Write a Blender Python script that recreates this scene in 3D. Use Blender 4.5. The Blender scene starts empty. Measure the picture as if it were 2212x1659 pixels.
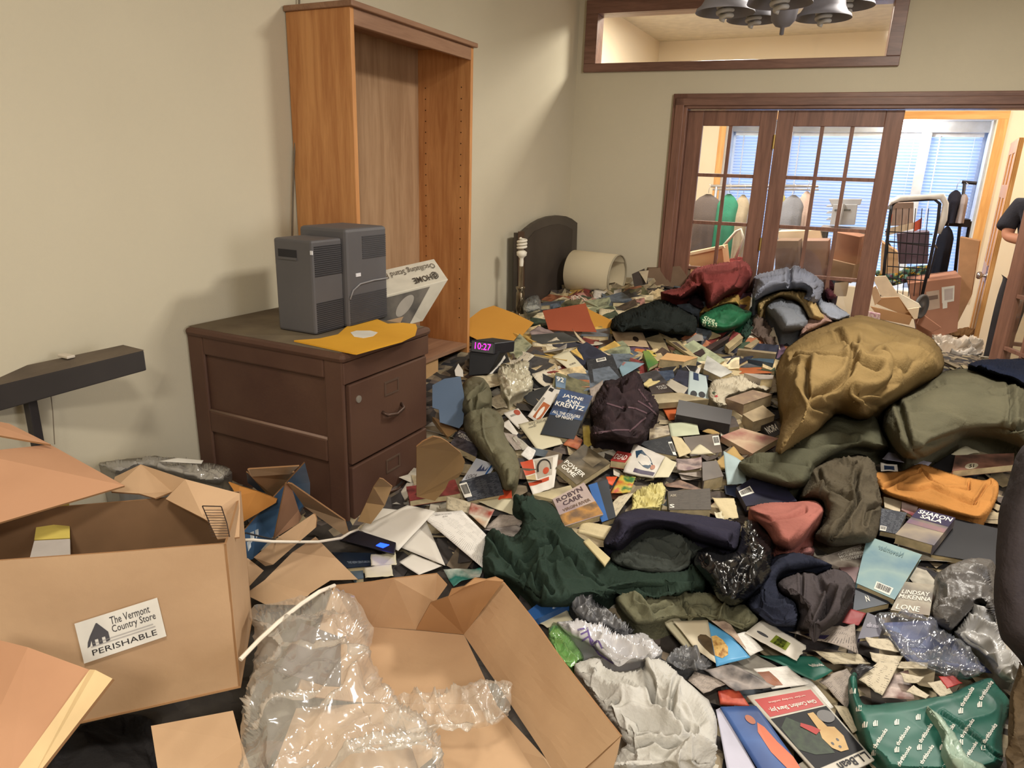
import bpy, bmesh, math, random
import numpy as np
from mathutils import Vector, Matrix, geometry
random.seed(7); RS=np.random.RandomState(7)
COL=bpy.context.scene.collection
# ------------------------------------------------------------------ camera model
F=1504.6; CP,CR,CY=np.radians([16.97,1.872,-26.13]); H=1.58
def _R(p,r,y):
    cy,sy=np.cos(y),np.sin(y); cp,sp=np.cos(p),np.sin(p); cr,sr=np.cos(r),np.sin(r)
    fw=np.array([sy*cp,cy*cp,-sp]); ri=np.array([cy,-sy,0]); up=np.cross(ri,fw)
    return np.array([cr*ri+sr*up,-sr*ri+cr*up,fw])
M=_R(CP,CR,CY); C=np.array([0,0,H])
def ray(px,py): return M.T@np.array([(px-1106)/F,-(py-829.5)/F,1.0])
def atz(px,py,z): d=ray(px,py); return C+d*(z-H)/d[2]
def atx(px,py,x): d=ray(px,py); return C+d*x/d[0]
def aty(px,py,y): d=ray(px,py); return C+d*y/d[1]
def atd(px,py,t): return C+ray(px,py)*t
def proj(P):
    c=M@(np.array(P,float)-C)
    return (F*c[0]/c[2]+1106,829.5-F*c[1]/c[2])
# zoom frames used while measuring
FR=dict(A=(900,900,4.424),B=(1300,850,4.424),C=(1712,850,4.424),D=(900,600,4.424),E=(1300,500,4.424),F=(1712,500,4.424),
 G=(1612,1209,3.687),H=(1200,1134,3.16),I=(600,1134,3.16),J=(0,1134,3.16),K=(0,700,3.16),L=(950,780,7.373),M=(1050,630,7.373),
 N=(1300,640,5.53),O=(1080,440,5.53),P=(480,980,5.267),Q=(1952,400,4.146),X=(0,0,1.0))
def pts(fr,*v):
    x0,y0,s=FR[fr]; return [(x0+v[i]/s,y0+v[i+1]/s) for i in range(0,len(v),2)]
# ------------------------------------------------------------------ noise
def _h(i,j,k):
    n=(i*374761393+j*668265263+k*2147483647+1442695041)&0xffffffff
    n=((n^(n>>13))*1274126177)&0xffffffff
    return ((n^(n>>16))&0xffff)/65535.0
def vnoise(x,y,z=None):
    x=np.asarray(x,float); y=np.asarray(y,float); z=np.zeros_like(x) if z is None else np.asarray(z,float)+0*x
    i=np.floor(x).astype(np.int64); j=np.floor(y).astype(np.int64); k=np.floor(z).astype(np.int64)
    f,g,e=x-i,y-j,z-k; f=f*f*f*(f*(f*6-15)+10); g=g*g*g*(g*(g*6-15)+10); e=e*e*(3-2*e)
    r=0
    for a in (0,1):
        for b in (0,1):
            for c in (0,1):
                r=r+_h(i+a,j+b,k+c)*(f if a else 1-f)*(g if b else 1-g)*(e if c else 1-e)
    return r*2-1
def fbm(x,y,z=None,o=3):
    r=0;a=1.0
    z=0 if z is None else z
    for q in range(o): r=r+a*vnoise(x*2**q+q*7.3,y*2**q+q*3.1,z*2**q if not np.isscalar(z) else np.zeros_like(x)+z*2**q+q); a*=.5
    return r
# ------------------------------------------------------------------ pile height field
CTL=np.array([(-.4,.9,.42),(.3,1.1,.42),(.3,1.9,.47),(-.3,1.6,.45),(-1.1,1.2,.42),(-1.9,1.1,.52),(-1.9,1.6,.5),(-1.35,1.5,.44),(-.9,2.1,.5),
(-1.1,2.6,.52),(-.5,2.6,.5),(.1,2.6,.5),(.8,2.4,.52),(1.2,1.4,.45),(-1.3,2.2,.58),(-1.7,2.8,.63),(-1.6,3.3,.72),(-2.05,3.6,.74),(-2.05,4.15,.66),(-2.05,4.9,.72),
(-1.6,4.1,.74),(-1.5,4.9,.78),(-1.35,5.15,.85),(-1.3,3.6,.66),(-.8,3.2,.55),(-.3,3.6,.58),(-1,4.3,.74),(-.65,4.85,.86),(-.2,4.4,.74),(.3,3.8,.56),
(.7,4.4,.5),(0.05,5.1,.7),(.5,5.3,.5),(1.3,4.5,.45),(-.4,0,.3),(1.2,0,.3),(-1.9,0,.45),(.2,5.9,.35),(-1,6,.3),(1,6.5,.25)])
def _hraw(x,y):
    x=np.asarray(x,float);y=np.asarray(y,float)
    d=(x[...,None]-CTL[:,0])**2+(y[...,None]-CTL[:,1])**2
    w=np.exp(-d/(2*.33**2))+1e-4/(d+.05)
    return (w*CTL[:,2]).sum(-1)/w.sum(-1)
GX=np.linspace(-2.4,2.2,185);GY=np.linspace(-.6,6.6,289)
_gx,_gy=np.meshgrid(GX,GY,indexing='ij')
HG=_hraw(_gx,_gy)
def hf(x,y):
    x=np.asarray(x,float);y=np.asarray(y,float)
    u=np.clip((x-GX[0])/(GX[1]-GX[0]),0,len(GX)-1.001);v=np.clip((y-GY[0])/(GY[1]-GY[0]),0,len(GY)-1.001)
    i=u.astype(int);j=v.astype(int);f=u-i;g=v-j
    return HG[i,j]*(1-f)*(1-g)+HG[i+1,j]*f*(1-g)+HG[i,j+1]*(1-f)*g+HG[i+1,j+1]*f*g
def hnorm(x,y,e=.12):
    n=np.array([-(hf(x+e,y)-hf(x-e,y))/(2*e),-(hf(x,y+e)-hf(x,y-e))/(2*e),1.0]); return n/np.linalg.norm(n)
def hit(px,py,lift=0.0):
    """where the sight lines through the given photo points meet the pile raised by lift"""
    px=np.atleast_1d(np.asarray(px,float));py=np.atleast_1d(np.asarray(py,float));lift=np.zeros_like(px)+lift
    D=(M.T@np.stack([(px-1106)/F,-(py-829.5)/F,np.ones_like(px)])).T
    T=np.linspace(.5,6.2,500)
    P=C+D[:,None,:]*T[None,:,None]
    g=P[...,2]-hf(P[...,0],P[...,1])-lift[:,None]
    below=g<0; idx=np.where(below.any(1),below.argmax(1),len(T)-1); idx=np.maximum(idx,1)
    r=np.arange(len(px)); g0=g[r,idx-1];g1=g[r,idx]
    t=T[idx-1]+(T[idx]-T[idx-1])*np.clip(g0/(g0-g1+1e-9),0,1)
    return C+D*t[:,None]
# ------------------------------------------------------------------ materials
def lin(c):
    return tuple(((v/255.0)/12.92 if v/255.0<=.04045 else ((v/255.0+.055)/1.055)**2.4) for v in c)
_MC={}
def mat(name,c,rough=.8,c2=None,scale=12,metal=0,bump=0,bscale=60,spec=.3,alpha=1,emit=0,sheen=0,c3=None,coat=0):
    key=(name,c,rough,c2,scale,metal,bump,alpha,emit,c3)
    if key in _MC: return _MC[key]
    m=bpy.data.materials.new(name); m.use_nodes=True; nt=m.node_tree; b=nt.nodes['Principled BSDF']
    b.inputs['Roughness'].default_value=rough; b.inputs['Metallic'].default_value=metal
    b.inputs['Specular IOR Level'].default_value=spec; b.inputs['Alpha'].default_value=alpha
    b.inputs['Sheen Weight'].default_value=sheen; b.inputs['Coat Weight'].default_value=coat
    tc=nt.nodes.new('ShaderNodeTexCoord')
    C1=lin(c)+(1,); C2=lin(c2)+(1,) if c2 else tuple(v*.86 for v in C1[:3])+(1,)
    n=nt.nodes.new('ShaderNodeTexNoise'); n.inputs['Scale'].default_value=scale; n.inputs['Detail'].default_value=5
    nt.links.new(tc.outputs['Object'],n.inputs['Vector'])
    cr=nt.nodes.new('ShaderNodeValToRGB'); cr.color_ramp.elements[0].position=.35; cr.color_ramp.elements[1].position=.65
    cr.color_ramp.elements[0].color=C2; cr.color_ramp.elements[1].color=C1
    if c3:
        e=cr.color_ramp.elements.new(.52); e.color=lin(c3)+(1,)
    nt.links.new(n.outputs['Fac'],cr.inputs['Fac']); nt.links.new(cr.outputs['Color'],b.inputs['Base Color'])
    if bump:
        n2=nt.nodes.new('ShaderNodeTexNoise'); n2.inputs['Scale'].default_value=bscale; n2.inputs['Detail'].default_value=4
        nt.links.new(tc.outputs['Object'],n2.inputs['Vector'])
        bp=nt.nodes.new('ShaderNodeBump'); bp.inputs['Strength'].default_value=bump; bp.inputs['Distance'].default_value=.01
        nt.links.new(n2.outputs['Fac'],bp.inputs['Height']); nt.links.new(bp.outputs['Normal'],b.inputs['Normal'])
    if emit:
        b.inputs['Emission Color'].default_value=C1; b.inputs['Emission Strength'].default_value=emit
    _MC[key]=m; return m
def wood(name,c,c2,axis='Z',scale=3.0,rough=.5,dist=3.0,stretch=9):
    m=bpy.data.materials.new(name); m.use_nodes=True; nt=m.node_tree; b=nt.nodes['Principled BSDF']
    b.inputs['Roughness'].default_value=rough; b.inputs['Specular IOR Level'].default_value=.35
    tc=nt.nodes.new('ShaderNodeTexCoord'); mp=nt.nodes.new('ShaderNodeMapping')
    s=[stretch,stretch,stretch]; s['XYZ'.index(axis)]=.7; mp.inputs['Scale'].default_value=s
    nt.links.new(tc.outputs['Object'],mp.inputs['Vector'])
    n=nt.nodes.new('ShaderNodeTexNoise'); n.inputs['Scale'].default_value=scale; n.inputs['Detail'].default_value=6; n.inputs['Distortion'].default_value=dist*.3
    nt.links.new(mp.outputs['Vector'],n.inputs['Vector'])
    n3=nt.nodes.new('ShaderNodeTexNoise'); n3.inputs['Scale'].default_value=scale*7; n3.inputs['Detail'].default_value=3
    nt.links.new(mp.outputs['Vector'],n3.inputs['Vector'])
    mx=nt.nodes.new('ShaderNodeMath'); mx.operation='MULTIPLY_ADD'; mx.inputs[1].default_value=.35
    nt.links.new(n3.outputs['Fac'],mx.inputs[0]); nt.links.new(n.outputs['Fac'],mx.inputs[2])
    cr=nt.nodes.new('ShaderNodeValToRGB'); cr.color_ramp.elements[0].position=.5; cr.color_ramp.elements[1].position=.85
    cr.color_ramp.elements[0].color=lin(c2)+(1,); cr.color_ramp.elements[1].color=lin(c)+(1,)
    nt.links.new(mx.outputs[0],cr.inputs['Fac']); nt.links.new(cr.outputs['Color'],b.inputs['Base Color'])
    return m
def uvlines(name,paper,ink,rows=26,cover=.55,rough=.7,scale=1.0,cols=9,mort=.35):
    """printed sheet: rows of ink dashes laid out in the sheet's own UVs"""
    key=(name,paper,ink,rows,cols)
    if key in _MC: return _MC[key]
    m=bpy.data.materials.new(name); m.use_nodes=True; nt=m.node_tree; b=nt.nodes['Principled BSDF']; b.inputs['Roughness'].default_value=rough
    tc=nt.nodes.new('ShaderNodeTexCoord'); br=nt.nodes.new('ShaderNodeTexBrick')
    br.inputs['Scale'].default_value=1.0; br.inputs['Brick Width'].default_value=1.0/cols; br.inputs['Row Height'].default_value=1.0/rows
    br.inputs['Mortar Size'].default_value=mort/rows; br.inputs['Mortar Smooth'].default_value=.1
    p=lin(paper)+(1,); k=lin(ink)+(1,)
    br.inputs['Color1'].default_value=k; br.inputs['Color2'].default_value=tuple(.5*(a+c_) for a,c_ in zip(p,k)); br.inputs['Mortar'].default_value=p
    nt.links.new(tc.outputs['UV'],br.inputs['Vector'])
    n=nt.nodes.new('ShaderNodeTexNoise'); n.inputs['Scale'].default_value=5
    nt.links.new(tc.outputs['UV'],n.inputs['Vector'])
    cr=nt.nodes.new('ShaderNodeValToRGB'); cr.color_ramp.elements[0].position=cover; cr.color_ramp.elements[1].position=cover+.02
    nt.links.new(n.outputs['Fac'],cr.inputs['Fac'])
    mx=nt.nodes.new('ShaderNodeMix'); mx.data_type='RGBA'
    nt.links.new(cr.outputs['Color'],mx.inputs[0]); nt.links.new(br.outputs['Color'],mx.inputs[6]); mx.inputs[7].default_value=p
    nt.links.new(mx.outputs[2],b.inputs['Base Color'])
    _MC[key]=m; return m
def glassmat(name,tint=(255,255,255),a=.08,rough=.05):
    m=bpy.data.materials.new(name); m.use_nodes=True; nt=m.node_tree; nt.nodes.remove(nt.nodes['Principled BSDF'])
    o=nt.nodes['Material Output']; t=nt.nodes.new('ShaderNodeBsdfTransparent'); g=nt.nodes.new('ShaderNodeBsdfGlossy'); x=nt.nodes.new('ShaderNodeMixShader')
    t.inputs[0].default_value=lin(tint)+(1,); g.inputs['Roughness'].default_value=rough; x.inputs[0].default_value=a
    nt.links.new(t.outputs[0],x.inputs[1]); nt.links.new(g.outputs[0],x.inputs[2]); nt.links.new(x.outputs[0],o.inputs[0]); return m
def filmmat(name,c=(235,230,220),dens=.22,gloss=.16):
    """thin clear plastic film: mostly see-through, a little milky, shiny wrinkles"""
    m=bpy.data.materials.new(name); m.use_nodes=True; nt=m.node_tree; nt.nodes.remove(nt.nodes['Principled BSDF'])
    o=nt.nodes['Material Output']; t=nt.nodes.new('ShaderNodeBsdfTransparent'); d=nt.nodes.new('ShaderNodeBsdfDiffuse'); g=nt.nodes.new('ShaderNodeBsdfGlossy')
    d.inputs[0].default_value=lin(c)+(1,); g.inputs['Roughness'].default_value=.12
    x=nt.nodes.new('ShaderNodeMixShader'); x.inputs[0].default_value=dens; y=nt.nodes.new('ShaderNodeMixShader'); 
    lw=nt.nodes.new('ShaderNodeLayerWeight'); lw.inputs[0].default_value=.35
    ma=nt.nodes.new('ShaderNodeMath'); ma.operation='MULTIPLY_ADD'; ma.inputs[1].default_value=.35; ma.inputs[2].default_value=gloss
    nt.links.new(lw.outputs['Facing'],ma.inputs[0]); nt.links.new(ma.outputs[0],y.inputs[0])
    nt.links.new(t.outputs[0],x.inputs[1]); nt.links.new(d.outputs[0],x.inputs[2]); nt.links.new(x.outputs[0],y.inputs[1]); nt.links.new(g.outputs[0],y.inputs[2]); nt.links.new(y.outputs[0],o.inputs[0])
    return m
# ------------------------------------------------------------------ object helpers
def tagit(o,label=None,cat=None,group=None,kind=None):
    if label: o['label']=label
    if cat: o['category']=cat
    if group: o['group']=group
    if kind: o['kind']=kind
    return o
def mobj(name,V,Fc,mats,parent=None,smooth=False,uv=None,mi=None):
    me=bpy.data.meshes.new(name)
    V=[tuple(map(float,v)) for v in V]
    o=bpy.data.objects.new(name,me); COL.objects.link(o)
    if parent is not None:
        o.parent=parent
        L=parent
        off=np.array(LOC.get(parent.name,(0,0,0)),float)
        V=[tuple(np.array(v)-off) for v in V]
        LOC[o.name]=tuple(off)
    else:
        A=np.array(V); c=np.array([A[:,0].mean(),A[:,1].mean(),A[:,2].min()]); o.location=c; LOC[o.name]=tuple(c); V=[tuple(v) for v in (A-c)]
    me.from_pydata(V,[],[tuple(int(i) for i in f) for f in Fc]); 
    for m in (mats if isinstance(mats,(list,tuple)) else [mats]): me.materials.append(m)
    if uv is not None:
        l=me.uv_layers.new(name='UVMap'); arr=np.zeros((len(me.loops),2)); vi=np.zeros(len(me.loops),int); me.loops.foreach_get('vertex_index',vi)
        arr=np.array(uv,float)[vi]; l.data.foreach_set('uv',arr.ravel())
    if mi is not None: me.polygons.foreach_set('material_index',list(mi))
    if smooth: me.polygons.foreach_set('use_smooth',[True]*len(me.polygons))
    me.validate(); me.update(); return o
LOC={}
def root(name,loc,label,cat,group=None,kind=None):
    o=bpy.data.objects.new(name,None); COL.objects.link(o); o.location=loc; o.empty_display_size=.05; LOC[o.name]=tuple(map(float,loc))
    return tagit(o,label,cat,group,kind)
class MB:
    def __init__(s): s.v=[];s.f=[];s.m=[]
    def add(s,V,Fc,m=0):
        n=len(s.v); s.v+=[tuple(map(float,v)) for v in V]; s.f+=[tuple(n+i for i in f) for f in Fc]; s.m+=[m]*len(Fc); return s
    def box(s,lo,hi,m=0):
        (a,b,c),(d,e,f)=lo,hi
        return s.add([(a,b,c),(d,b,c),(d,e,c),(a,e,c),(a,b,f),(d,b,f),(d,e,f),(a,e,f)],[(0,3,2,1),(4,5,6,7),(0,1,5,4),(1,2,6,5),(2,3,7,6),(3,0,4,7)],m)
    def hexa(s,P,m=0): # 4 bottom,4 top
        return s.add(P,[(0,3,2,1),(4,5,6,7),(0,1,5,4),(1,2,6,5),(2,3,7,6),(3,0,4,7)],m)
    def tube(s,path,r,n=10,m=0,cap=True):
        path=[np.array(p,float) for p in path]; k=len(path); rr=r if hasattr(r,'__len__') else [r]*k
        base=len(s.v); up=np.array([0,0,1.0])
        for i,p in enumerate(path):
            d=path[min(i+1,k-1)]-path[max(i-1,0)]; d/=np.linalg.norm(d)+1e-9
            a=np.cross(d,up if abs(d[2])<.95 else np.array([1.0,0,0])); a/=np.linalg.norm(a); b=np.cross(d,a)
            for j in range(n):
                t=2*math.pi*j/n; s.v.append(tuple(p+rr[i]*(a*math.cos(t)+b*math.sin(t))))
        for i in range(k-1):
            for j in range(n):
                q=base+i*n; s.f.append((q+j,q+(j+1)%n,q+n+(j+1)%n,q+n+j)); s.m.append(m)
        if cap:
            s.f.append(tuple(base+j for j in range(n))[::-1]); s.m.append(m); s.f.append(tuple(base+(k-1)*n+j for j in range(n))); s.m.append(m)
        return s
    def lathe(s,c,prof,n=24,m=0,axis=(0,0,1)):
        ax=np.array(axis,float); ax/=np.linalg.norm(ax); a=np.cross(ax,[0,0,1.0] if abs(ax[2])<.9 else [1.0,0,0]); a/=np.linalg.norm(a); b=np.cross(ax,a)
        base=len(s.v); c=np.array(c,float)
        for r,z in prof:
            for j in range(n):
                t=2*math.pi*j/n; s.v.append(tuple(c+ax*z+r*(a*math.cos(t)+b*math.sin(t))))
        for i in range(len(prof)-1):
            for j in range(n):
                q=base+i*n; s.f.append((q+j,q+(j+1)%n,q+n+(j+1)%n,q+n+j)); s.m.append(m)
        return s
    def build(s,name,mats,parent=None,smooth=False,bevel=0):
        o=mobj(name,s.v,s.f,mats,parent,smooth,mi=s.m)
        bm=bmesh.new(); bm.from_mesh(o.data); bmesh.ops.recalc_face_normals(bm,faces=bm.faces); bm.to_mesh(o.data); bm.free()
        if bevel:
            md=o.modifiers.new('bevel','BEVEL'); md.width=bevel; md.segments=2; md.limit_method='ANGLE'
        return o
def struct(o): o['kind']='structure'; return o
def bil(Q,u,v):
    Q=np.array(Q,float); u=np.asarray(u,float)[...,None]; v=np.asarray(v,float)[...,None]
    return (1-v)*((1-u)*Q[0]+u*Q[1])+v*((1-u)*Q[3]+u*Q[2])
def qnormal(Q):
    Q=np.array(Q,float); n=np.cross(Q[2]-Q[0],Q[3]-Q[1]); n/=np.linalg.norm(n)
    return n if n@(C-Q.mean(0))>0 else -n
# text -------------------------------------------------------------
_TX={}
def textmesh(s,bold=0,shear=0):
    k=(s,bold,shear)
    if k in _TX: return _TX[k]
    cu=bpy.data.curves.new('tmp_text','FONT'); cu.body=s; cu.size=1; cu.offset=bold; cu.shear=shear; cu.resolution_u=2; cu.fill_mode='FRONT'
    ob=bpy.data.objects.new('tmp_text',cu); COL.objects.link(ob); bpy.context.view_layer.update()
    dg=bpy.context.evaluated_depsgraph_get(); me=bpy.data.meshes.new_from_object(ob.evaluated_get(dg))
    V=np.array([v.co[:2] for v in me.vertices]) if len(me.vertices) else np.zeros((1,2)); Fc=[tuple(p.vertices) for p in me.polygons]
    bpy.data.objects.remove(ob); bpy.data.curves.remove(cu); bpy.data.meshes.remove(me)
    lo=V.min(0);hi=V.max(0); V=(V-lo)/np.maximum(hi-lo,1e-6); _TX[k]=(V,Fc); return _TX[k]
def qtext(Q,s,box,col,parent,name='lettering',off=.0012,bold=.02,shear=0,mp=None,rough=.6):
    """lettering laid on the quad Q (TL,TR,BR,BL); box=(u0,v0,u1,v1)"""
    V,Fc=textmesh(s,bold,shear); u0,v0,u1,v1=box
    u=u0+(u1-u0)*V[:,0]; v=v1-(v1-v0)*V[:,1]
    P=mp(u,v,off) if mp else bil(Q,u,v)+qnormal(Q)*off
    return mobj(name,P,Fc,mat('ink_%d_%d_%d'%col,col,rough),parent)
def qpatch(Q,box,m,parent,name,off=.0007,mp=None,n=6,shape=None):
    u0,v0,u1,v1=box
    if shape=='disc':
        t=np.linspace(0,2*math.pi,29)[:-1]; u=(u0+u1)/2+(u1-u0)/2*np.cos(t); v=(v0+v1)/2+(v1-v0)/2*np.sin(t)
        P=mp(u,v,off) if mp else bil(Q,u,v)+qnormal(Q)*off
        return mobj(name,P,[tuple(range(28))],m,parent)
    if shape is not None:
        A=np.array(shape,float).reshape(-1,2); u=u0+(u1-u0)*A[:,0]; v=v0+(v1-v0)*A[:,1]
        P=mp(u,v,off) if mp else bil(Q,u,v)+qnormal(Q)*off
        return mobj(name,P,[tuple(range(len(A)))],m,parent)
    u,v=np.meshgrid(np.linspace(u0,u1,n+1),np.linspace(v0,v1,n+1),indexing='ij'); u=u.ravel();v=v.ravel()
    P=mp(u,v,off) if mp else bil(Q,u,v)+qnormal(Q)*off
    Fc=[(i*(n+1)+j,(i+1)*(n+1)+j,(i+1)*(n+1)+j+1,i*(n+1)+j+1) for i in range(n) for j in range(n)]
    return mobj(name,P,Fc,m,parent,uv=np.stack([(u-u0)/(u1-u0),1-(v-v0)/(v1-v0)],1))
WHITE=(232,228,218); INK=(28,27,30)
def barcode(Q,box,parent,mp=None):
    mb=MB(); u0,v0,u1,v1=box; f=(lambda u,v,o:mp(np.array(u),np.array(v),o)) if mp else (lambda u,v,o: bil(Q,np.array(u),np.array(v))+qnormal(Q)*o)
    mb.add(f([u0,u1,u1,u0],[v0,v0,v1,v1],.0008),[(0,1,2,3)],0)
    r=random.Random(3); x=.08
    while x<.9:
        w=r.choice([.02,.03,.05]); a=u0+(u1-u0)*x;b=u0+(u1-u0)*min(x+w,.93)
        mb.add(f([a,b,b,a],[v0+(v1-v0)*.12]*2+[v0+(v1-v0)*.78]*2,.0013),[(0,1,2,3)],1); x+=w+r.choice([.02,.03])
    return mb.build('barcode',[mat('label_white',WHITE,.6),mat('ink_dark',INK,.6)],parent)
# sheets & books ----------------------------------------------------
ITEMS=[]   # (label-able root, centre px) for occupancy
OCC=[]
OCM=np.zeros((830,1107),bool)   # half-size raster of what the individually placed things cover
def occ_mark(P):
    P=[(a/2,b/2) for a,b in P]; x0=max(0,int(min(a for a,b in P)));x1=min(1106,int(max(a for a,b in P))+1);y0=max(0,int(min(b for a,b in P)));y1=min(829,int(max(b for a,b in P))+1)
    if x1<=x0 or y1<=y0: return
    X,Y=np.meshgrid(np.arange(x0,x1+1),np.arange(y0,y1+1)); X=X.astype(float);Y=Y.astype(float); OCM[y0:y1+1,x0:x1+1]|=inside(X,Y,P)
def occ_at(px,py,r=0):
    i=int(py/2);j=int(px/2)
    if i<0 or j<0 or i>829 or j>1106: return False
    return bool(OCM[max(0,i-r):i+r+1,max(0,j-r):j+r+1].any())
def plane_quad(P,tilt=.12,lay=0.0,depth=None):
    """quad seen at the four photo points, lying on the pile's slope tipped slightly to the viewer"""
    P=[tuple(p) for p in P]; cx=sum(p[0] for p in P)/len(P); cy=sum(p[1] for p in P)/len(P)
    c=hit([cx],[cy],lay)[0] if depth is None else atd(cx,cy,depth)
    n=hnorm(c[0],c[1]); v=c-C; v[2]=0; v/=np.linalg.norm(v); n=n-v*math.tan(tilt) if tilt else n; n/=np.linalg.norm(n)
    out=[]
    for p in P:
        d=ray(*p); out.append(C+d*((n@(c-C))/(n@d)))
    return np.array(out),c,n
def gridsheet(name,Q,m,parent=None,t=.0015,nx=10,ny=10,curl=0,wob=0,seed=0,smooth=True,mp_only=False,side=None,torn=0):
    n=qnormal(Q); L=np.linalg.norm(Q[1]-Q[0])
    def mp(u,v,off=0):
        u=np.asarray(u,float);v=np.asarray(v,float)
        P=bil(Q,u,v); e=curl*((2*u-1)**2)*L*.5+wob*L*(fbm(u*2.2+seed*3.7,v*2.2+seed*1.9,None,2))
        return P+n*(e+off)[...,None]
    if mp_only: return mp
    u,v=np.meshgrid(np.linspace(0,1,nx+1),np.linspace(0,1,ny+1),indexing='ij'); u0=u.ravel();v0=v.ravel()
    uu=u0.copy();vv=v0.copy()
    if torn:
        r=np.random.RandomState(seed+5); vv=vv-torn*r.rand(len(vv))*(v0>.999); uu=uu-torn*.6*r.rand(len(vv))*(u0>.999)+torn*.6*r.rand(len(vv))*(u0<.001)
    T=mp(uu,vv,0); B=mp(uu,vv,-t); k=len(u0); W=ny+1
    Fc=[(i*W+j,(i+1)*W+j,(i+1)*W+j+1,i*W+j+1) for i in range(nx) for j in range(ny)]
    mi=[0]*len(Fc); Fc+= [tuple(k+a for a in f[::-1]) for f in Fc]; mi+=[1 if side else 0]*(len(Fc)-len(mi))
    E=[i*W for i in range(nx+1)]+[nx*W+j for j in range(1,ny+1)]+[i*W+ny for i in range(nx-1,-1,-1)]+[j for j in range(ny-1,0,-1)]
    for a,b in zip(E,E[1:]+E[:1]): Fc.append((a,k+a,k+b,b)); mi.append(1 if side else 0)
    ms=[m,side] if side else [m]
    o=mobj(name,np.vstack([T,B]),Fc,ms,parent,smooth,uv=np.vstack([np.stack([u0,1-v0],1)]*2),mi=mi)
    return o,mp
PAGE=lambda: mat('aged_page',(205,186,145),.85,c2=(186,166,126),scale=40)
def pages_mat(c=(208,190,150)):
    key=('pg',c)
    if key in _MC: return _MC[key]
    m=mat('page_edges_%d_%d_%d'%c,c,.85,c2=tuple(int(x*.86) for x in c),scale=30); _MC[key]=m; return m
def bookat(Q,t,cover,label=None,group=None,hard=False,pages=(208,190,150),name='book',cat='book',texts=(),bars=None,patches=(),spine='L',curl=0,wob=.0,seed=0):
    """closed book: Q is the upper cover (TL,TR,BR,BL as read); parts cover, page_block, lettering"""
    Q=np.array(Q,float); n=qnormal(Q); c=Q.mean(0)
    r=root(name,c-n*t,label,cat,group)
    ct=.0028 if hard else .0012; ins=.004 if hard else .0015
    mp=gridsheet('',Q,None,curl=curl,wob=wob,seed=seed,mp_only=True)
    mb=MB(); nx=8; 
    us=np.linspace(0,1,nx+1); 
    def slab(o0,o1,ua=0,ub=1,va=0,vb=1,m=0):
        u,v=np.meshgrid(ua+(ub-ua)*us,va+(vb-va)*us,indexing='ij');u=u.ravel();v=v.ravel(); A=mp(u,v,o0);B=mp(u,v,o1);k=len(u);W=nx+1
        Fc=[(i*W+j,(i+1)*W+j,(i+1)*W+j+1,i*W+j+1) for i in range(nx) for j in range(nx)]; Fc+=[tuple(k+a for a in f[::-1]) for f in Fc]
        E=[i*W for i in range(nx+1)]+[nx*W+j for j in range(1,nx+1)]+[i*W+nx for i in range(nx-1,-1,-1)]+[j for j in range(nx-1,0,-1)]
        Fc+=[(a,k+a,k+b,b) for a,b in zip(E,E[1:]+E[:1])]
        return np.vstack([A,B]),Fc,np.vstack([np.stack([u,1-v],1)]*2)
    V1,F1,U1=slab(0,-ct); V2,F2,U2=slab(-t+ct,-t)
    L=np.linalg.norm(Q[1]-Q[0]); w=max(.004/L,.01)
    sp=dict(L=(0,w,0,1),R=(1-w,1,0,1),T=(0,1,0,w),B=(0,1,1-w,1))[spine]
    V3,F3,U3=slab(-ct,-t+ct,*sp)
    k1=len(V1);k2=k1+len(V2)
    mobj('cover',np.vstack([V1,V2,V3]),F1+[tuple(k1+a for a in f) for f in F2]+[tuple(k2+a for a in f) for f in F3],cover,r,False,uv=np.vstack([U1,U2,U3]))
    iu=ins/L; iv=ins/np.linalg.norm(Q[3]-Q[0])
    a,b,c_,d=iu,1-iu,iv,1-iv
    if spine=='L': a=w
    if spine=='R': b=1-w
    if spine=='T': c_=w
    if spine=='B': d=1-w
    V4,F4,U4=slab(-ct,-t+ct,a,b,c_,d); mobj('page_block',V4,F4,pages_mat(pages),r)
    for pt in patches:
        qpatch(Q,pt[0],pt[1],r,pt[2],mp=mp,shape=pt[3] if len(pt)>3 else None,off=.0006)
    for s_,bx,col in texts: qtext(Q,s_,bx,col,r,mp=mp)
    if bars: barcode(Q,bars,r,mp=mp)
    return r
def paperat(Q,m,label,cat='paper',name='loose_paper',t=.0012,curl=0,wob=.03,seed=0,group=None,texts=(),bars=None,patches=(),torn=0,side=None):
    Q=np.array(Q,float)
    if not(texts or bars or patches):
        o,_=gridsheet(name,Q,m,None,t,curl=curl,wob=wob,seed=seed,torn=torn,side=side); return tagit(o,label,cat,group)
    r=root(name,Q.mean(0),label,cat,group); o,mp=gridsheet('sheet',Q,m,r,t,curl=curl,wob=wob,seed=seed,torn=torn,side=side)
    for pt in patches: qpatch(Q,pt[0],pt[1],r,pt[2],mp=mp,shape=pt[3] if len(pt)>3 else None,off=pt[4] if len(pt)>4 else .0008)
    for s_,bx,col in texts: qtext(Q,s_,bx,col,r,mp=mp,off=.0018)
    if bars: barcode(Q,bars,r,mp=mp)
    return r
def occ(P): OCC.append([tuple(p) for p in P]); occ_mark(P)
def BOOK(fr,v,t,cover,label,tilt=.12,lay=None,**k):
    P=pts(fr,*v); occ(P); Q,c,n=plane_quad(P,tilt,t+.012 if lay is None else lay+t); return bookat(Q,t,cover,label,seed=len(OCC),**k)
def PAPER(fr,v,m,label,tilt=.12,lay=.012,**k):
    P=pts(fr,*v); occ(P); Q,c,n=plane_quad(P,tilt,lay); k.setdefault('seed',len(OCC)); return paperat(Q,m,label,**k)
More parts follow.
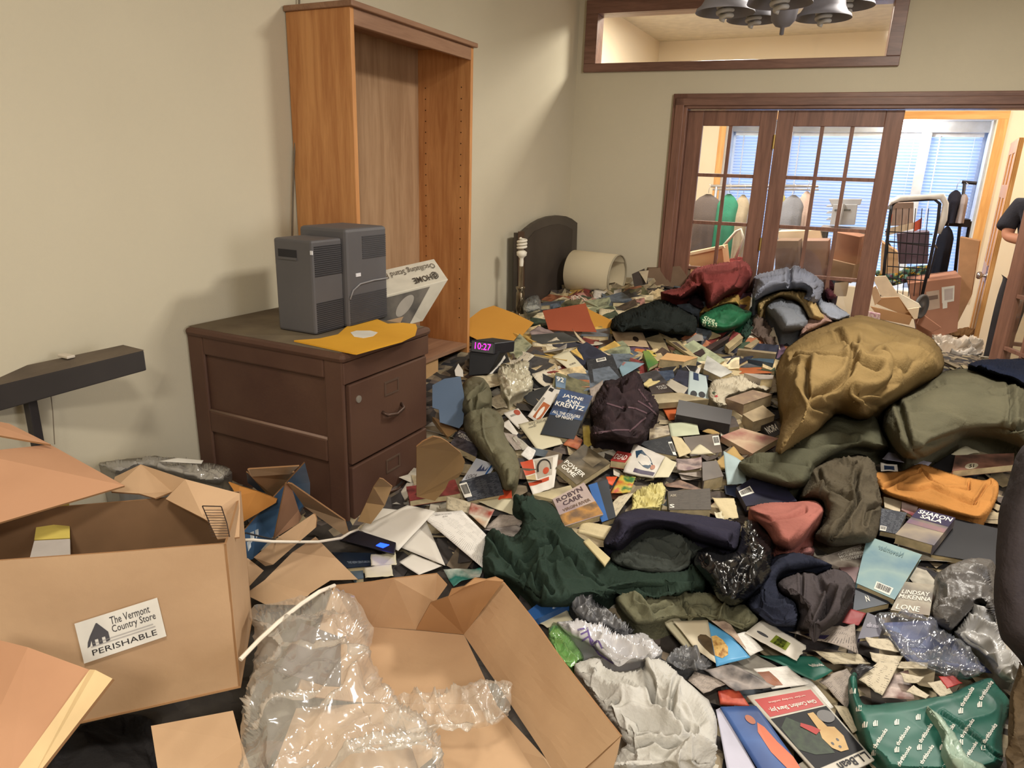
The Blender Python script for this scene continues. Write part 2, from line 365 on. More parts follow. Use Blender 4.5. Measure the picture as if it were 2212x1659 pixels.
def POLY(fr,v,m,label,name,cat,tilt=.12,lay=.015,t=.002,depth=None,wob=0,group=None,parent=None):
    """flat stiff piece (folder, envelope, board) of any outline with real thickness"""
    P=pts(fr,*v); 
    if parent is None: occ(P)
    Q,c,n=plane_quad(P,tilt,lay,depth)
    if n@(C-c)<0: n=-n
    k=len(Q); V=np.vstack([Q,Q-n*t]); Fc=[tuple(range(k)),tuple(range(2*k-1,k-1,-1))]+[(i,k+i,k+(i+1)%k,(i+1)%k) for i in range(k)]
    o=mobj(name,V,Fc,m,parent,uv=[(0,0)]*len(V))
    bm=bmesh.new(); bm.from_mesh(o.data); bmesh.ops.triangulate(bm,faces=[f for f in bm.faces if len(f.verts)>4]); bmesh.ops.recalc_face_normals(bm,faces=bm.faces); bm.to_mesh(o.data); bm.free()
    if parent is None: tagit(o,label,cat,group)
    return o
def seg_dist(X,Y,poly,closed=True):
    d=np.full(X.shape,1e9); n=len(poly)
    for i in range(n if closed else n-1):
        ax,ay=poly[i];bx,by=poly[(i+1)%n]; l2=(bx-ax)**2+(by-ay)**2+1e-9
        t=np.clip(((X-ax)*(bx-ax)+(Y-ay)*(by-ay))/l2,0,1); d=np.minimum(d,np.hypot(X-ax-t*(bx-ax),Y-ay-t*(by-ay)))
    return d
def inside(X,Y,poly):
    r=np.zeros(np.shape(X),bool); n=len(poly)
    for i in range(n):
        ax,ay=poly[i];bx,by=poly[(i+1)%n]
        c=((ay>Y)!=(by>Y))&(X<(bx-ax)*(Y-ay)/((by-ay) if by!=ay else 1e-9)+ax); r^=c
    return r
def smoothpoly(P,it=2):
    P=[np.array(p,float) for p in P]
    for _ in range(it):
        N=[]
        for i in range(len(P)):
            a,b=P[i],P[(i+1)%len(P)]; N+= [a*.8+b*.2,a*.2+b*.8]
        P=N
    return P
def MOUND(name,fr,v,Hh,m,label,cat,R=28,e0=.015,fold=.018,wl=.09,dirn=0.0,aniso=2.5,creases=(),ridges=(),dens=5200,sm=2,lift=0,seed=None,group=None,parent=None,crum=.3,sharp=1.0,skirt=True,base=None,depth=None,puff=None):
    """soft heaped thing (garment, bag, bedding): rounded body with folds, resting on the pile"""
    P=pts(fr,*v); 
    if parent is None: occ(P)
    P=smoothpoly(P,sm); 
    per=sum(np.linalg.norm(P[i]-P[(i+1)%len(P)]) for i in range(len(P)))
    A=abs(sum(P[i][0]*P[(i+1)%len(P)][1]-P[(i+1)%len(P)][0]*P[i][1] for i in range(len(P))))/2
    s=max(1.6,math.sqrt(A/dens))
    B=[]
    for i in range(len(P)):
        a,b=P[i],P[(i+1)%len(P)]; k=max(1,int(round(np.linalg.norm(b-a)/s)))
        for j in range(k): B.append(a+(b-a)*j/k)
    B=[b for i,b in enumerate(B) if np.linalg.norm(b-B[i-1])>.25]
    nb=len(B); Ba=np.array(B)
    xs=np.arange(Ba[:,0].min(),Ba[:,0].max(),s);ys=np.arange(Ba[:,1].min(),Ba[:,1].max(),s)
    X,Y=np.meshgrid(xs,ys); X=X.ravel()+RS.uniform(-.25,.25,X.size)*s;Y=Y.ravel()+RS.uniform(-.25,.25,Y.size)*s
    k=inside(X,Y,B); X=X[k];Y=Y[k]; 
    dd=seg_dist(X,Y,P); k=dd>.55*s; X=X[k];Y=Y[k]
    co=[Vector((float(b[0]),float(b[1]))) for b in B]+[Vector((float(a),float(b))) for a,b in zip(X,Y)]
    r=geometry.delaunay_2d_cdt(co,[],[list(range(nb))],1,1e-5)
    V2=np.array([tuple(c) for c in r[0]]); Fc=r[2]
    X,Y=V2[:,0],V2[:,1]; d=seg_dist(X,Y,P); q=np.clip(d/R,0,1); pr=np.sqrt(np.maximum(0,1-(1-q)**2))
    e=lift+e0+Hh*pr
    if depth is None: W=hit(X,Y,e)
    else:
        D=(M.T@np.stack([(X-1106)/F,-(Y-829.5)/F,np.ones_like(X)])).T; W=C+D*(depth-e)[:,None]
    # folds
    seed=len(OCC)+abs(hash(name))%1 if seed is None else seed
    ca,sa=math.cos(dirn),math.sin(dirn)
    a=W[:,0]*ca+W[:,1]*sa; b=-W[:,0]*sa+W[:,1]*ca; z=W[:,2]
    wx=fbm(a/wl*.5+seed*11.3,b/wl*.5+seed*5.1,z/wl*.5,2)*.9; wy=fbm(a/wl*.5+seed*2.3+40,b/wl*.5+seed*9.1,z/wl*.5,2)*.9
    u=a/wl/aniso+wx; w_=b/wl+wy; zz=z/wl*.8
    f1=vnoise(u+seed*17.7,w_+seed*3.3,zz); f2=vnoise(u*2.1+seed*1.7+9,w_*2.1+seed*6.3,zz*2.1)
    f3=fbm(a/wl*3.1+seed,b/wl*3.1+seed*2,z/wl*3.1,2)
    if puff is None: puff=name in ('olive_comforter','tan_duvet','olive_pillow_coat','fleece_jacket')
    if not puff:
        f1=vnoise(u*.8+seed*17.7,w_*.8+seed*3.3,zz*.8)
        disp=fold*1.9*((.3-np.abs(f1)**.7)*1.7+crum*2.2*(.25-np.abs(f2)**.8)+crum*.45*f3)
    else: disp=fold*((np.abs(f1)**(.8*sharp)-.25)*1.7+crum*1.4*(np.abs(f2)-.25)+crum*.25*f3)
    for (cf,cv,dep,wd) in creases:
        cd=seg_dist(X,Y,pts(cf,*cv),False); dep=dep*1.35; disp=disp-dep*np.exp(-(cd/wd)**2)+dep*.35*np.exp(-((cd-wd*1.6)/wd)**2)
    for (cf,cv,dep,wd) in ridges:
        cd=seg_dist(X,Y,pts(cf,*cv),False); disp=disp+dep*np.exp(-(cd/wd)**2)
    N=np.zeros_like(W)
    Fa=[f for f in Fc if len(f)==3]; Fi=np.array(Fa); fn=np.cross(W[Fi[:,1]]-W[Fi[:,0]],W[Fi[:,2]]-W[Fi[:,0]])
    s_=np.sign((fn*(C-W[Fi[:,0]])).sum(1)); fn*=s_[:,None]
    for q_ in range(3): np.add.at(N,Fi[:,q_],fn)
    N/=np.linalg.norm(N,axis=1)[:,None]+1e-12
    N=N*.6+np.array([0,0,.4]); edge=np.clip(d/(R*.35),.25,1)
    W=W+N*(disp*edge)[:,None]
    if s_.mean()<0: Fa=[f[::-1] for f in Fa]
    mb_v=[tuple(p) for p in W]; Fo=[tuple(f) for f in Fa]
    if skirt:
        from collections import Counter
        cnt={}
        for f in Fo:
            for i in range(3):
                e_=(f[i],f[(i+1)%3]); cnt[e_]=1
        be=[e_ for e_ in cnt if (e_[1],e_[0]) not in cnt]
        mp_={}; cen=W.mean(0)
        for a_,b_ in be:
            for t in (a_,b_):
                if t not in mp_:
                    p=W[t].copy()
                    if depth is None: p[:2]+= (cen[:2]-p[:2])*.06; p[2]=float(hf(p[0],p[1]))-.03
                    else:
                        g=(p-C); p=p+g/np.linalg.norm(g)*(abs(e0)*2+.03); p+= (cen-p)*.08
                    mp_[t]=len(mb_v); mb_v.append(tuple(p))
        for a_,b_ in be: Fo.append((b_,a_,mp_[a_],mp_[b_]))
    o=mobj(name,mb_v,Fo,m,parent,True)
    if parent is None: tagit(o,label,cat,group)
    return o
def cloth(name,c,c2=None,rough=.95,weave=True,sheen=.0,scale=6):
    return mat(name,c,rough,c2=c2 or tuple(int(x*.9) for x in c),scale=scale,bump=.3,bscale=110,spec=.1,sheen=sheen)
# thing > panels of cardboard
def panel(name,Q,m,parent,t=.004,crease=0,seed=0,nx=8,ny=8):
    return gridsheet(name,np.array(Q,float),m,parent,t,nx,ny,curl=0,wob=crease,seed=seed,smooth=False)[0]
CARD=mat('cardboard',(190,158,124),.85,c2=(179,147,114),scale=5,bump=.1,bscale=30)
CARDW=mat('warm_cardboard',(182,138,106),.85,c2=(171,128,97),scale=5)
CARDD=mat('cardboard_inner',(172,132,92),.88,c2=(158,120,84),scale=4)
CARDE=mat('cardboard_edge',(150,112,76),.9)
# =================================================================== ROOM
PAINT=mat('wall_paint',(204,195,172),.9,c2=(200,191,168),scale=1.5,bump=.08,bscale=220)
PAINT2=mat('cream_paint',(228,214,190),.9,c2=(224,209,184),scale=1.2)
CEILM=mat('ceiling_paint',(218,208,186),.92)
FLOORM=wood('floor_boards',(120,88,60),(92,64,42),axis='Y')
TRIM=wood('mahogany_trim',(132,98,84),(106,77,66),axis='X',scale=2.5,rough=.35)
TRIMZ=wood('mahogany_stile',(138,100,84),(110,78,66),axis='Z',scale=2.5,rough=.35)
PINE=wood('pine_trim',(226,176,112),(206,150,88),axis='Z',scale=2.2,rough=.4)
PINEX=wood('pine_trim_head',(226,176,112),(206,150,88),axis='X',scale=2.2,rough=.4)
XW=-2.065; A0=np.array([XW,5.10,0.0]); AN=math.radians(4.33); UD=np.array([math.cos(AN),math.sin(AN),0]); ND=np.array([-math.sin(AN),math.cos(AN),0])
def wp(u,z,o=0): return A0+UD*u+ND*o+np.array([0,0,z])
def wbox(mb,u0,u1,z0,z1,o0,o1,m=0):
    return mb.hexa([wp(u0,z0,o0),wp(u1,z0,o0),wp(u1,z0,o1),wp(u0,z0,o1),wp(u0,z1,o0),wp(u1,z1,o0),wp(u1,z1,o1),wp(u0,z1,o1)],m)
CZ=2.95
struct(MB().box((-2.6,-2.6,-.1),(3.3,8.6,0)).build('floor',FLOORM))
struct(MB().box((-2.6,-2.6,CZ),(3.3,8.6,CZ+.1)).build('ceiling',CEILM))
struct(MB().box((XW-.12,-2.5,0),(XW,5.12,CZ)).build('wall_left',PAINT))
struct(MB().box((3.1,-2.5,0),(3.22,5.6,CZ)).build('wall_right',PAINT))
struct(MB().box((XW,-2.6,0),(3.2,-2.48,CZ)).build('wall_back',PAINT))
w=MB()
wbox(w,0,.80,0,CZ,0,.12); wbox(w,.80,3.53,2.05,2.31,0,.12); wbox(w,.80,2.03,2.68,CZ,0,.12); wbox(w,2.03,3.53,2.31,CZ,0,.12); wbox(w,3.53,5.3,0,CZ,0,.12)
w2=MB()
wbox(w2,0,.12,0,CZ,0,.12); wbox(w2,.12,.80,0,2.31,0,.12); wbox(w2,.12,.8,2.68,CZ,0,.12)
wbox(w2,.80,3.53,2.05,2.31,0,.12); wbox(w2,.8,2.03,2.68,CZ,0,.12); wbox(w2,2.03,3.53,2.31,CZ,0,.12); wbox(w2,3.53,5.3,0,CZ,0,.12)
struct(w2.build('wall_far',PAINT))
# door casing and transom frame
t=MB(); wbox(t,.72,.82,0,2.128,-.022,0); wbox(t,.74,.80,0,2.10,-.034,-.022); wbox(t,.79,.825,0,2.04,-.03,.12)
struct(t.build('trim_1',TRIMZ,bevel=.004))
t=MB(); wbox(t,.72,3.62,2.03,2.128,-.022,0); wbox(t,.74,3.6,2.05,2.10,-.034,-.022); wbox(t,.8,3.53,2.03,2.05,-.02,.12)
struct(t.build('trim_2',TRIM,bevel=.004))
t=MB(); wbox(t,3.52,3.62,0,2.03,-.022,0); wbox(t,3.505,3.53,0,2.04,-.03,.12)
struct(t.build('trim_3',TRIMZ,bevel=.004))
wf=root('window_1',wp(1.05,2.27,-.03),None,None,kind='structure'); wf['kind']='structure'
t=MB(); wbox(t,.058,2.08,2.276,2.333,-.025,.01); wbox(t,.058,2.08,2.652,2.74,-.025,.01); wbox(t,.058,.145,2.333,2.652,-.025,.01); wbox(t,2.0,2.08,2.333,2.652,-.025,.01)
wbox(t,.11,.145,2.333,2.652,.01,.13); wbox(t,2.0,2.04,2.333,2.652,.01,.13); wbox(t,.11,2.04,2.31,2.333,.01,.13); wbox(t,.11,2.04,2.652,2.68,.01,.13)
t.build('window_frame',TRIM,wf,bevel=.003)
GL=glassmat('window_glass',(250,250,248),.06)
wbox(MB(),.14,2.01,2.33,2.66,.05,.054).build('pane',GL,wf)
def leafdoor(name,O,D,N,w,cols,zt=2.025,st=.105,z0=.02,hw=None):
    """glazed door leaf; O hinge foot, D along, N thickness dir"""
    r=root(name,O+D*w/2,None,None,kind='structure')
    def bx(mb,a,b,c,d,o0=0,o1=.036):
        P=[O+D*u+N*o+np.array([0,0,z]) for z in (c,d) for (u,o) in ((a,o0),(b,o0),(b,o1),(a,o1))]; mb.hexa(P)
    f=MB(); bx(f,0,st,z0,zt); bx(f,w-st,w,z0,zt); bx(f,st,w-st,1.925,zt); bx(f,st,w-st,z0,.29)
    f.build('door_frame',TRIMZ,r,bevel=.003)
    g=MB(); mw=.024
    for i in range(1,cols): 
        u=st+(w-2*st)*i/cols; bx(g,u-mw/2,u+mw/2,.29,1.925,.006,.03)
    for k in range(1,5):
        z=1.925-.327*k; bx(g,st,w-st,z-mw/2,z+mw/2,.005,.031)
    g.build('muntins',TRIMZ,r,bevel=.002)
    p=MB(); bx(p,st,w-st,.29,1.925,.016,.019); p.build('pane',GL,r)
    return r,bx
leafdoor('door_1',wp(.826,0,.03),UD,ND,.584,2)
d2,_=leafdoor('door_2',wp(1.415,0,.03),UD,ND,.752,3)
hd=math.radians(22); leafdoor('door_3',wp(2.90,0,-.02),np.array([math.sin(hd),-math.cos(hd),0]),np.array([math.cos(hd),math.sin(hd),0]),.75,3,st=.12)
leafdoor('door_4',wp(2.925,0,.03),UD,ND,.584,2)
h=MB(); 
for z in (1.78,1.1,.35): h.tube([wp(1.412,z,.02),wp(1.412,z+.09,.02)],.008)
h.build('hinge',mat('brass',(176,150,90),.35,metal=.9),d2)
# ---- next room
struct(MB().box((-2.42,5.2,0),(-2.3,8.5,CZ)).build('wall_next_left',PAINT2))
struct(MB().box((1.9,5.7,0),(2.02,8.5,CZ)).build('wall_next_right',PAINT2))
BX0,BX1,BZ0,BZ1=-1.50,.90,.55,2.17; WY=8.0
m=MB(); m.box((-2.3,WY,0),(BX0,WY+.1,CZ)).box((BX1,WY,0),(1.9,WY+.1,CZ)).box((BX0,WY,0),(BX1,WY+.1,BZ0)).box((BX0,WY,BZ1),(BX1,WY+.1,CZ))
struct(m.build('wall_next_far',PAINT2))
m=MB(); m.box((BX0-.07,WY-.02,BZ1),(BX1+.08,WY,BZ1+.07)); struct(m.build('trim_4',PINEX,bevel=.003))
m=MB(); m.box((BX1,WY-.02,BZ0-.05),(BX1+.08,WY,BZ1)).box((BX0-.07,WY-.02,BZ0-.05),(BX0,WY,BZ1)); struct(m.build('trim_5',PINE,bevel=.003))
RV=mat('white_reveal',(216,224,236),.6)
m=MB(); m.box((BX1-.02,WY+.1,BZ0),(BX1,WY+.42,BZ1)).box((BX0,WY+.1,BZ0),(BX0+.02,WY+.42,BZ1)).box((BX0,WY+.1,BZ1),(BX1,WY+.42,BZ1+.02)).box((BX0,WY+.1,BZ0-.02),(BX1,WY+.42,BZ0))
struct(m.build('trim_6',RV))
WN=3; WB_=[(BX0+.02,-.91),(-.91,.37),(.37,BX1-.02)]
SLAT=mat('blind_slat',(222,228,238),.6)
def translucent_slat():
    m=bpy.data.materials.new('vinyl_slat'); m.use_nodes=True; nt=m.node_tree; nt.nodes.remove(nt.nodes['Principled BSDF']); o=nt.nodes['Material Output']
    a=nt.nodes.new('ShaderNodeBsdfDiffuse'); b=nt.nodes.new('ShaderNodeBsdfTranslucent'); x=nt.nodes.new('ShaderNodeMixShader'); x.inputs[0].default_value=.45
    a.inputs[0].default_value=lin((218,226,240))+(1,); b.inputs[0].default_value=lin((205,220,246))+(1,)
    nt.links.new(a.outputs[0],x.inputs[1]); nt.links.new(b.outputs[0],x.inputs[2]); nt.links.new(x.outputs[0],o.inputs[0]); return m
VS=translucent_slat()
for i in range(WN):
    a,b=WB_[i]; ww=b-a; r=root('window_%d'%(i+2),(a+ww/2,WY+.4,BZ0),None,None,kind='structure')
    f=MB(); f.box((a,WY+.36,BZ0),(a+.05,WY+.42,BZ1)).box((b-.05,WY+.36,BZ0),(b,WY+.42,BZ1)).box((a+.05,WY+.36,BZ0),(b-.05,WY+.42,BZ0+.05)).box((a+.05,WY+.36,BZ1-.09),(b-.05,WY+.42,BZ1)).box((a+.05,WY+.37,1.32),(b-.05,WY+.41,1.36))
    f.build('window_frame',RV,r,bevel=.004); MB().box((a+.05,WY+.39,BZ0+.05),(b-.05,WY+.394,BZ1-.09)).build('pane',GL,r)
    wb=root('window_blind',(a+ww/2,WY+.33,BZ0+.06),['white slatted blind over the left window of the far room','white slatted blind over the middle window of the far room','white slatted blind over the right window, behind the wire cart'][i],'blind','blinds in the far room')
    s=MB(); z=BZ1-.16
    while z>BZ0+.1:
        s.add([(a+.035,WY+.318,z+.0165),(b-.035,WY+.318,z+.0165),(b-.035,WY+.308,z+.003),(a+.035,WY+.308,z+.003),(b-.035,WY+.333,z-.0165),(a+.035,WY+.333,z-.0165)],[(0,1,2,3),(3,2,4,5)]); z-.0; z-=.0305
    so=s.build('slats',VS,wb)
    MB().box((a+.03,WY+.30,BZ1-.14),(b-.03,WY+.345,BZ1-.10)).build('headrail',SLAT,wb)
    MB().box((a+.03,WY+.31,BZ0+.06),(b-.03,WY+.34,BZ0+.085)).build('bottom_rail',SLAT,wb)
    MB().tube([(a+.12,WY+.295,BZ1-.13),(a+.13,WY+.29,BZ1-1.0)],.006,8).build('wand',SLAT,wb)
    MB().tube([(b-.1,WY+.3,BZ1-.13),(b-.1,WY+.3,1.2)],.0025,6).build('cord',SLAT,wb)
for k_,x_ in enumerate((-.91,.37)): struct(MB().box((x_-.045,WY+.27,BZ0),(x_+.045,WY+.42,BZ1)).build('trim_%d'%(7+k_),RV,bevel=.003))
struct(MB().box((BX0+.02,WY+.26,BZ1-.10),(BX1-.02,WY+.30,BZ1)).build('trim_9',RV,bevel=.003))
# pine door standing ajar
dr=root('door_5',(.9,6.9,.02),None,None,kind='structure')
P0=np.array([.875,6.42,0]);P1=np.array([.935,7.22,0]); Dd=(P1-P0); dw=np.linalg.norm(Dd); Dd/=dw; Nn=np.array([Dd[1],-Dd[0],0])
def dbx(mb,a,b,c,d,o0,o1): mb.hexa([P0+Dd*u+Nn*o+np.array([0,0,z]) for z in (c,d) for (u,o) in ((a,o0),(b,o0),(b,o1),(a,o1))])
m=MB(); dbx(m,0,dw,.02,1.93,.008,.034)
for (a,b) in ((0,.11),(dw/2-.05,dw/2+.05),(dw-.11,dw)): dbx(m,a,b,.02,1.93,0,.008)
for (c,d) in ((.02,.22),(.85,.98),(1.5,1.6),(1.83,1.93)): 
    dbx(m,.11,dw/2-.05,c,d,0,.008); dbx(m,dw/2+.05,dw-.11,c,d,0,.008)
m.build('door_panel',PINE,dr,bevel=.003)
kp=P0+Dd*.07+np.array([0,0,.92]); MB().lathe(kp,[(0.03,0),(.03,.004),(.012,.006),(.012,.03),(.027,.04),(.03,.055),(.02,.068),(0,.07)],16,axis=-Nn).build('door_knob',mat('steel',(190,190,195),.3,metal=.9),dr,True)
# =================================================================== FURNITURE
OAK=wood('orange_oak',(204,148,94),(176,118,70),axis='Z',scale=2.6,rough=.45)
OAKB=wood('oak_back',(172,140,108),(150,118,88),axis='Z',scale=2.6,rough=.5)
OAKY=wood('oak_cap',(160,124,98),(136,102,80),axis='Y',scale=2.6,rough=.5)
bc=root('bookcase',(-1.91,2.63,0),'tall orange oak bookcase with an empty bay, against the left wall behind the cabinet','bookcase')
bx0,bx1,by0,by1,bt=XW+.004,-1.76,2.187,3.07,2.14
MB().box((bx0,by0,0),(bx1,by0+.022,bt-.02)).build('side_panel',OAK,bc,bevel=.002)
MB().box((bx0,by1-.022,0),(bx1,by1,bt-.02)).build('side_panel',OAK,bc,bevel=.002)
MB().box((bx0,by0+.022,0),(bx0+.008,by1-.022,bt-.02)).build('back_panel',OAKB,bc)
MB().box((bx0,by0-.012,bt-.02),(bx1+.018,by1+.012,bt)).build('top_panel',OAKY,bc,bevel=.004)
MB().box((bx1-.018,by0+.022,bt-.075),(bx1,by1-.022,bt-.02)).build('top_rail',OAKY,bc,bevel=.002)
for z in (.70,.38): MB().box((bx0+.01,by0+.022,z),(bx1-.004,by1-.022,z+.02)).build('shelf',OAKY,bc)
MB().box((bx1-.02,by0+.022,0),(bx1,by1-.022,.1)).build('kick_board',OAKY,bc)
hp=MB()
for z in np.arange(.85,2.0,.05):
    hp.lathe((bx1-.05,by1-.0225,z),[(.003,0),(.003,.001),(0,.001)],8,axis=(0,-1,0)); hp.lathe((bx0+.05,by1-.0225,z),[(.003,0),(.003,.001),(0,.001)],8,axis=(0,-1,0))
hp.build('shelf_pin_holes',mat('dark_hole',(70,44,24),.9),bc)
BAY=mat('pale_board',(196,158,112),.7,c2=(182,144,98),scale=3)
MB().box((bx0+.02,2.60,.405),(bx1-.02,2.80,.695)).build('wooden_box',BAY,None,bevel=.002); tagit(bpy.data.objects['wooden_box'],'pale wooden box standing in the lowest open bay of the bookcase','box')
# filing cabinet
DW=mat('dusty_brown_paint',(92,66,52),.6,c2=(78,52,42),scale=3,bump=.05,bscale=90,spec=.35)
DT=mat('dusty_cabinet_top',(118,106,86),.95,c2=(98,86,70),scale=5)
cb=root('filing_cabinet',(-1.71,1.85,0),'dark brown wooden filing cabinet with dusty top, holding the grey purifier','cabinet')
cx0,cx1,cy0,cy1,ct=XW+.006,-1.375,1.617,2.09,1.03
body=MB().box((cx0,cy0+.012,.02),(cx1-.012,cy1,ct-.02)); body.build('carcass',DW,cb)
sd=MB()
def sbox(a,b,c,d,o): sd.box((a,cy0+.012-o,c),(b,cy0+.012,d))
sbox(cx0,cx0+.075,.02,ct-.02,.014); sbox(cx1-.075,cx1,.02,ct-.02,.014)
for c,d in ((.94,1.01),(.655,.735),(.36,.44),(.02,.12)): sbox(cx0+.075,cx1-.075,c,d,.014)
sd.build('side_frame',DW,cb,bevel=.006)
mo=MB(); mo.tube([(cx0+.075,cy0+.006,.735),(cx1-.075,cy0+.006,.735)],.006,8).build('panel_moulding',mat('worn_moulding',(142,116,100),.6),cb,True)
tp=MB().box((cx0,cy0-.012,ct-.03),(cx1+.012,cy1+.01,ct)); tp.build('top_panel',DW,cb,bevel=.014)
MB().box((cx0+.004,cy0+.006,ct),(cx1-.012,cy1-.006,ct+.0012)).build('dust_layer',DT,cb)
df=MB().box((cx1-.012,cy0,.93),(cx1+.004,cy1,ct-.03)); df.build('top_rail',DW,cb,bevel=.003)
for k,(c,d) in enumerate(((.655,.925),(.37,.645),(.08,.36))):
    dr_=MB().box((cx1-.012,cy0+.02,c),(cx1+.008,cy1-.02,d)).build('drawer',DW,cb,bevel=.004)
    zc=(c+d)/2; yc=(cy0+cy1)/2
    MB().tube([(cx1+.008,yc-.055,zc),(cx1+.026,yc-.045,zc-.012),(cx1+.03,yc,zc-.02),(cx1+.026,yc+.045,zc-.012),(cx1+.008,yc+.055,zc)],.006,8).build('handle',mat('dark_metal',(84,64,54),.45,metal=.5),dr_,True)
    lf=MB(); a,b,e,f=yc-.04,yc+.04,zc+.05,zc+.1
    lf.box((cx1+.008,a,e),(cx1+.011,b,e+.006)).box((cx1+.008,a,f-.006),(cx1+.011,b,f)).box((cx1+.008,a,e+.006),(cx1+.011,a+.006,f-.006)).box((cx1+.008,b-.006,e+.006),(cx1+.011,b,f-.006))
    lf.build('label_holder',mat('dark_metal2',(104,84,72),.5,metal=.3),dr_)
MB().lathe((cx1+.008,cy0+.06,.87),[(.012,0),(.012,.004),(0,.005)],16,axis=(1,0,0)).build('lock',mat('lock_metal',(176,170,160),.4,metal=.6),cb)
# air purifier
PG=mat('grey_plastic',(92,90,92),.55,c2=(84,82,84),scale=3,spec=.4); PD=mat('vent_dark',(44,43,46),.7)
ap=root('air_purifier',(-1.66,1.93,ct),'charcoal grey plastic air purifier standing on the brown cabinet','air purifier')
zt=ct+.345; Z0=ct+.003
MB().box((-1.765,1.755,Z0),(-1.60,1.905,zt-.03)).build('front_body',PG,ap,bevel=.008)
MB().box((-1.79,1.905,Z0),(-1.582,2.135,zt)).build('rear_body',PG,ap,bevel=.012)
MB().box((-1.782,1.78,Z0),(-1.765,1.90,zt-.085)).build('filter_door',PG,ap,bevel=.003)
v=MB()
for k in range(15):
    z=zt-.05-k*.0068; v.box((-1.601,1.765,z-.003),(-1.5975,1.9,z)); 
v.build('upper_front_vent',PD,ap); v=MB()
for k in range(15):
    z=Z0+.01+k*.0068; v.box((-1.601,1.765,z-.003),(-1.5975,1.9,z))
v.build('lower_front_vent',PD,ap)
v=MB()
for k in range(16):
    z=Z0+.01+k*.0068; v.box((-1.583,1.915,z-.003),(-1.5795,2.125,z))
v.build('lower_rear_vent',mat('vent_grey',(66,65,68),.7),ap); v=MB()
for k in range(12):
    z=zt-.03-k*.0068; v.box((-1.583,1.99,z-.003),(-1.5795,2.125,z))
v.build('upper_rear_vent',mat('vent_grey',(66,65,68),.7),ap)
MB().tube([(-1.579,1.912,Z0+.10),(-1.579,1.93,Z0+.13),(-1.579,1.97,Z0+.148),(-1.579,2.05,Z0+.152),(-1.579,2.13,Z0+.15)],.003,6).build('arc_trim',mat('light_trim',(140,138,140),.4),ap,True)
hb=MB(); hb.box((-1.745,1.7535,zt-.09),(-1.665,1.756,zt-.065)); hb.build('handle_slot',PD,ap); MB().box((-1.745,1.751,zt-.098),(-1.665,1.756,zt-.09)).build('handle_lip',PG,ap)
MB().box((-1.582,1.95,Z0+.175),(-1.579,1.975,Z0+.187)).build('badge',mat('badge_white',(225,225,230),.5),ap)
MB().box((-1.605,1.752,zt-.075),(-1.596,1.756,zt-.062)).build('sticker',mat('badge_white',(225,225,230),.5),ap)
# yellow envelope on the cabinet
YE=mat('manila_yellow',(228,170,52),.7,c2=(216,158,46),scale=4)
def flatz(name,P,z,t,m,parent=None,label=None,cat=None):
    V=[atz(px,py,z) for px,py in P]; k=len(V); V=[tuple(v) for v in V]+[tuple(v-np.array([0,0,t])) for v in V]
    o=mobj(name,V,[tuple(range(k)),tuple(range(2*k-1,k-1,-1))]+[(i,k+i,k+(i+1)%k,(i+1)%k) for i in range(k)],m,parent)
    bm=bmesh.new(); bm.from_mesh(o.data); bmesh.ops.triangulate(bm,faces=[f for f in bm.faces if len(f.verts)>4]); bmesh.ops.recalc_face_normals(bm,faces=bm.faces); bm.to_mesh(o.data); bm.free()
    if label: tagit(o,label,cat)
    return o
ev=root('padded_envelope',atz(770,725,ct+.002),'bright yellow torn-open envelope lying on top of the brown cabinet','envelope')
flatz('envelope_body',[(635,735),(690,731),(730,722),(748,706),(770,694),(796,683),(812,688),(838,699),(870,697),(898,700),(901,708),(897,722),(868,736),(770,763),(762,762)],ct+.007,.005,YE,ev)
flatz('address_label',[(757,718),(770,714),(800,714),(816,718),(806,726),(785,730),(765,727)],ct+.008,.0008,mat('label_white',WHITE,.6),ev)
flatz('torn_edge',[(759,694),(770,688),(778,686),(774,692),(763,697)],ct+.009,.001,mat('label_white',WHITE,.6),ev)
# fan carton leaning in the bookcase
def slab8(F4,back,m,name,parent,bevel=0):
    """hexahedron from four front points and a backward vector"""
    F4=np.array(F4); B=F4+np.array(back); return MB().hexa([*F4,*B]).build(name,m,parent,bevel=bevel)
FQ=[atd(827,640,2.62),atd(968,604,2.86),atd(913,694,2.84),atd(800,722,2.62)]
FB=atd(803,589,2.80)-atd(827,640,2.62)
fb=root('fan_carton',np.mean(FQ,0),'white printed carton for a stand fan tipped behind the cabinet in the bookcase','box')
FWm=mat('carton_white',(208,202,186),.7); FGm=mat('carton_photo',(120,114,106),.6,c2=(74,72,70),scale=9)
slab8(FQ,FB,FWm,'carton_body',fb,.002)
qpatch(FQ,(.05,.06,.72,.97),FGm,fb,'photo_panel',off=.002)
qpatch(FQ,(.3,.15,.55,.7),mat('carton_fan',(168,162,152),.6),fb,'fan_picture',off=.003,shape='disc')
qpatch(FQ,(.1,.72,.5,.95),mat('carton_tan',(186,156,122),.6),fb,'tan_band',off=.003)
TQ=[FQ[1],FQ[0],FQ[0]+FB,FQ[1]+FB]
qtext(TQ,'Oscillating Stand Fan',(.06,.58,.94,.88),(92,84,74),fb,off=.003,bold=.0)
qtext(TQ,'@HOME',(.1,.12,.5,.44),(70,64,58),fb,off=.003,bold=.02)
# cord down the wall
MB().tube([atx(*p,XW+.012) for p in ((648,-60),(645,60),(640,250),(634,370),(630,540))],.0035,8).build('cord_tmp',mat('cord_grey',(120,108,92),.6)); bpy.data.objects['cord_tmp'].name='blind_string'
tagit(bpy.data.objects['blind_string'],'thin pale string hanging down the wall beside the bookcase','string')
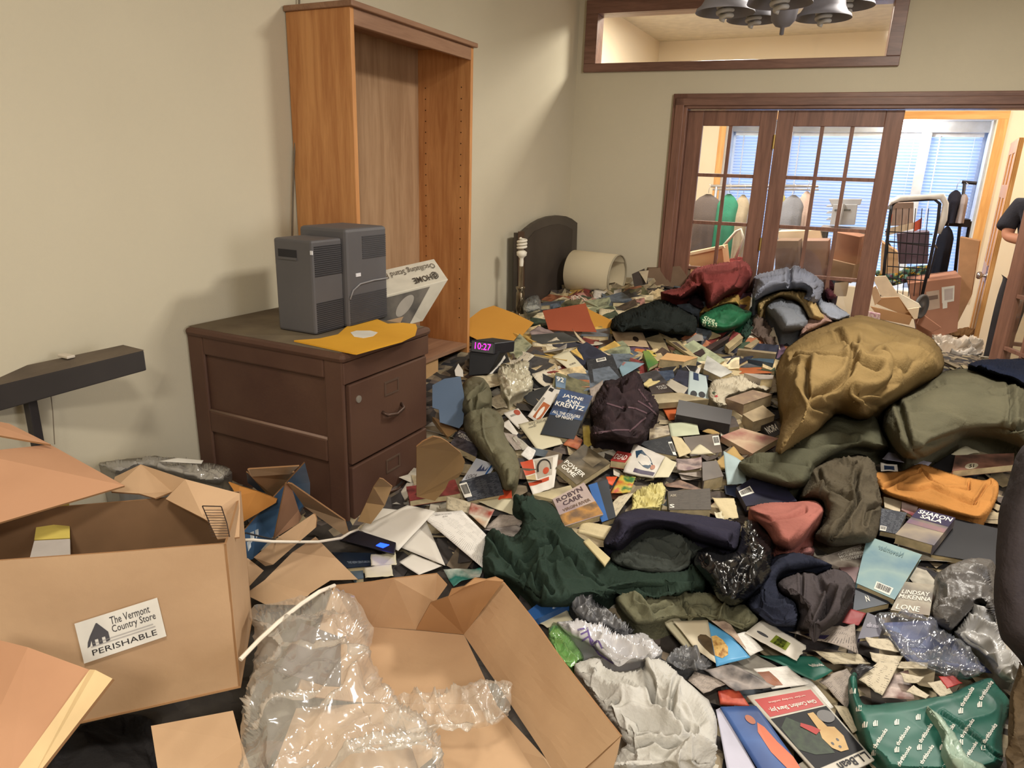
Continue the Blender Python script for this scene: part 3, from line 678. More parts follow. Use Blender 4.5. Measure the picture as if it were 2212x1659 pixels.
# lamp bar at left
LB=mat('dusty_black_plastic',(52,48,48),.5,c2=(44,40,41),scale=4); LT=mat('dusty_grey_top',(112,100,86),.9,c2=(92,82,72),scale=6)
lb=root('desk_lamp',(-1.72,.95,.42),'dusty dark bar-shaped desk lamp on a post in front of the left wall','lamp')
a=atd(317,800,1.98); a2=atd(-60,905,1.86)
t1=atd(311,757,1.97); t2=atd(-60,846,1.85); b1=atd(266,746,2.05); b2=atd(-60,815,1.93); c1=a+(b1-t1)*.8; c2=a2+(b2-t2)*.8
MB().hexa([a2,a,c1,c2,t2,t1,b1,b2]).build('lamp_bar',[LB],lb,bevel=.003)
n_=np.array([0,0,.0015]); MB().hexa([t2+n_*0,t1,b1,b2,t2+n_,t1+n_,b1+n_,b2+n_]).build('dust_layer',LT,lb)
k0=atd(145,772,1.99); MB().box(k0+[-.025,-.012,0],k0+[.02,.012,.008]).build('switch',mat('switch_white',(210,200,184),.5),lb,bevel=.002)
p0=atd(60,850,1.92); MB().hexa([p0+[-.014,-.01,-.5],p0+[.014,-.01,-.5],p0+[.014,.014,-.5],p0+[-.014,.014,-.5],p0+[-.014,-.01,.02],p0+[.014,-.01,.02],p0+[.014,.014,.02],p0+[-.014,.014,.02]]).build('post',LB,lb,bevel=.002)
MB().tube([atd(110,855,1.97),atd(114,890,1.98),atd(118,960,1.98)],.0015,6).build('wire',mat('cord_grey',(120,108,92),.6),lb)
# headboard against the left wall by the corner
HBm=mat('dark_wood',(78,70,62),.5,c2=(62,56,50),scale=3,spec=.4); HBi=mat('dark_panel',(70,62,55),.6,c2=(58,50,45),scale=3)
hb=root('headboard',(-1.97,4.5,0),'dark wooden arched headboard leaning against the left wall by the corner','headboard')
def hbpoly(name,v,o,t,m):
    P=[atx(px,py,-1.975+o) for px,py in pts('O',*v)]; k=len(P); V=[tuple(p) for p in P]+[tuple(p+np.array([-t,0,0])) for p in P]
    ob=mobj(name,V,[tuple(range(k)),tuple(range(2*k-1,k-1,-1))]+[(i,k+i,k+(i+1)%k,(i+1)%k) for i in range(k)],m,hb)
    bm=bmesh.new(); bm.from_mesh(ob.data); bmesh.ops.triangulate(bm,faces=[f for f in bm.faces if len(f.verts)>4]); bmesh.ops.recalc_face_normals(bm,faces=bm.faces); bm.to_mesh(ob.data); bm.free()
hbpoly('panel',[215,350,305,345,340,290,410,235,500,185,590,155,700,140,790,150,860,180,925,230,915,600,890,1350,200,1500],0,.03,HBm)
hbpoly('inset_panel',[300,470,420,330,520,285,620,255,720,245,800,265,870,310,850,700,820,1250,290,1330],.004,.004,HBi)
MB().hexa([atx(px,py,-1.975+o) for (px,py) in pts('O',215,350,290,348) for o in (0,.03)][:0] or [atx(1118,800,-1.97),atx(1132,800,-1.97),atx(1132,800,-2.0),atx(1118,800,-2.0),atx(1119,500,-1.97),atx(1133,500,-1.97),atx(1133,500,-2.0),atx(1119,500,-2.0)]).build('post',mat('brown_post',(82,60,46),.5),hb)
# glass table lamp without shade
SV=mat('mercury_glass',(150,138,118),.15,c2=(110,98,80),scale=10,metal=.8); WB=mat('cfl_white',(236,230,214),.4)
def cfl(mb,c,s=1.0,ax=(0,0,1),turns=3.5):
    ax=np.array(ax,float); u=np.cross(ax,[1,0,0]); u/=np.linalg.norm(u); w_=np.cross(ax,u); P=[]
    for i in range(int(turns*14)+1):
        t=2*math.pi*i/14; P.append(np.array(c)+s*(ax*(.004+.048*i/(turns*14))+.019*(u*math.cos(t)+w_*math.sin(t))*(1 if i<turns*12 else .5)))
    return mb.tube(P,.0058*s,8)
lx,ly=atx(1122,690,-1.86)[:2]; lz=float(hf(lx,ly))-.02
lp=root('table_lamp',(lx,ly,lz),'silvery glass table lamp with a bare spiral bulb, in front of the headboard','lamp')
zt_=atx(1125,575,-1.86)[2]
MB().lathe((lx,ly,lz),[(.001,0),(.05,0),(.05,.012),(.028,.03),(.02,.06),(.026,.075),(.026,.17),(.02,.185),(.028,.2),(.03,.21),(.014,.215),(.012,zt_-lz),(0,zt_-lz)],20).build('lamp_base',SV,lp,True)
zc=zt_; MB().lathe((lx,ly,zc),[(.012,0),(.014,.03),(.012,.045),(.018,.055),(.03,.065),(.032,.085),(.018,.095),(0,.097)],20).build('bulb_base',WB,lp,True)
cfl(MB(),(lx,ly,zc+.098),1.35).build('spiral_bulb',WB,lp,True)
# drum lampshade on its side
SH=mat('shade_linen',(196,182,152),.9,c2=(190,176,146),scale=4)
q0=atd(1238,585,5.12); q1=atd(1334,597,4.94); ax=q1-q0; Ln=np.linalg.norm(ax); sh=root('drum_lampshade',q0,'cream drum lampshade lying on its side by the far wall','lampshade')
r_=.152; MB().lathe(q0,[(r_,0),(r_,Ln),(r_-.004,Ln),(r_-.004,0),(r_,0)],40,axis=ax).build('shade',SH,sh,True)
MB().lathe(q0,[(r_+.002,Ln-.006),(r_+.002,Ln+.003),(r_-.006,Ln+.003),(r_-.006,Ln-.006)],40,axis=ax).build('rim',mat('shade_rim',(170,160,136),.8),sh,True)
# chandelier
ch=root('chandelier',atd(1690,40,2.0),'grey iron chandelier with bell shades and unlit spiral bulbs, hanging from the ceiling','chandelier')
IR=mat('grey_iron',(132,130,136),.5,c2=(116,114,120),scale=4,metal=.2); hub=atd(1690,60,2.0)
MB().lathe(hub,[(0,-.02),(.006,-.018),(.006,0),(.02,.004),(.034,.02),(.038,.05),(.044,.07),(.05,.09),(.05,.11),(.03,.13),(.018,.18),(.012,.4),(.012,CZ-hub[2]-.03),(.06,CZ-hub[2]-.02),(.06,CZ-hub[2]-.001),(0,CZ-hub[2]-.001)],20).build('hub',IR,ch,True)
CFL=mat('cfl_grey',(200,196,190),.5)
for k,(px,py,dp,sc) in enumerate(((1566,28,1.9,1.0),(1627,44,2.12,1.0),(1684,8,1.78,1.02),(1778,40,2.05,1.0),(1822,14,2.3,1.22))):
    c=atd(px,py,dp); 
    s_=MB().lathe(c,[(.079*sc,0),(.077*sc,.008),(.066*sc,.016),(.058*sc,.03),(.05*sc,.07),(.03*sc,.1),(.02*sc,.115),(.02*sc,.14),(.017*sc,.14),(.017*sc,.112),(.027*sc,.098),(.047*sc,.068),(.054*sc,.028),(.063*sc,.013),(.074*sc,.004),(.079*sc,0)],30).build('shade',IR,ch,True)
    d=hub+np.array([0,0,.12])-c; MB().tube([c+[0,0,.14],c+[0,0,.17],c+d*.4+[0,0,.12],hub+[0,0,.11]],.007,8).build('arm',IR,ch,True)
    b=cfl(MB(),c+np.array([0,0,.035]),1.0*sc,ax=(0,0,-1)).build('spiral_bulb',CFL,ch,True)
    MB().lathe(c+np.array([0,0,.03]),[(0,.0),(.018,.004),(.02,.03),(.015,.08),(0,.081)],14).build('bulb_base',CFL,ch,True)
# =================================================================== THE PILE
def litter():
    cart=[(-80,900),(260,1000),(520,1060),(560,1200),(700,1130),(800,1240),(1087,1250),(1345,1590),(1345,1700),(-80,1700)]
    occ_mark(cart)
    r0=np.random.RandomState(8)
    x=np.arange(-2.03,2.15,.035); y=np.arange(-.2,6.55,.035); X,Y=np.meshgrid(x,y,indexing='ij')
    Z=hf(X,Y)-.02+.018*fbm(X*9,Y*9,None,2)
    far=Y>5.12+(X-XW)*.0757
    X=X+r0.uniform(-.013,.013,X.shape); Y=Y+r0.uniform(-.013,.013,Y.shape)
    n=X.shape; V=[tuple(v) for v in np.stack([X,Y,Z],-1).reshape(-1,3)]
    Fc=[];mi=[];r=np.random.RandomState(3)
    pick=lambda: int(r.choice(12,p=[.17,.13,.10,.1,.11,.1,.07,.07,.04,.02,.05,.04]))
    for i in range(n[0]-1):
        for j in range(n[1]-1):
            cx,cy=x[i],y[j]
            # keep clear of walls, cabinet and the far wall thickness
            k=n[1]*i+j
            yw=5.10+(cx-XW)*.0757
            if yw-.03<cy<yw+.12 and cx<-.0: continue
            Fc.append((k,k+n[1],k+n[1]+1,k+1)); mi.append(11 if (cy<1.55 and cx<-.4) else int(r.choice([11,11,7,3,4,1,5,6])))
    # scraps, page blocks and torn sheets lying in it
    for q in range(7600):
        while True:
            cx=r.uniform(-2.0,1.6);cy=r.uniform(.55,6.2)
            if abs(math.degrees(math.atan2(cx,cy))+26)<44: break
        yw=5.10+(cx-XW)*.0757
        if yw-.12<cy<yw+.2 and cx<.1: continue
        if cx<-1.3 and 1.5<cy<2.2: continue
        if cx<-1.68 and 2.1<cy<3.15: continue
        if cy>5.5 and r.rand()<.4: continue
        w=r.uniform(.03,.12);l=w*r.uniform(1,2.2);th=r.choice([.001,.001,.003,.016,.028]); 
        if th>.01: w=r.uniform(.08,.13); l=w*1.5
        n_=hnorm(cx,cy); n_=n_+np.array([r.normal()*.28,r.normal()*.28,0]); n_/=np.linalg.norm(n_)
        a=r.uniform(0,2*math.pi); u=np.array([math.cos(a),math.sin(a),0]); u=u-n_*(u@n_); u/=np.linalg.norm(u); v=np.cross(n_,u)
        c=np.array([cx,cy,float(hf(cx,cy))-.006+r.uniform(-.014,.008)]); 
        qx,qy=proj(c)
        if occ_at(qx,qy,0): continue
        if any(occ_at(*proj(c+s1*u*w*.5+s2*v*l*.5)) for s1,s2 in ((1,1),(1,-1),(-1,1),(-1,-1),(1,0),(0,1))):
            if w>.09: w*=.6; l*=.6
            th=min(th,.003); n_=hnorm(cx,cy); u=u-n_*(u@n_); u/=np.linalg.norm(u); v=np.cross(n_,u); c[2]=float(hf(cx,cy))-.008+r.uniform(-.004,.004)
        k=len(V); m=pick(); bend=r.uniform(-.3,.3)*w if th<.01 else 0
        if th<.01:
            for s in (-1,0,1):
                for t in (-1,1): V.append(tuple(c+u*w/2*s*(1+r.uniform(-.2,.2))+v*l/2*t*(1+r.uniform(-.25,.25))+n_*(abs(s)*bend+.004)))
            Fc+=[(k,k+2,k+3,k+1),(k+2,k+4,k+5,k+3)]; mi+=[m,m]
        else:
            P=[c+u*w/2*s+v*l/2*t+n_*h for h in (-th/2,th/2) for s,t in ((-1,-1),(1,-1),(1,1),(-1,1))]; V+=[tuple(p) for p in P]
            Fc+=[(k+4,k+5,k+6,k+7),(k,k+1,k+5,k+4),(k+1,k+2,k+6,k+5),(k+2,k+3,k+7,k+6),(k+3,k,k+4,k+7)]; mi+=[m,0,0,0,m]
    cols=[(178,162,130),(140,126,104),(196,188,172),(70,65,64),(116,102,86),(160,146,118),(50,49,53),(96,86,80),(92,100,108),(124,86,68),(168,162,152),(62,56,50)]
    ms=[mat('litter_%02d'%i,c,.85,c2=tuple(int(v*.8) for v in c),scale=22) for i,c in enumerate(cols)]
    A=np.array(V); cen=np.array([A[list(f)].mean(0) for f in Fc]); wall=5.10+(cen[:,0]-XW)*.0757+.06
    for sel,lab in ((cen[:,1]<wall,'deep litter of scraps, torn pages and worn paperbacks covering the near room floor'),(cen[:,1]>=wall,'litter of scraps and pages on the floor of the far room beyond the doorway')):
        ids=np.where(sel)[0]; use=sorted({v for i in ids for v in Fc[i]}); mp_={v:k for k,v in enumerate(use)}
        o=mobj('litter_heap',[V[v] for v in use],[tuple(mp_[v] for v in Fc[i]) for i in ids],ms,mi=[mi[i] for i in ids]); tagit(o,lab,'litter',kind='stuff')
from mathutils.bvhtree import BVHTree
def on_mound(px,py,bv,tl,off=.0015):
    d=Vector(ray(px,py)).normalized(); h=bv.ray_cast(Vector(C)-tl,d)
    if h[0] is None: return None
    n=h[1] if h[1].dot(d)<0 else -h[1]
    return np.array(h[0]+tl)+np.array(n)*off
def stripes(par,bv,tl,fr,lines,w,m,name):
    mb=MB()
    for L_ in lines:
        P=pts(fr,*L_); n_=26; prev=None
        for i in range(n_+1):
            t=i/n_*(len(P)-1); k=min(int(t),len(P)-2); f=t-k; x=P[k][0]*(1-f)+P[k+1][0]*f; y=P[k][1]*(1-f)+P[k+1][1]*f
            dx=P[k+1][0]-P[k][0];dy=P[k+1][1]-P[k][1]; l=math.hypot(dx,dy); nx_,ny_=-dy/l*w,dx/l*w
            a=on_mound(x-nx_,y-ny_,bv,tl,.0018);b=on_mound(x+nx_,y+ny_,bv,tl,.0018)
            if a is None or b is None or (prev is not None and np.linalg.norm(a-prev[0])>.09): prev=prev; 
            else:
                if prev is not None: mb.add([prev[0],prev[1],b,a],[(0,1,2,3)])
                prev=(a,b)
    if mb.v: mb.build(name,m,par,True)
# ---- garments and bags -------------------------------------------------
G=math.radians
MOUND('olive_comforter','X',[1809,890,1856,905,1893,893,1905,935,1925,965,1900,975,1860,968,1830,970,1790,990,1760,1015,1757,1035,1738,1055,1705,1058,1650,1042,1612,1030,1592,1010,1600,995,1640,978,1687,978,1723,952,1766,928],.10,
 cloth('olive_cotton',(84,83,66)),'dark olive green quilt end coming out from under the tan duvet','quilt',R=26,fold=.016,wl=.13,dirn=.3,creases=[('X',[1610,1000,1680,1000,1740,1005],.02,6),('X',[1700,975,1790,960,1850,950],.02,6)],lift=.02)
MOUND('olive_comforter','X',[1912,880,1960,845,2022,812,2040,802,2083,796,2119,801,2150,815,2187,819,2235,838,2240,985,2180,958,2141,947,2083,944,2065,955,2006,985,1979,995,1955,992,1935,975,1918,950,1905,920],.20,
 cloth('olive_cotton2',(92,88,70)),'thick olive green comforter heaped at the right edge above the orange shirt','comforter',R=60,fold=.016,wl=.16,dirn=.5,creases=[('X',[1965,995,2010,960,2080,935,2212,925],.03,7),('X',[1935,860,1950,900,1965,960,1990,990],.025,7),('X',[2030,830,2090,825,2150,850,2180,850],.012,5),('X',[2180,830,2190,880,2180,930],.018,6)],lift=.04)
MOUND('tan_duvet','X',[1705,745,1752,715,1802,697,1834,684,1862,680,1893,688,1938,701,1983,711,2017,731,2037,765,2039,794,2022,818,1975,845,1930,874,1893,895,1875,908,1850,908,1809,893,1785,912,1766,934,1723,958,1700,977,1686,987,1672,976,1684,940,1696,905,1684,880,1682,850,1676,805,1690,765],.30,
 cloth('tan_cotton',(132,110,72),c2=(121,100,64)),'large mustard tan duvet bunched into a ball on the pile at the right','duvet',R=95,fold=.03,wl=.17,dirn=.8,aniso=2.2,crum=.25,
 creases=[('X',[1715,775,1770,785,1830,792,1850,800,1885,812],.05,6),('X',[1712,762,1755,745,1800,735,1850,735],.025,6),('X',[1838,770,1842,795,1830,820,1800,840,1760,850],.03,7),('X',[1900,770,1925,800,1920,830,1890,850,1860,850],.03,7),('X',[1800,720,1830,740,1845,765],.02,5),('X',[1850,850,1880,870,1900,880],.03,6),('X',[1745,800,1740,840,1760,875,1800,890],.035,7)],
 ridges=[('X',[1800,722,1860,712,1930,730,1980,745],.02,6),('X',[1860,760,1905,800,1895,835],.03,9),('X',[1690,850,1700,900,1690,960],.02,8)],lift=.05,seed=3,dens=9000)
MOUND('brown_sweater','C',[430,600,550,585,640,555,740,590,800,700,860,1000,850,1150,845,1280,780,1430,600,1460,450,1470,350,1470,250,1420,200,1380,310,1150,280,1030,60,1010,90,880,160,720,300,650],.13,
 cloth('brown_knit',(86,78,64)),'dark olive brown sweater crumpled beside the pink cloth','sweater',R=40,fold=.02,wl=.11,dirn=1.3,creases=[('C',[620,760,600,900,620,1080,480,1230,370,1400],.022,5),('C',[240,740,330,900,480,980,600,1070],.015,5),('C',[850,1070,720,1110,700,1250],.014,4)],lift=.01)
MOUND('pink_cloth','B',[1380,1095,1550,1040,1850,1030,1960,1012,2060,1025,2130,1090,2125,1170,2060,1290,1920,1430,1800,1520,1640,1450,1580,1320,1470,1220],.12,
 cloth('salmon_fleece',(166,104,94)),'salmon pink fleece folded to a point beside the brown sweater','fleece',R=34,fold=.008,wl=.12,dirn=.2,creases=[('B',[1400,1130,1600,1200,1780,1180,1940,1100],.01,5)],ridges=[('B',[1850,1480,1950,1300,2090,1130],.012,6)],lift=.045,crum=.1)
MOUND('pink_sock','C',[10,1490,90,1470,180,1455,220,1490,195,1540,120,1550,50,1545,-10,1530],.04,cloth('dusty_pink',(150,104,100)),'small dusty pink sock poking out under the pink fleece','sock',R=12,fold=.005,wl=.05,dens=700)
MOUND('orange_shirt','C',[750,745,900,748,1050,740,1160,680,1230,660,1400,720,1640,800,1690,800,1850,830,1900,790,1980,850,1975,980,1880,1160,1780,1220,1500,1150,1200,1070,1040,1020,860,960,790,850],.045,
 cloth('orange_jersey',(182,126,68)),'bright orange folded shirt lying across books below the olive comforter','shirt',R=16,e0=.01,fold=.006,wl=.12,dirn=-.3,crum=.1,
 creases=[('C',[870,890,1000,840,1120,760,1220,735],.012,4),('C',[1020,890,1200,910,1320,890,1500,970,1740,1050],.012,4),('C',[1230,720,1330,830,1450,900,1690,900,1690,830],.012,3),('C',[1740,1050,1850,860,1890,830],.01,3)],lift=.02,dens=7000)
MOUND('navy_sweatshirt','X',[1320,1140,1326,1120,1345,1104,1379,1096,1427,1101,1476,1108,1526,1115,1571,1122,1602,1128,1600,1160,1592,1192,1560,1186,1530,1176,1500,1168,1470,1152,1440,1142,1410,1142,1375,1155,1352,1178,1335,1190,1308,1182,1302,1172],.11,
 cloth('navy_fleece',(50,48,64)),'navy blue sweatshirt rolled in an arch next to the black bag','sweatshirt',R=30,fold=.012,wl=.1,dirn=.1,lift=.04,ridges=[('X',[1345,1130,1400,1118,1480,1128,1580,1150],.02,12)])
MOUND('charcoal_lining','X',[1318,1196,1340,1180,1358,1165,1385,1146,1420,1140,1460,1150,1500,1168,1530,1180,1505,1200,1490,1225,1460,1240,1400,1238,1350,1228,1322,1215],.05,
 cloth('charcoal_green',(66,70,66)),'dark grey green inside-out garment inside the navy sweatshirt arch','garment',R=18,fold=.02,wl=.07,dirn=.6,creases=[('X',[1400,1165,1450,1185,1500,1195],.02,4)],lift=.015)
MOUND('green_sweatpants','X',[1108,1062,1145,1073,1190,1080,1210,1105,1217,1135,1262,1160,1300,1195,1350,1222,1390,1233,1480,1230,1490,1215,1510,1225,1530,1250,1525,1275,1470,1278,1400,1275,1330,1282,1315,1300,1270,1292,1235,1312,1160,1312,1130,1280,1085,1255,1045,1245,1042,1200,1050,1150,1064,1143,1085,1152,1108,1160,1125,1145,1132,1115,1108,1108],.10,
 cloth('bottle_green',(46,60,52)),'dark bottle green sweatpants sprawled in front of the typed white papers','sweatpants',R=34,fold=.022,wl=.12,dirn=-.6,aniso=2.8,creases=[('X',[1060,1160,1110,1205,1150,1230,1190,1280],.03,6),('X',[1115,1195,1160,1185,1200,1170],.025,5),('X',[1185,1150,1205,1190,1240,1210,1300,1240],.022,6),('X',[1320,1262,1380,1255,1440,1262],.02,5),('X',[1130,1240,1180,1215,1240,1205],.02,5)],
 ridges=[('X',[1150,1240,1200,1205,1260,1215],.02,9),('X',[1330,1240,1400,1230,1480,1235],.02,10)],lift=.01,dens=8000)
BLK=mat('black_film',(22,22,24),.22,c2=(16,16,18),spec=.7,bump=.2,bscale=35)
MOUND('black_bin_bag','X',[1532,1175,1565,1195,1594,1192,1600,1140,1612,1118,1640,1126,1665,1158,1676,1200,1660,1250,1640,1275,1612,1297,1583,1312,1552,1297,1535,1265,1518,1245,1494,1215,1505,1190],.13,BLK,'shiny black plastic bag crumpled over the end of the navy sweatshirt','bag',R=30,fold=.016,wl=.08,dirn=1.2,crum=.45,lift=.03)
MOUND('dark_sweatshirt','G',[0,330,60,250,110,60,150,-10,330,-60,560,-20,700,40,640,60,560,70,440,95,300,120,235,190,260,260,350,310,415,380,410,540,340,545,200,530,100,450,20,400],.09,cloth('navy_blue',(44,47,62)),'navy blue outer cloth of the sweatshirt wrapped round the charcoal grey fleece','sweatshirt',R=26,fold=.016,wl=.1,lift=.02,dirn=1.0)
MOUND('charcoal_sweatshirt','G',[240,195,290,140,380,110,440,95,500,95,580,120,640,80,720,60,800,110,870,180,870,320,830,400,760,500,680,550,600,590,530,570,410,545,415,440,410,370,350,310,270,270],.12,
 cloth('charcoal_fleece',(78,72,74)),'charcoal grey fleece with deep folds lying in front of the pink fleece','sweatshirt',R=34,fold=.014,wl=.12,dirn=1.3,creases=[('G',[440,110,450,250,450,330,400,500],.012,4),('G',[680,260,640,370,570,500],.04,8),('G',[560,130,620,200,690,270],.015,5)],lift=.03)
MOUND('olive_tshirt','H',[400,505,430,470,520,440,650,430,770,460,860,448,960,460,1080,460,1130,500,1190,560,1280,540,1330,575,1390,640,1350,700,1300,722,1200,690,1100,655,1000,640,900,650,800,640,700,680,560,690,500,645,450,590],.05,
 cloth('faded_olive',(112,110,88)),'faded olive shirt rumpled in front of the dark green sweatpants','shirt',R=24,fold=.018,wl=.07,dirn=-.2,lift=.01,creases=[('H',[560,520,640,580,700,540,780,520],.02,5),('H',[860,470,920,570,1000,630],.015,4)])
GREYB=mat('grey_film',(104,104,106),.3,c2=(90,90,92),spec=.6,bump=.4,bscale=50)
MOUND('grey_plastic_bag','H',[75,480,100,420,150,390,230,398,262,450,262,510,350,540,450,640,560,715,500,735,410,750,300,690,160,650,110,590],.05,GREYB,'crumpled grey plastic bag between the sweatpants and the white bag','bag',R=16,fold=.016,wl=.05,crum=.9,dirn=-.7,lift=.01)
MOUND('grey_mailer','H',[740,900,790,850,860,830,930,850,1000,835,1060,890,1095,950,1060,985,950,1000,850,1005,790,980,745,950],.035,GREYB,'dark grey crumpled mailer beside the blue food magazine','mailer',R=14,fold=.012,wl=.06,crum=.7,dens=2500)
WF=filmmat('white_bag_film',(222,220,222),.72,.14)
MOUND('white_plastic_bag','H',[-10,660,60,650,150,640,330,680,420,745,520,730,610,712,690,790,755,860,690,915,560,945,450,962,390,945,280,850,180,800,90,760],.05,WF,'translucent white plastic bag with purple print above the white sheet','bag',R=22,fold=.012,wl=.08,crum=.7,lift=.02)
GF=filmmat('green_bag_film',(150,214,120),.6,.2)
_wp=bpy.data.objects['white_plastic_bag']; _wpb=BVHTree.FromPolygons([tuple(v.co) for v in _wp.data.vertices],[tuple(q.vertices) for q in _wp.data.polygons]); _wpt=Vector(LOC[_wp.name])
for _l in ([215,700,240,800,300,880,400,945],[150,720,200,705],[170,745,215,725],[180,790,225,760,260,800],[250,820,290,790,320,840]): stripes(_wp,_wpb,_wpt,'H',[_l],1.8,mat('purple_print',(104,84,140),.5),'purple_print')
MOUND('green_air_pillow','H',[-60,720,-20,665,40,680,110,760,200,900,180,935,110,965,40,960,-30,860],.04,GF,'translucent green inflated plastic pillow against the big open carton','air pillow',R=14,fold=.008,wl=.06,crum=.7,dens=2200)
MOUND('white_bedsheet','H',[110,1000,115,935,180,900,280,862,335,880,345,940,430,975,520,985,600,1010,600,950,640,915,690,908,770,960,850,1030,940,1080,1050,1180,1115,1280,1115,1400,1095,1520,1075,1700,300,1700,330,1600,440,1520,420,1400,330,1300,270,1220,225,1150,160,1060],.10,
 cloth('white_cotton',(192,189,182),c2=(184,181,173)),'crumpled white bedsheet in the foreground beside the big open carton','bedsheet',R=40,fold=.036,wl=.15,dirn=-.75,aniso=3.5,crum=.25,sharp=.9,
 creases=[('H',[600,950,640,1050,700,1150,790,1240],.03,6),('H',[430,1480,560,1420,700,1410,860,1440,1050,1500],.035,7),('H',[340,1290,480,1330,600,1330,700,1350],.025,6),('H',[240,1140,330,1120,430,1110],.02,5),('H',[830,1040,800,1160,790,1240,900,1310],.025,6)],
 ridges=[('H',[640,960,760,1080,900,1200,1000,1330],.025,10),('H',[360,1180,520,1170,700,1210,850,1300],.02,9)],lift=.01,dens=9000,seed=5)
MOUND('grey_mailer_sack','G',[1500,130,1600,60,1720,0,1850,-15,1985,0,1995,250,2000,400,2000,530,1950,440,1885,345,1800,420,1700,510,1630,572,1560,540,1490,500,1465,390,1500,300],.09,
 mat('grey_poly',(100,96,92),.4,c2=(90,86,83),spec=.5,bump=.3,bscale=60),'grey plastic mailing bag torn open beside the hanging grey sleeve','mailing bag',R=30,fold=.01,wl=.09,crum=.6,lift=.02)
MOUND('white_film_lining','G',[1640,570,1760,470,1880,345,1960,430,2000,530,2010,620,2060,720,2150,800,2230,850,2200,960,2130,1020,2040,960,1975,890,1930,800,1860,730,1760,680,1690,620],.05,
 mat('white_poly',(196,194,190),.3,c2=(180,178,175),spec=.5),'white plastic lining spilling from the torn grey mailing bag','plastic film',R=20,fold=.02,wl=.08,crum=.5,lift=.01)
TEAL=mat('teal_poly',(40,100,86),.5,c2=(34,90,78),spec=.4)
def thrift(o,frame,cells,ang=0.97,s=92):
    pass
tb=MOUND('teal_mailer','G',[800,955,850,880,890,900,885,980,895,1080,930,1150,1000,1155,1180,1140,1330,1120,1480,1095,1640,1065,1780,990,1945,930,2010,1000,2060,1050,2110,1120,2095,1220,2040,1400,2060,1700,1130,1700,1060,1575,960,1500,905,1340,850,1200],.05,TEAL,'teal green plastic book mailer printed all over with white lettering, bottom right','mailer',R=22,fold=.008,wl=.16,dirn=.8,crum=.3,lift=.02,dens=7000,seed=9,
 creases=[('G',[1560,1230,1700,1330,1900,1460,2060,1590],.01,3)])
# white lettering following the mailer
from mathutils.bvhtree import BVHTree
_bv=BVHTree.FromObject(tb,bpy.context.evaluated_depsgraph_get()) if False else BVHTree.FromPolygons([tuple(v.co) for v in tb.data.vertices],[tuple(p.vertices) for p in tb.data.polygons])
_tl=Vector(LOC[tb.name])
def on_mound(px,py,bv,tl,off=.0015):
    d=Vector(ray(px,py)).normalized(); h=bv.ray_cast(Vector(C)-tl,d)
    if h[0] is None: return None
    n=h[1] if h[1].dot(d)<0 else -h[1]
    return np.array(h[0]+tl)+np.array(n)*off
def decal(s,fr,c,hgt,ang,par,bv,tl,col,name='lettering',bold=.02,wid=None,shear=0,m=None):
    """print s on a soft surface: c left-baseline point, hgt letter height px in frame, ang direction"""
    V,Fc=textmesh(s,bold,shear) if isinstance(s,str) else s
    w=wid if wid else hgt*.62*len(s)
    cp=pts(fr,*c)[0]; k=FR[fr][2]; out=[];ok=True
    for x,y in V:
        X=x*w/k;Y=y*hgt/k; px=cp[0]+X*math.cos(ang)-(-Y)*-math.sin(ang)*-1 if False else cp[0]+X*math.cos(ang)-Y*math.sin(-ang)*-1*-1
        px=cp[0]+X*math.cos(ang)-Y*math.sin(ang); py=cp[1]-X*math.sin(ang)-Y*math.cos(ang)
        p=on_mound(px,py,bv,tl)
        if p is None: return None
        out.append(p)
    return mobj(name,out,Fc,m or mat('ink_%d_%d_%d'%col,col,.5),par)
LOGO=(np.array([(0,0),(.3,0),(.3,.8),(.12,.8),(.12,.6),(0,.6),(.36,0),(.62,0),(.62,1),(.36,1),(.68,0),(.9,0),(1,.9),(.8,.95)]),[(0,1,2,3,4,5),(6,7,8,9),(10,11,12,13)])
for (lx_,ly_) in ((1010,1330),(1180,1320),(1350,1280),(1690,1230),(1840,1180),(1000,1000+560),(1180,1540),(1360,1520),(1540,1520),(1690,1480),(1870,1520),(2010,1440),(930,1340),(1190,1700),(1370,1690),(1560,1680),(830,1010+60),(1720,1660),(880,1210)):
    if ly_>1640 and lx_>2000: continue
    a_=math.radians(58)
    decal(LOGO,'G',(lx_,ly_),46,math.radians(5),tb,_bv,_tl,WHITE,'logo_mark',wid=40)
    q=decal('thriftbooks','G',(lx_+34,ly_-52),34,a_,tb,_bv,_tl,WHITE,wid=176,bold=.03)
MOUND('clear_strap_film','G',[1420,1150,1450,1150,1560,1230,1600,1300,1680,1390,1740,1500,1780,1570,1880,1610,1930,1700,1690,1700,1600,1560,1565,1480,1580,1380,1500,1250],.02,
 mat('milky_poly',(170,190,170),.35,c2=(150,172,156),spec=.5),'milky strip of torn plastic lying over the teal mailer','plastic strip',R=14,fold=.012,wl=.06,dirn=1,lift=.085,dens=2500)
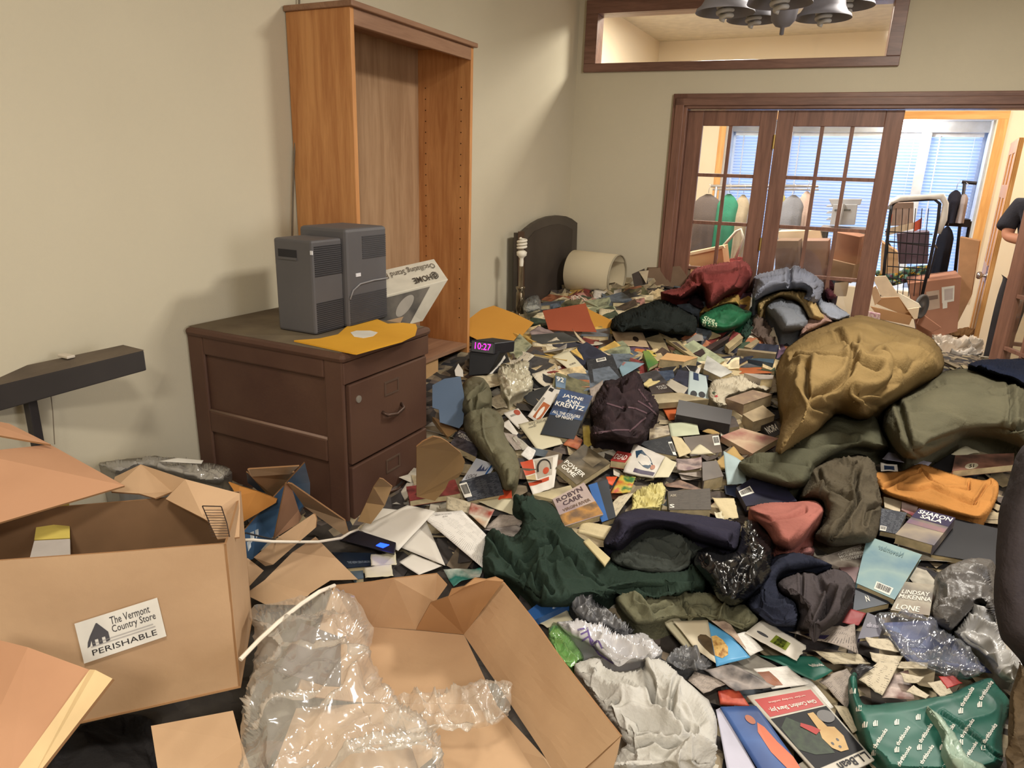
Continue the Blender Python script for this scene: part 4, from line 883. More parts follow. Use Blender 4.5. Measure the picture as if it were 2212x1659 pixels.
# green garment group at the left of the pile
MOUND('olive_pillow_coat','X',[1003,822,1020,812,1045,815,1058,837,1064,852,1062,870,1052,880,1075,888,1090,910,1086,930,1092,948,1112,975,1124,1010,1120,1040,1108,1058,1088,1060,1078,1025,1050,990,1020,955,1003,932,1002,905,994,880,994,845],.10,
 cloth('sage_nylon',(112,108,86),rough=.7),'sage green padded coat sleeve snaking down from the bookcase','coat',R=26,fold=.012,wl=.09,dirn=1.2,crum=.3,creases=[('X',[1000,897,1025,884,1050,882],.035,5),('L',[500,620,560,540,720,400],.02,4),('L',[560,600,540,760],.02,4)],
 ridges=[('L',[680,740,670,870,690,1150,760,1320,830,1450],.006,1.6),('L',[430,860,640,850],.005,1.5)],lift=.02,dens=7000)
plm=mat('plaid_flannel',(58,46,48),.95,c2=(44,36,39),scale=14,bump=.3,bscale=300,spec=.1)
ps=MOUND('plaid_shirt','N',[10,1030,90,1000,200,990,300,920,400,880,470,930,490,1040,540,1100,620,1170,690,1330,690,1380,640,1460,560,1570,555,1659,480,1740,330,1780,200,1740,60,1720,-80,1740,-150,1660,-90,1480,-150,1400,-140,1300,-60,1180],.13,plm,
 'dark brown and plum plaid flannel shirt crumpled by the blue hardcover','shirt',R=34,fold=.022,wl=.1,dirn=.6,crum=.5,creases=[('N',[20,1050,90,1110,200,1080,240,1130,400,1110],.02,5),('N',[100,1480,250,1400,260,1310],.02,5)],lift=.02,dens=7000)
_pb=BVHTree.FromPolygons([tuple(v.co) for v in ps.data.vertices],[tuple(p.vertices) for p in ps.data.polygons]); _pt=Vector(LOC[ps.name])
for _k,_l in enumerate([[240,1320,400,1340,540,1400,640,1500],[430,1250,560,1330,660,1420],[60,1280,250,1340],[-60,1560,120,1480,300,1420,520,1390],[-100,1640,150,1600,330,1600],[330,1620,480,1480,620,1380],[180,1740,260,1560,240,1400],[60,1060,150,1180,260,1300],[430,1100,520,1220,600,1330]]): stripes(ps,_pb,_pt,'N',[_l],1.6,mat('plaid_rose',(92,70,76),.95),'plaid_stripe')
MOUND('clear_plastic_bag','D',[765,860,830,835,900,815,1040,780,1085,812,1080,880,1115,960,1112,1050,1060,1095,1010,1120,960,1130,900,1165,885,1200,850,1150,800,1105,785,1010],.06,
 filmmat('cloudy_film',(206,198,172),.86,.08),'cloudy crumpled plastic bag above the sage green sleeve','bag',R=20,fold=.014,wl=.05,crum=.8,lift=.015)
MOUND('black_jacket','E',[75,900,90,850,140,800,250,745,400,690,540,632,620,642,720,700,830,770,915,800,925,870,910,960,850,1005,740,990,620,985,480,955,330,955,200,950,100,940],.15,
 cloth('black_green',(34,38,36)),'black jacket lying in a low heap before the green printed bag','jacket',R=26,fold=.02,wl=.12,dirn=.1,lift=.02,crum=.5)
gb=MOUND('green_bag','E',[925,830,960,785,1060,735,1180,690,1260,688,1330,735,1440,760,1440,800,1400,850,1330,915,1240,945,1150,955,1060,945,1000,930,935,890],.12,
 mat('green_cloth',(32,100,66),.6,c2=(26,84,54),spec=.4),'bright green bag with pale lettering between black jacket and blue clothes','bag',R=24,fold=.012,wl=.09,lift=.03)
_gb=BVHTree.FromPolygons([tuple(v.co) for v in gb.data.vertices],[tuple(p.vertices) for p in gb.data.polygons]); _gt=Vector(LOC[gb.name])
decal('Size','E',(960,850),46,math.radians(-12),gb,_gb,_gt,(196,214,180),wid=120,shear=.3)
decal('8','E',(955,905),60,math.radians(-10),gb,_gb,_gt,(196,214,180),wid=40)
decal('oss','E',(1010,905),44,math.radians(-8),gb,_gb,_gt,(196,214,180),wid=90)
MOUND('dark_green_netting','E',[1330,930,1380,860,1440,780,1480,765,1520,790,1490,860,1440,960,1380,1060,1345,1080,1320,1010],.05,cloth('net_green',(46,66,56)),'dark green netting trailing down beside the green bag','netting',R=14,fold=.014,wl=.05,crum=.8,dens=2500)
MOUND('mustard_scarf','E',[930,780,960,730,1000,700,1060,670,1120,655,1190,610,1270,588,1310,600,1325,650,1320,715,1270,690,1180,695,1060,740,960,790],.05,cloth('mustard_knit',(184,150,86)),'mustard scarf tucked behind the green bag','scarf',R=14,fold=.012,wl=.07,dens=2500,lift=.03)
MOUND('plum_sweater','E',[830,600,880,570,930,580,950,620,990,700,960,750,900,730,840,700,790,670],.05,cloth('dark_plum',(62,42,48)),'dark plum knit under the hem of the maroon shirt','sweater',R=12,fold=.01,wl=.07,dens=1500,lift=.02)
MOUND('maroon_shirt','E',[552,575,640,552,740,540,800,480,830,420,870,365,910,335,1040,295,1180,265,1320,240,1390,255,1425,290,1440,330,1450,380,1440,440,1400,480,1340,560,1260,590,1180,620,1110,665,1050,712,1005,700,970,620,940,565,900,585,830,620,760,650,650,640,590,620],.20,
 cloth('maroon_cotton',(122,58,56)),'maroon shirt with a trailing sleeve at the foot of the glazed doors','shirt',R=40,fold=.014,wl=.14,dirn=1.2,creases=[('E',[930,460,960,560,985,690],.025,6),('E',[830,440,900,480,940,560],.02,5),('E',[1180,620,1300,520,1340,400,1310,300],.015,4)],lift=.07,dens=6500)
MOUND('black_fleece','E',[1765,250,1790,215,1850,180,1900,195,1990,230,2080,250,2180,275,2260,330,2300,360,2290,450,2240,500,2160,440,2080,410,2000,350,1900,300,1780,300],.10,cloth('black_fleece',(34,34,38)),'black fleece on top of the clothes heap against the glazed doors','fleece',R=20,fold=.012,wl=.1,lift=.16)
MOUND('wine_sweater','F',[240,420,330,440,400,500,430,590,425,640,380,655,320,650,290,570,250,500],.08,cloth('wine_knit',(78,38,46)),'wine red sweater hanging off the right side of the clothes heap','sweater',R=18,fold=.01,wl=.08,lift=.1,dens=2500)
MOUND('pale_blue_shirt','F',[215,620,260,600,310,610,350,650,400,690,460,740,540,785,555,805,500,830,430,860,340,840,290,800,240,740],.06,cloth('pale_blue',(152,158,172)),'pale blue striped shirt sliding down toward the tan duvet','shirt',R=16,fold=.012,wl=.07,lift=.06,dens=2500)
MOUND('blue_sweatshirt','E',[1430,650,1445,560,1455,480,1440,430,1500,395,1560,385,1700,345,1840,302,1900,300,2000,350,2080,420,2145,490,2110,590,2090,660,2000,700,1900,640,1960,570,1700,565,1560,610,1470,665],.20,
 cloth('grey_blue_fleece',(128,132,146)),'light grey blue sweatshirt on top of the clothes heap beside the maroon shirt','sweatshirt',R=34,fold=.016,wl=.12,dirn=.9,creases=[('E',[1800,340,1790,450,1830,560],.03,5),('E',[1940,450,2030,460],.015,4)],lift=.11,dens=6500)
MOUND('cream_trousers','E',[1480,690,1510,655,1560,620,1640,590,1700,562,1830,555,1960,548,2010,590,2050,670,2085,750,2140,830,2080,860,1980,830,1960,790,1900,690,1800,640,1700,622,1600,660,1560,700,1530,760,1500,765],.10,
 cloth('cream_cotton',(182,156,108)),'cream trousers draped between the two blue sweatshirts','trousers',R=18,fold=.012,wl=.08,lift=.09,creases=[('E',[1900,610,1960,720,2000,800],.02,4)])
MOUND('blue_grey_sweatshirt','E',[1560,720,1620,660,1700,628,1760,640,1830,665,1900,700,1940,760,1985,840,1970,890,1940,930,1850,960,1725,968,1680,900,1650,850,1600,800],.15,
 cloth('slate_fleece',(124,128,136)),'slate blue sweatshirt bulging out below the cream trousers','sweatshirt',R=30,fold=.008,wl=.12,lift=.06,creases=[('E',[1750,650,1850,730,1960,830],.015,4)])
MOUND('rose_blanket','F',[60,1005,75,940,110,880,170,820,240,765,310,780,350,820,400,860,330,880,200,945,120,975],.08,cloth('rose_beige',(166,134,122)),'rose beige blanket end between the slate sweatshirt and the tan duvet','blanket',R=18,fold=.01,wl=.08,lift=.06,dens=2500)
MOUND('navy_trousers','X',[2085,790,2110,778,2150,775,2212,775,2260,780,2260,850,2212,838,2187,821,2150,812,2120,800],.08,cloth('navy_twill',(30,36,54)),'dark navy trousers lying behind the olive comforter at the right edge','trousers',R=16,fold=.01,wl=.1,lift=.12,dens=2500)
MOUND('dusty_shawl','E',[1440,800,1500,780,1560,820,1600,880,1640,920,1660,1010,1690,1080,1650,1110,1560,1100,1520,1040,1430,990,1400,1010,1420,930],.05,cloth('dusty_mauve',(98,84,76)),'dusty brown shawl between the green netting and the slate sweatshirt','shawl',R=14,fold=.016,wl=.06,crum=.7,dens=3500)
MOUND('white_tshirt','N',[1270,1110,1290,1050,1330,1000,1400,980,1500,960,1600,950,1680,930,1790,1000,1900,1060,2030,1090,1990,1130,1900,1130,1800,1120,1700,1160,1600,1175,1500,1210,1480,1240,1520,1300,1440,1310,1360,1300,1300,1260,1270,1190],.06,
 cloth('offwhite_cotton',(196,186,164)),'off-white shirt with a small red emblem among books left of the tan duvet','shirt',R=20,fold=.014,wl=.07,lift=.02,dens=5000)
wt=bpy.data.objects['white_tshirt']; _wb=BVHTree.FromPolygons([tuple(v.co) for v in wt.data.vertices],[tuple(p.vertices) for p in wt.data.polygons]); _wt=Vector(LOC[wt.name])
STAR=(np.array([(.5+.5*math.cos(math.pi*i/5+.3)*(1 if i%2 else .45),.5+.5*math.sin(math.pi*i/5+.3)*(1 if i%2 else .45)) for i in range(10)]),[tuple(range(10))])
decal(STAR,'N',(1340,1220),50,0,wt,_wb,_wt,(170,44,56),'emblem_red',wid=55)
decal(STAR,'N',(1320,1190),50,.4,wt,_wb,_wt,(70,84,66),'emblem_green',wid=60)
MOUND('silver_foil_bag','M',[570,200,610,120,680,60,760,45,830,48,860,120,885,200,885,310,760,340,700,350,640,370,580,300],.08,
 mat('silver_foil',(190,196,196),.25,c2=(150,156,156),metal=.6,bump=.2,bscale=30),'silvery foil bag beside the glass lamp','bag',R=14,fold=.008,wl=.07,crum=.5,lift=.03,dens=2500,depth=None)
# =================================================================== CARTONS
def P3(fr,x,y,z): p=pts(fr,x,y)[0]; return atz(p[0],p[1],z)
def board(name,P,m,parent=None,t=.004,label=None,cat=None,fr='X',edge=None,group=None,off=(0,0,0)):
    V=np.array([P3(fr,*p) for p in P])+np.array(off); c=V.mean(0); n=np.zeros(3)
    for i in range(len(V)): n+=np.cross(V[i]-c,V[(i+1)%len(V)]-c)
    n/=np.linalg.norm(n); n=n if n@(C-c)>0 else -n
    k=len(V); A=np.vstack([V,V-n*t]); Fc=[tuple(range(k)),tuple(range(2*k-1,k-1,-1))]+[(i,k+i,k+(i+1)%k,(i+1)%k) for i in range(k)]
    mi=[0,0]+[1 if edge else 0]*k
    o=mobj(name,A,Fc,[m,edge] if edge else m,parent,mi=mi)
    bm=bmesh.new(); bm.from_mesh(o.data); bmesh.ops.triangulate(bm,faces=[f for f in bm.faces if len(f.verts)>4]); bmesh.ops.recalc_face_normals(bm,faces=bm.faces); bm.to_mesh(o.data); bm.free()
    if label: tagit(o,label,cat,group)
    return o
def vert(P,yt):
    lo,hi=P[2],P[2]+1.2
    for _ in range(40):
        mid=(lo+hi)/2; y=proj((P[0],P[1],mid))[1]
        if y>yt: lo=mid
        else: hi=mid
    return np.array([P[0],P[1],lo])
def wall4(name,Q,m,parent,t=.004,edge=None,wob=0,seed=0): return gridsheet(name,np.array(Q),m,parent,t,10,10,wob=wob,seed=seed,smooth=False,side=edge)[0]
# labelled carton
z0=.60; BR=atz(520,1482,z0); BL=atz(-60,1612,z0); TR=vert(BR,1175); TL=vert(BL,1222); zt1=(TR[2]+TL[2])/2
KR=atz(520,1062,TR[2]); KL=atz(-160,1120,TR[2]); 
vc=root('carton',BR,'open brown carton with a white store sticker, lower left foreground','carton')
wall4('front_panel',[TL,TR,BR,BL],CARD,vc,edge=CARDE,wob=.004)
wall4('side_panel',[TR,KR,KR*[1,1,0]+[0,0,z0],BR],CARD,vc,edge=CARDE,wob=.006,seed=2)
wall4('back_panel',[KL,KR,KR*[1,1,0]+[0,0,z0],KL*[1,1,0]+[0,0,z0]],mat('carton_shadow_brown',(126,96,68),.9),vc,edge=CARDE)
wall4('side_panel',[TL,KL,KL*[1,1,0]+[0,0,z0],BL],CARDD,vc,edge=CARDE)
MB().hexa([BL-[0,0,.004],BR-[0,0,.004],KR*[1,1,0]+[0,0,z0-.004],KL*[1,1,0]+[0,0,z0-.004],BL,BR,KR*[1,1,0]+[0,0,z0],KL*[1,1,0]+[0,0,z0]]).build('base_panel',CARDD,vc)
zf=TR[2]+.012
board('torn_flap',[(248,1030,zf),(304,1003,zf+.03),(400,1035,zf+.03),(518,1066,zf),(519,1100,zf-.03),(517,1160,zf-.05),(470,1165,zf-.03),(452,1128,zf-.02),(440,1120,zf-.02),(358,1078,zf-.005),(372,1062,zf),(335,1076,zf),(300,1066,zf),(240,1062,zf)],CARD,vc,edge=CARDE)
bx=MB(); 
def dash(mb,a,b,w=1.3,z=zf+.004):
    ax,ay=a;bx_,by_=b; l=math.hypot(bx_-ax,by_-ay); nx_,ny_=-(by_-ay)/l*w,(bx_-ax)/l*w
    mb.add([atz(ax-nx_,ay-ny_,z),atz(bx_-nx_,by_-ny_,z),atz(bx_+nx_,by_+ny_,z),atz(ax+nx_,ay+ny_,z)],[(0,1,2,3)])
for a,b in (((437,1093),(478,1094)),((437,1093),(452,1128)),((478,1094),(490,1130)),((490,1130),(496,1160))): dash(bx,a,b,1.3,zf+.012)
for k in range(11):
    y=1102+k*5.6; dash(bx,(441+k*1.6,y),(481+k*1.4,y),.7,zf+.012)
bx.build('printed_ruler_mark',mat('ink_brown',(58,44,38),.7),vc)
SQ=np.array([0]*12,float).reshape(4,3)
nF=qnormal([TL,TR,BR,BL])
def onface(px,py,Pp=BR,n=nF): d=ray(px,py); return C+d*((n@(Pp-C))/(n@d))
SQ=[onface(162,1343)+nF*.006,onface(340,1287)+nF*.006,onface(360,1370)+nF*.006,onface(183,1429)+nF*.006]
sticker=MB().add([*SQ],[(0,1,2,3)]).build('store_sticker',mat('label_white',WHITE,.5),vc)
qtext(SQ,'The Vermont',(.40,.10,.88,.29),(58,56,60),vc,off=.0008,bold=.0)
qtext(SQ,'Country Store',(.40,.31,.93,.54),(58,56,60),vc,off=.0008,bold=.0)
qtext(SQ,'PERISHABLE',(.12,.74,.90,.88),(50,48,50),vc,off=.0008,bold=.0)
qpatch(SQ,(.08,.14,.36,.66),mat('ink_house',(84,82,86),.7),vc,'store_logo',shape=[0,1,.06,.75,.2,.5,.55,0,.6,.0,.97,.55,.97,.95,.8,1,.8,.72,.66,.72,.66,1,.5,1,.5,.72,.36,.72,.36,1,.22,1,.22,.7,.12,.95])
qpatch(SQ,(.15,.58,.88,.61),mat('ink_pale',(186,182,178),.7),vc,'fine_print'); qpatch(SQ,(.12,.65,.9,.68),mat('ink_pale',(186,182,178),.7),vc,'fine_print')
bv_=root('inner_liner',atz(110,1180,.75),'yellow and white foam sheet standing inside the carton with the store sticker','foam sheet')
Zt=TR[2]
board('yellow_foam',[(83,1106,Zt-.02),(149,1086,Zt-.02),(151,1162,Zt-.055),(74,1166,Zt-.055)],mat('yellow_foam',(204,184,92),.8),bv_)
board('white_foam',[(74,1168,Zt-.056),(151,1164,Zt-.056),(152,1207,Zt-.07),(62,1214,Zt-.07)],mat('white_foam',(186,178,170),.8),bv_)
# carton flaps at the left edge
lf=root('carton',atz(60,1020,.9),'rust brown carton flap sticking up at the left edge, below the desk lamp','carton flap')
board('flap',[(-60,978,1.02),(108,960,1.0),(269,1049,.96),(-60,1146,.93)],CARDW,lf,edge=CARDE)
board('flap',[(-60,900,1.06),(20,915,1.04),(110,960,1.01),(-60,930,1.045)],CARDW,lf,edge=CARDE)
# near flap, lower left
nf=root('carton',atz(60,1560,.84),'close-up warm brown carton corner at the bottom left with a pale taped edge','carton')
board('panel',[(-60,1368,.90),(60,1398,.90),(194,1447,.88),(18,1700,.80),(-80,1700,.80)],CARDW,nf,edge=CARDE)
board('taped_edge',[(194,1446,.882),(206,1447,.885),(243,1466,.88),(60,1700,.80),(10,1700,.80)],mat('pale_tape',(214,186,140),.7),nf,t=.006,edge=CARDE)
board('carton_piece',[(326,1568,.60),(503,1535,.60),(520,1600,.56),(560,1720,.52),(350,1720,.52)],CARD,None,label='flat piece of carton lying in the dark gap below the stickered carton',cat='cardboard',edge=CARDE)
MOUND('dark_blanket','X',[110,1600,180,1560,260,1540,325,1545,345,1600,365,1720,60,1720],.05,cloth('dark_grey',(46,44,44)),'dark grey cloth in the gap at the bottom left between cartons','cloth',R=30,fold=.01,dens=1500)
# large open carton
oc=root('carton',atz(950,1500,.43),'large empty open carton with torn corner, centre of the foreground','carton')
zb=.44
wall4('base_panel',[atz(800,1354,zb),atz(1003,1371,zb),atz(1073,1520,zb),atz(786,1518,zb)],CARD,oc,edge=CARDE,wob=.004)
board('front_flap',[(640,1530,.50),(786,1519,zb+.012),(1071,1521,zb+.012),(1180,1640,zb+.01),(1250,1740,zb+.02),(560,1740,.50)],CARD,oc,edge=CARDE)
board('lower_flap',[(870,1555,zb+.03),(1068,1530,zb+.02),(1200,1740,zb+.04),(930,1740,zb+.05)],CARD,oc,edge=CARDE)
Q=[atz(1085,1256,.64),atz(1342,1592,.60),atz(1250,1740,zb+.02),atz(1003,1371,zb)]
wall4('side_panel',[atz(1003,1371,zb),atz(1085,1256,.63),atz(1342,1590,.60),atz(1220,1700,zb+.02)],CARD,oc,t=.005,edge=CARDE,wob=.022,seed=4)
board('side_end',[(1342,1590,.60),(1332,1640,.50),(1310,1720,.46),(1220,1700,zb+.01)],CARD,oc,edge=CARDE)
board('back_panel',[(722,1266,.61),(800,1258,.61),(850,1250,.61),(944,1240,.60),(966,1264,.585),(940,1300,.53),(898,1361,zb),(800,1354,zb)],CARD,oc,edge=CARDE)
board('torn_corner',[(930,1303,.545),(968,1290,.59),(975,1274,.615),(1003,1268,.63),(1025,1250,.645),(1050,1253,.645),(1070,1248,.65),(1087,1256,.645),(1003,1371,zb),(898,1361,zb)],CARDD,oc,edge=CARDE)
board('side_panel',[(722,1266,.61),(800,1354,zb),(786,1518,zb),(640,1500,.58)],CARD,oc,edge=CARDE)
board('dark_insert',[(652,1345,.66),(735,1376,.64),(735,1482,.58),(700,1480,.58),(600,1450,.60)],mat('plum_grey_plastic',(84,76,82),.5),None,label='dark grey plum panel inside the clear plastic bag',cat='panel',t=.012)
FILM=filmmat('clear_film',(236,228,214),.26,.10)
MOUND('clear_poly_bag','X',[530,1330,560,1300,600,1302,650,1285,700,1272,724,1268,760,1288,790,1320,806,1365,800,1405,830,1470,862,1515,930,1560,960,1620,960,1720,510,1720,512,1590,524,1500,540,1420,552,1370],.12,FILM,'big clear shiny plastic bag crumpled over the left side of the open carton','plastic bag',R=60,fold=.022,wl=.10,dirn=1.2,aniso=3,crum=.6,lift=.20,skirt=False,dens=9000,seed=4)
MOUND('clear_film_strip','X',[850,1500,930,1490,1010,1480,1090,1466,1108,1472,1106,1510,1100,1545,1070,1568,1000,1575,930,1575,860,1600,820,1560],.03,FILM,'loose end of clear film lying across the open carton','plastic film',R=16,fold=.012,wl=.06,crum=.8,lift=.11,skirt=False,dens=3500)
MB().tube([atz(*p) for p in ((519,1425,.70),(560,1382,.71),(600,1345,.72),(650,1305,.72),(690,1278,.71),(722,1265,.68))],.0045,8).build('white_drawstring',mat('cord_white',(226,216,200),.5)); tagit(bpy.data.objects['white_drawstring'],'white cord running along the edge of the clear plastic bag','cord')
# cartons between the cabinet and the open carton
BLUE=mat('blue_print',(84,120,158),.45,c2=(64,98,136),scale=8,spec=.5)
bb=root('printed_carton',P3('P',700,600,.5),'blue printed carton standing open against the side of the brown cabinet','carton')
board('blue_side',[(755,305,.74),(940,103,.86),(965,200,.80),(1000,330,.72),(1000,510,.62),(860,700,.52),(560,960,.5),(350,1200,.47),(180,1240,.47),(180,960,.55),(400,700,.60),(700,370,.70)],BLUE,bb,fr='P',edge=CARDE)
board('dark_side',[(272,212,.76),(295,225,.76),(505,445,.62),(430,440,.62),(290,330,.7)],mat('slate_print',(82,92,108),.5),bb,fr='P',edge=CARDE)
board('inner_back',[(330,262,.745),(820,212,.75),(760,300,.70),(600,500,.62),(500,450,.62)],CARDD,bb,fr='P',edge=CARDE)
board('top_flap',[(288,185,.79),(310,178,.79),(875,143,.80),(770,232,.76),(335,262,.755)],CARD,bb,fr='P',edge=CARDE)
board('flap',[(725,335,.765),(760,345,.765),(800,420,.72),(870,640,.62),(905,725,.58),(870,790,.57),(590,965,.54)],CARDW,bb,fr='P',edge=CARDE)
board('flap',[(745,335,.775),(790,348,.775),(1100,560,.66),(1395,762,.56),(1440,930,.50),(1380,925,.50),(930,600,.60)],CARD,bb,fr='P',edge=CARDE)
for (x,y,s) in ((335,960,1),(300,1060,.9),(230,1130,.9),(250,1190,.7),(390,920,.8)):
    board('print_mark',[(x-20*s,y-60*s,.62),(x+25*s,y-80*s,.625),(x+30*s,y,.615),(x-5*s,y+55*s,.61)],mat('pale_print',(186,196,206),.5),bb,fr='P',t=.0006)
ls=root('carton',P3('P',700,1200,.5),'flattened tan carton with a strip flap in front of the brown cabinet','carton')
board('strip_flap',[(1030,688,.70),(1050,690,.70),(1072,745,.69),(1062,842,.67),(820,1050,.62),(580,1262,.56),(490,1280,.55),(358,1180,.58),(640,950,.64)],CARD,ls,fr='P',edge=CARDE,t=.006)
board('main_panel',[(1062,945,.60),(1300,1190,.54),(1545,1432,.49),(1232,1440,.50),(1000,1590,.48),(880,1720,.47),(500,1720,.47),(258,1600,.49),(480,1440,.51),(800,1120,.56)],CARD,ls,fr='P',edge=CARDE)
board('carton_scrap',[(180,1240,.58),(290,1188,.58),(472,1330,.55),(258,1562,.52),(180,1500,.53)],CARD,None,fr='P',edge=CARDE,label='small square of carton poking out right of the stickered carton',cat='cardboard')
board('padded_envelope',[(70,325,.70),(200,372,.70),(400,430,.69),(625,518,.66),(610,560,.65),(190,805,.60),(170,480,.68)],mat('kraft_orange',(196,136,68),.7,c2=(184,124,60),scale=5),None,fr='P',t=.012,label='orange brown padded envelope behind the stickered carton',cat='envelope')
MB().tube([P3('P',*p) for p in ((178,985,.68),(350,980,.68),(560,1000,.655),(800,1003,.64),(1090,1003,.60),(1350,962,.57),(1450,900,.55),(1545,862,.545))],.004,8).build('power_cord',mat('cord_white',(226,216,200),.5),None,True); tagit(bpy.data.objects['power_cord'],'white power cord crossing the cartons to the stack of papers','cord')
MB().tube([P3('P',*p) for p in ((180,930,.69),(270,902,.69),(430,940,.67),(560,970,.66),(600,975,.64))],.0022,6).build('thin_cord',mat('cord_black',(34,32,34),.5),None,True); tagit(bpy.data.objects['thin_cord'],'thin black cord over the blue printed carton','cord')
fl=root('carton',P3('A',200,500,.6),'bent sheet of brown carton leaning on the corner of the cabinet','cardboard')
board('leaning_panel',[(0,290,.86),(60,240,.88),(160,192,.90),(230,205,.88),(290,240,.86),(420,345,.78),(462,430,.74),(440,520,.70),(400,580,.66),(310,615,.64),(275,690,.60),(175,805,.56),(0,765,.58)],mat('dull_carton',(158,128,88),.88,c2=(146,116,78),scale=5),fl,fr='A',edge=CARDE)
board('side_flap',[(1790,282,.74),(1830,290,.73),(1935,375,.68),(1850,590,.62),(1690,800,.56),(1540,770,.56),(1640,560,.62),(1720,380,.70)],mat('dull_carton',(158,128,88),.88),fl,fr='P',edge=CARDE)
rt=root('router',P3('P',1700,1000,.5),'black box with a glowing blue light half under the white papers','router')
MB().hexa([P3('P',1330,1000,.49),P3('P',1960,1170,.48),P3('P',1980,1040,.49),P3('P',1540,880,.5),P3('P',1330,980,.53),P3('P',1960,1140,.52),P3('P',1980,1010,.53),P3('P',1540,870,.53)]).build('case',mat('router_black',(30,28,36),.4),rt,bevel=.003)
board('led',[(1750,1042,.545),(1800,1012,.545),(1900,1035,.545),(1830,1068,.545)],mat('blue_led',(20,50,255),.4,emit=4),rt,fr='P',t=.002)
MOUND('grey_poly_sheet','K',[640,945,780,935,940,905,1060,890,1200,900,1330,930,1450,940,1560,965,1592,1015,1560,1050,1500,1100,1200,1040,960,965,800,1045],.06,filmmat('grey_poly_film',(170,166,158),.8,.12),'cloudy plastic sheet on the heap between stickered carton and cabinet','plastic film',R=14,fold=.01,wl=.07,crum=.6,lift=.12,dens=2500)
PAPER('K',[1080,935,1210,912,1388,930,1375,952],mat('label_white',WHITE,.6),'small white strip of paper on the cloudy plastic sheet',cat='paper',lay=.21,wob=0)
# =================================================================== BOOKS AND PAPERS, ONE BY ONE
def cm(n,c,c2=None,c3=None,scale=9,rough=.4): return mat('cover_'+n,c,rough,c2=c2 or tuple(int(v*.75) for v in c),c3=c3,scale=scale,spec=.4)
NEWS=uvlines('newsprint',(188,176,150),(96,88,80),30,.44,cols=5,mort=.3)
NEWS2=uvlines('newsprint_grey',(160,148,138),(84,76,74),24,.5,cols=4,mort=.35)
PRINT=uvlines('typed_page',(222,218,212),(140,136,134),40,.5,cols=3,mort=.42)
PRINTC=uvlines('book_page',(204,188,148),(140,126,100),36,.7,cols=3,mort=.42)
DARKB=uvlines('back_cover_text',(40,44,54),(150,152,158),22,.52,cols=3,mort=.45)
DARKB2=uvlines('back_cover_brown',(74,68,62),(112,104,94),20,.55,cols=2,mort=.45)
DARKB3=uvlines('back_cover_black',(34,36,40),(96,96,100),20,.45,cols=3,mort=.45)
WHT=mat('white_paper',(218,212,202),.7,c2=(210,204,194),scale=3); CREAMP=mat('cream_paper_sheet',(204,196,168),.7,c2=(196,188,160),scale=3)
PGREEN=mat('pale_green_paper',(190,194,166),.7); SKY=mat('pale_blue_paper',(160,178,180),.6); 
MAGA=lambda n,a,b,c,s=14: mat('magazine_'+n,a,.55,c2=b,c3=c,scale=s,spec=.5)
j=BOOK('D',[1378,1060,1682,1130,1503,1545,1185,1490],.032,cm('midnight',(28,36,48),(24,30,40)),'dark blue hardcover by a named author lying face up left of the plaid shirt',hard=True,
 patches=[((0,0,1,.6),mat('cover_night_sky',(52,64,96),.35,c2=(30,34,56),c3=(58,84,124),scale=5),'cover_art'),((.36,.36,.62,.5),mat('cover_silhouette',(24,28,44),.4),'figure',[.4,1,.45,.5,.1,.45,.45,.3,.5,0,.6,.3,1,.35,.6,.55,.65,1])],
 texts=[('JAYNE',(.15,.10,.78,.19),WHITE),('ANN',(.3,.20,.72,.28),WHITE),('KRENTZ',(.04,.29,.92,.39),WHITE),('ALL THE COLORS',(.06,.50,.9,.56),WHITE),('OF NIGHT',(.2,.57,.75,.635),WHITE)])
PAPER('D',[1285,1022,1390,1068,1165,1390,1060,1320],WHT,'tall narrow flyer with an orange picture sticking out left of the dark blue hardcover',cat='flyer',lay=.022,wob=.01,
 patches=[((.1,.08,.45,.18),mat('ink_dark',INK,.6),'stamp'),((.35,.5,.95,.95),mat('print_orange',(170,92,48),.5),'picture'),((.5,.6,.8,.95),WHT,'white_bird','disc',.0014),((.1,.4,.3,.8),mat('print_grey',(150,146,136),.5),'grey_block')])
PAPER('L',[1250,1005,1725,885,1960,1315,1560,1425],CREAMP,'cream sheet headed with an upside-down zoo name under the dark blue hardcover',cat='letter',lay=.014,wob=.01)
_q,_c,_n=plane_quad(pts('L',1250,1005,1725,885,1960,1315,1560,1425),.12,.014)
_qq=[_q[2],_q[3],_q[0],_q[1]]; _lt=bpy.data.objects['loose_paper']; qtext(_qq,'Bronx Zoo',(.14,.82,.72,.92),(90,86,78),_lt,off=.0035,bold=0); qtext(_qq,'QUERY',(.52,.76,.8,.80),(70,66,60),_lt,off=.0035)
BOOK('L',[1310,540,1745,380,1830,470,1462,735],.022,cm('charcoal',(46,48,50)),'black hardcover with cream page edge between cloudy bag and white flyer',hard=True,spine='T',lay=.0)
PAPER('L',[1010,830,1250,745,1420,960,1260,1090],WHT,'white mailing card with a red oval right of the green sleeve',cat='card',patches=[((.55,.05,.95,.4),mat('print_red',(172,76,54),.5),'red_oval','disc'),((.2,.25,.6,.35),mat('print_grey',(150,146,136),.5),'grey_block')])
PAPER('L',[725,650,970,510,1080,730,900,760],NEWS,'white printed coupon sheet with dark boxes above the green sleeve',cat='coupon')
PAPER('L',[980,1000,1100,930,1250,1150,1200,1200],WHT,'white envelope end just right of the green sleeve',cat='envelope')
PAPER('L',[960,1120,1220,1170,1330,1400,1200,1420],NEWS2,'newspaper strip left of the cream zoo sheet',cat='newspaper')
PAPER('L',[1190,1180,1450,1370,1320,1420,1150,1220],uvlines('grey_news',(170,164,150),(110,104,96),12,.4,cols=3),'grey folded leaflet under the cream zoo sheet',cat='leaflet')
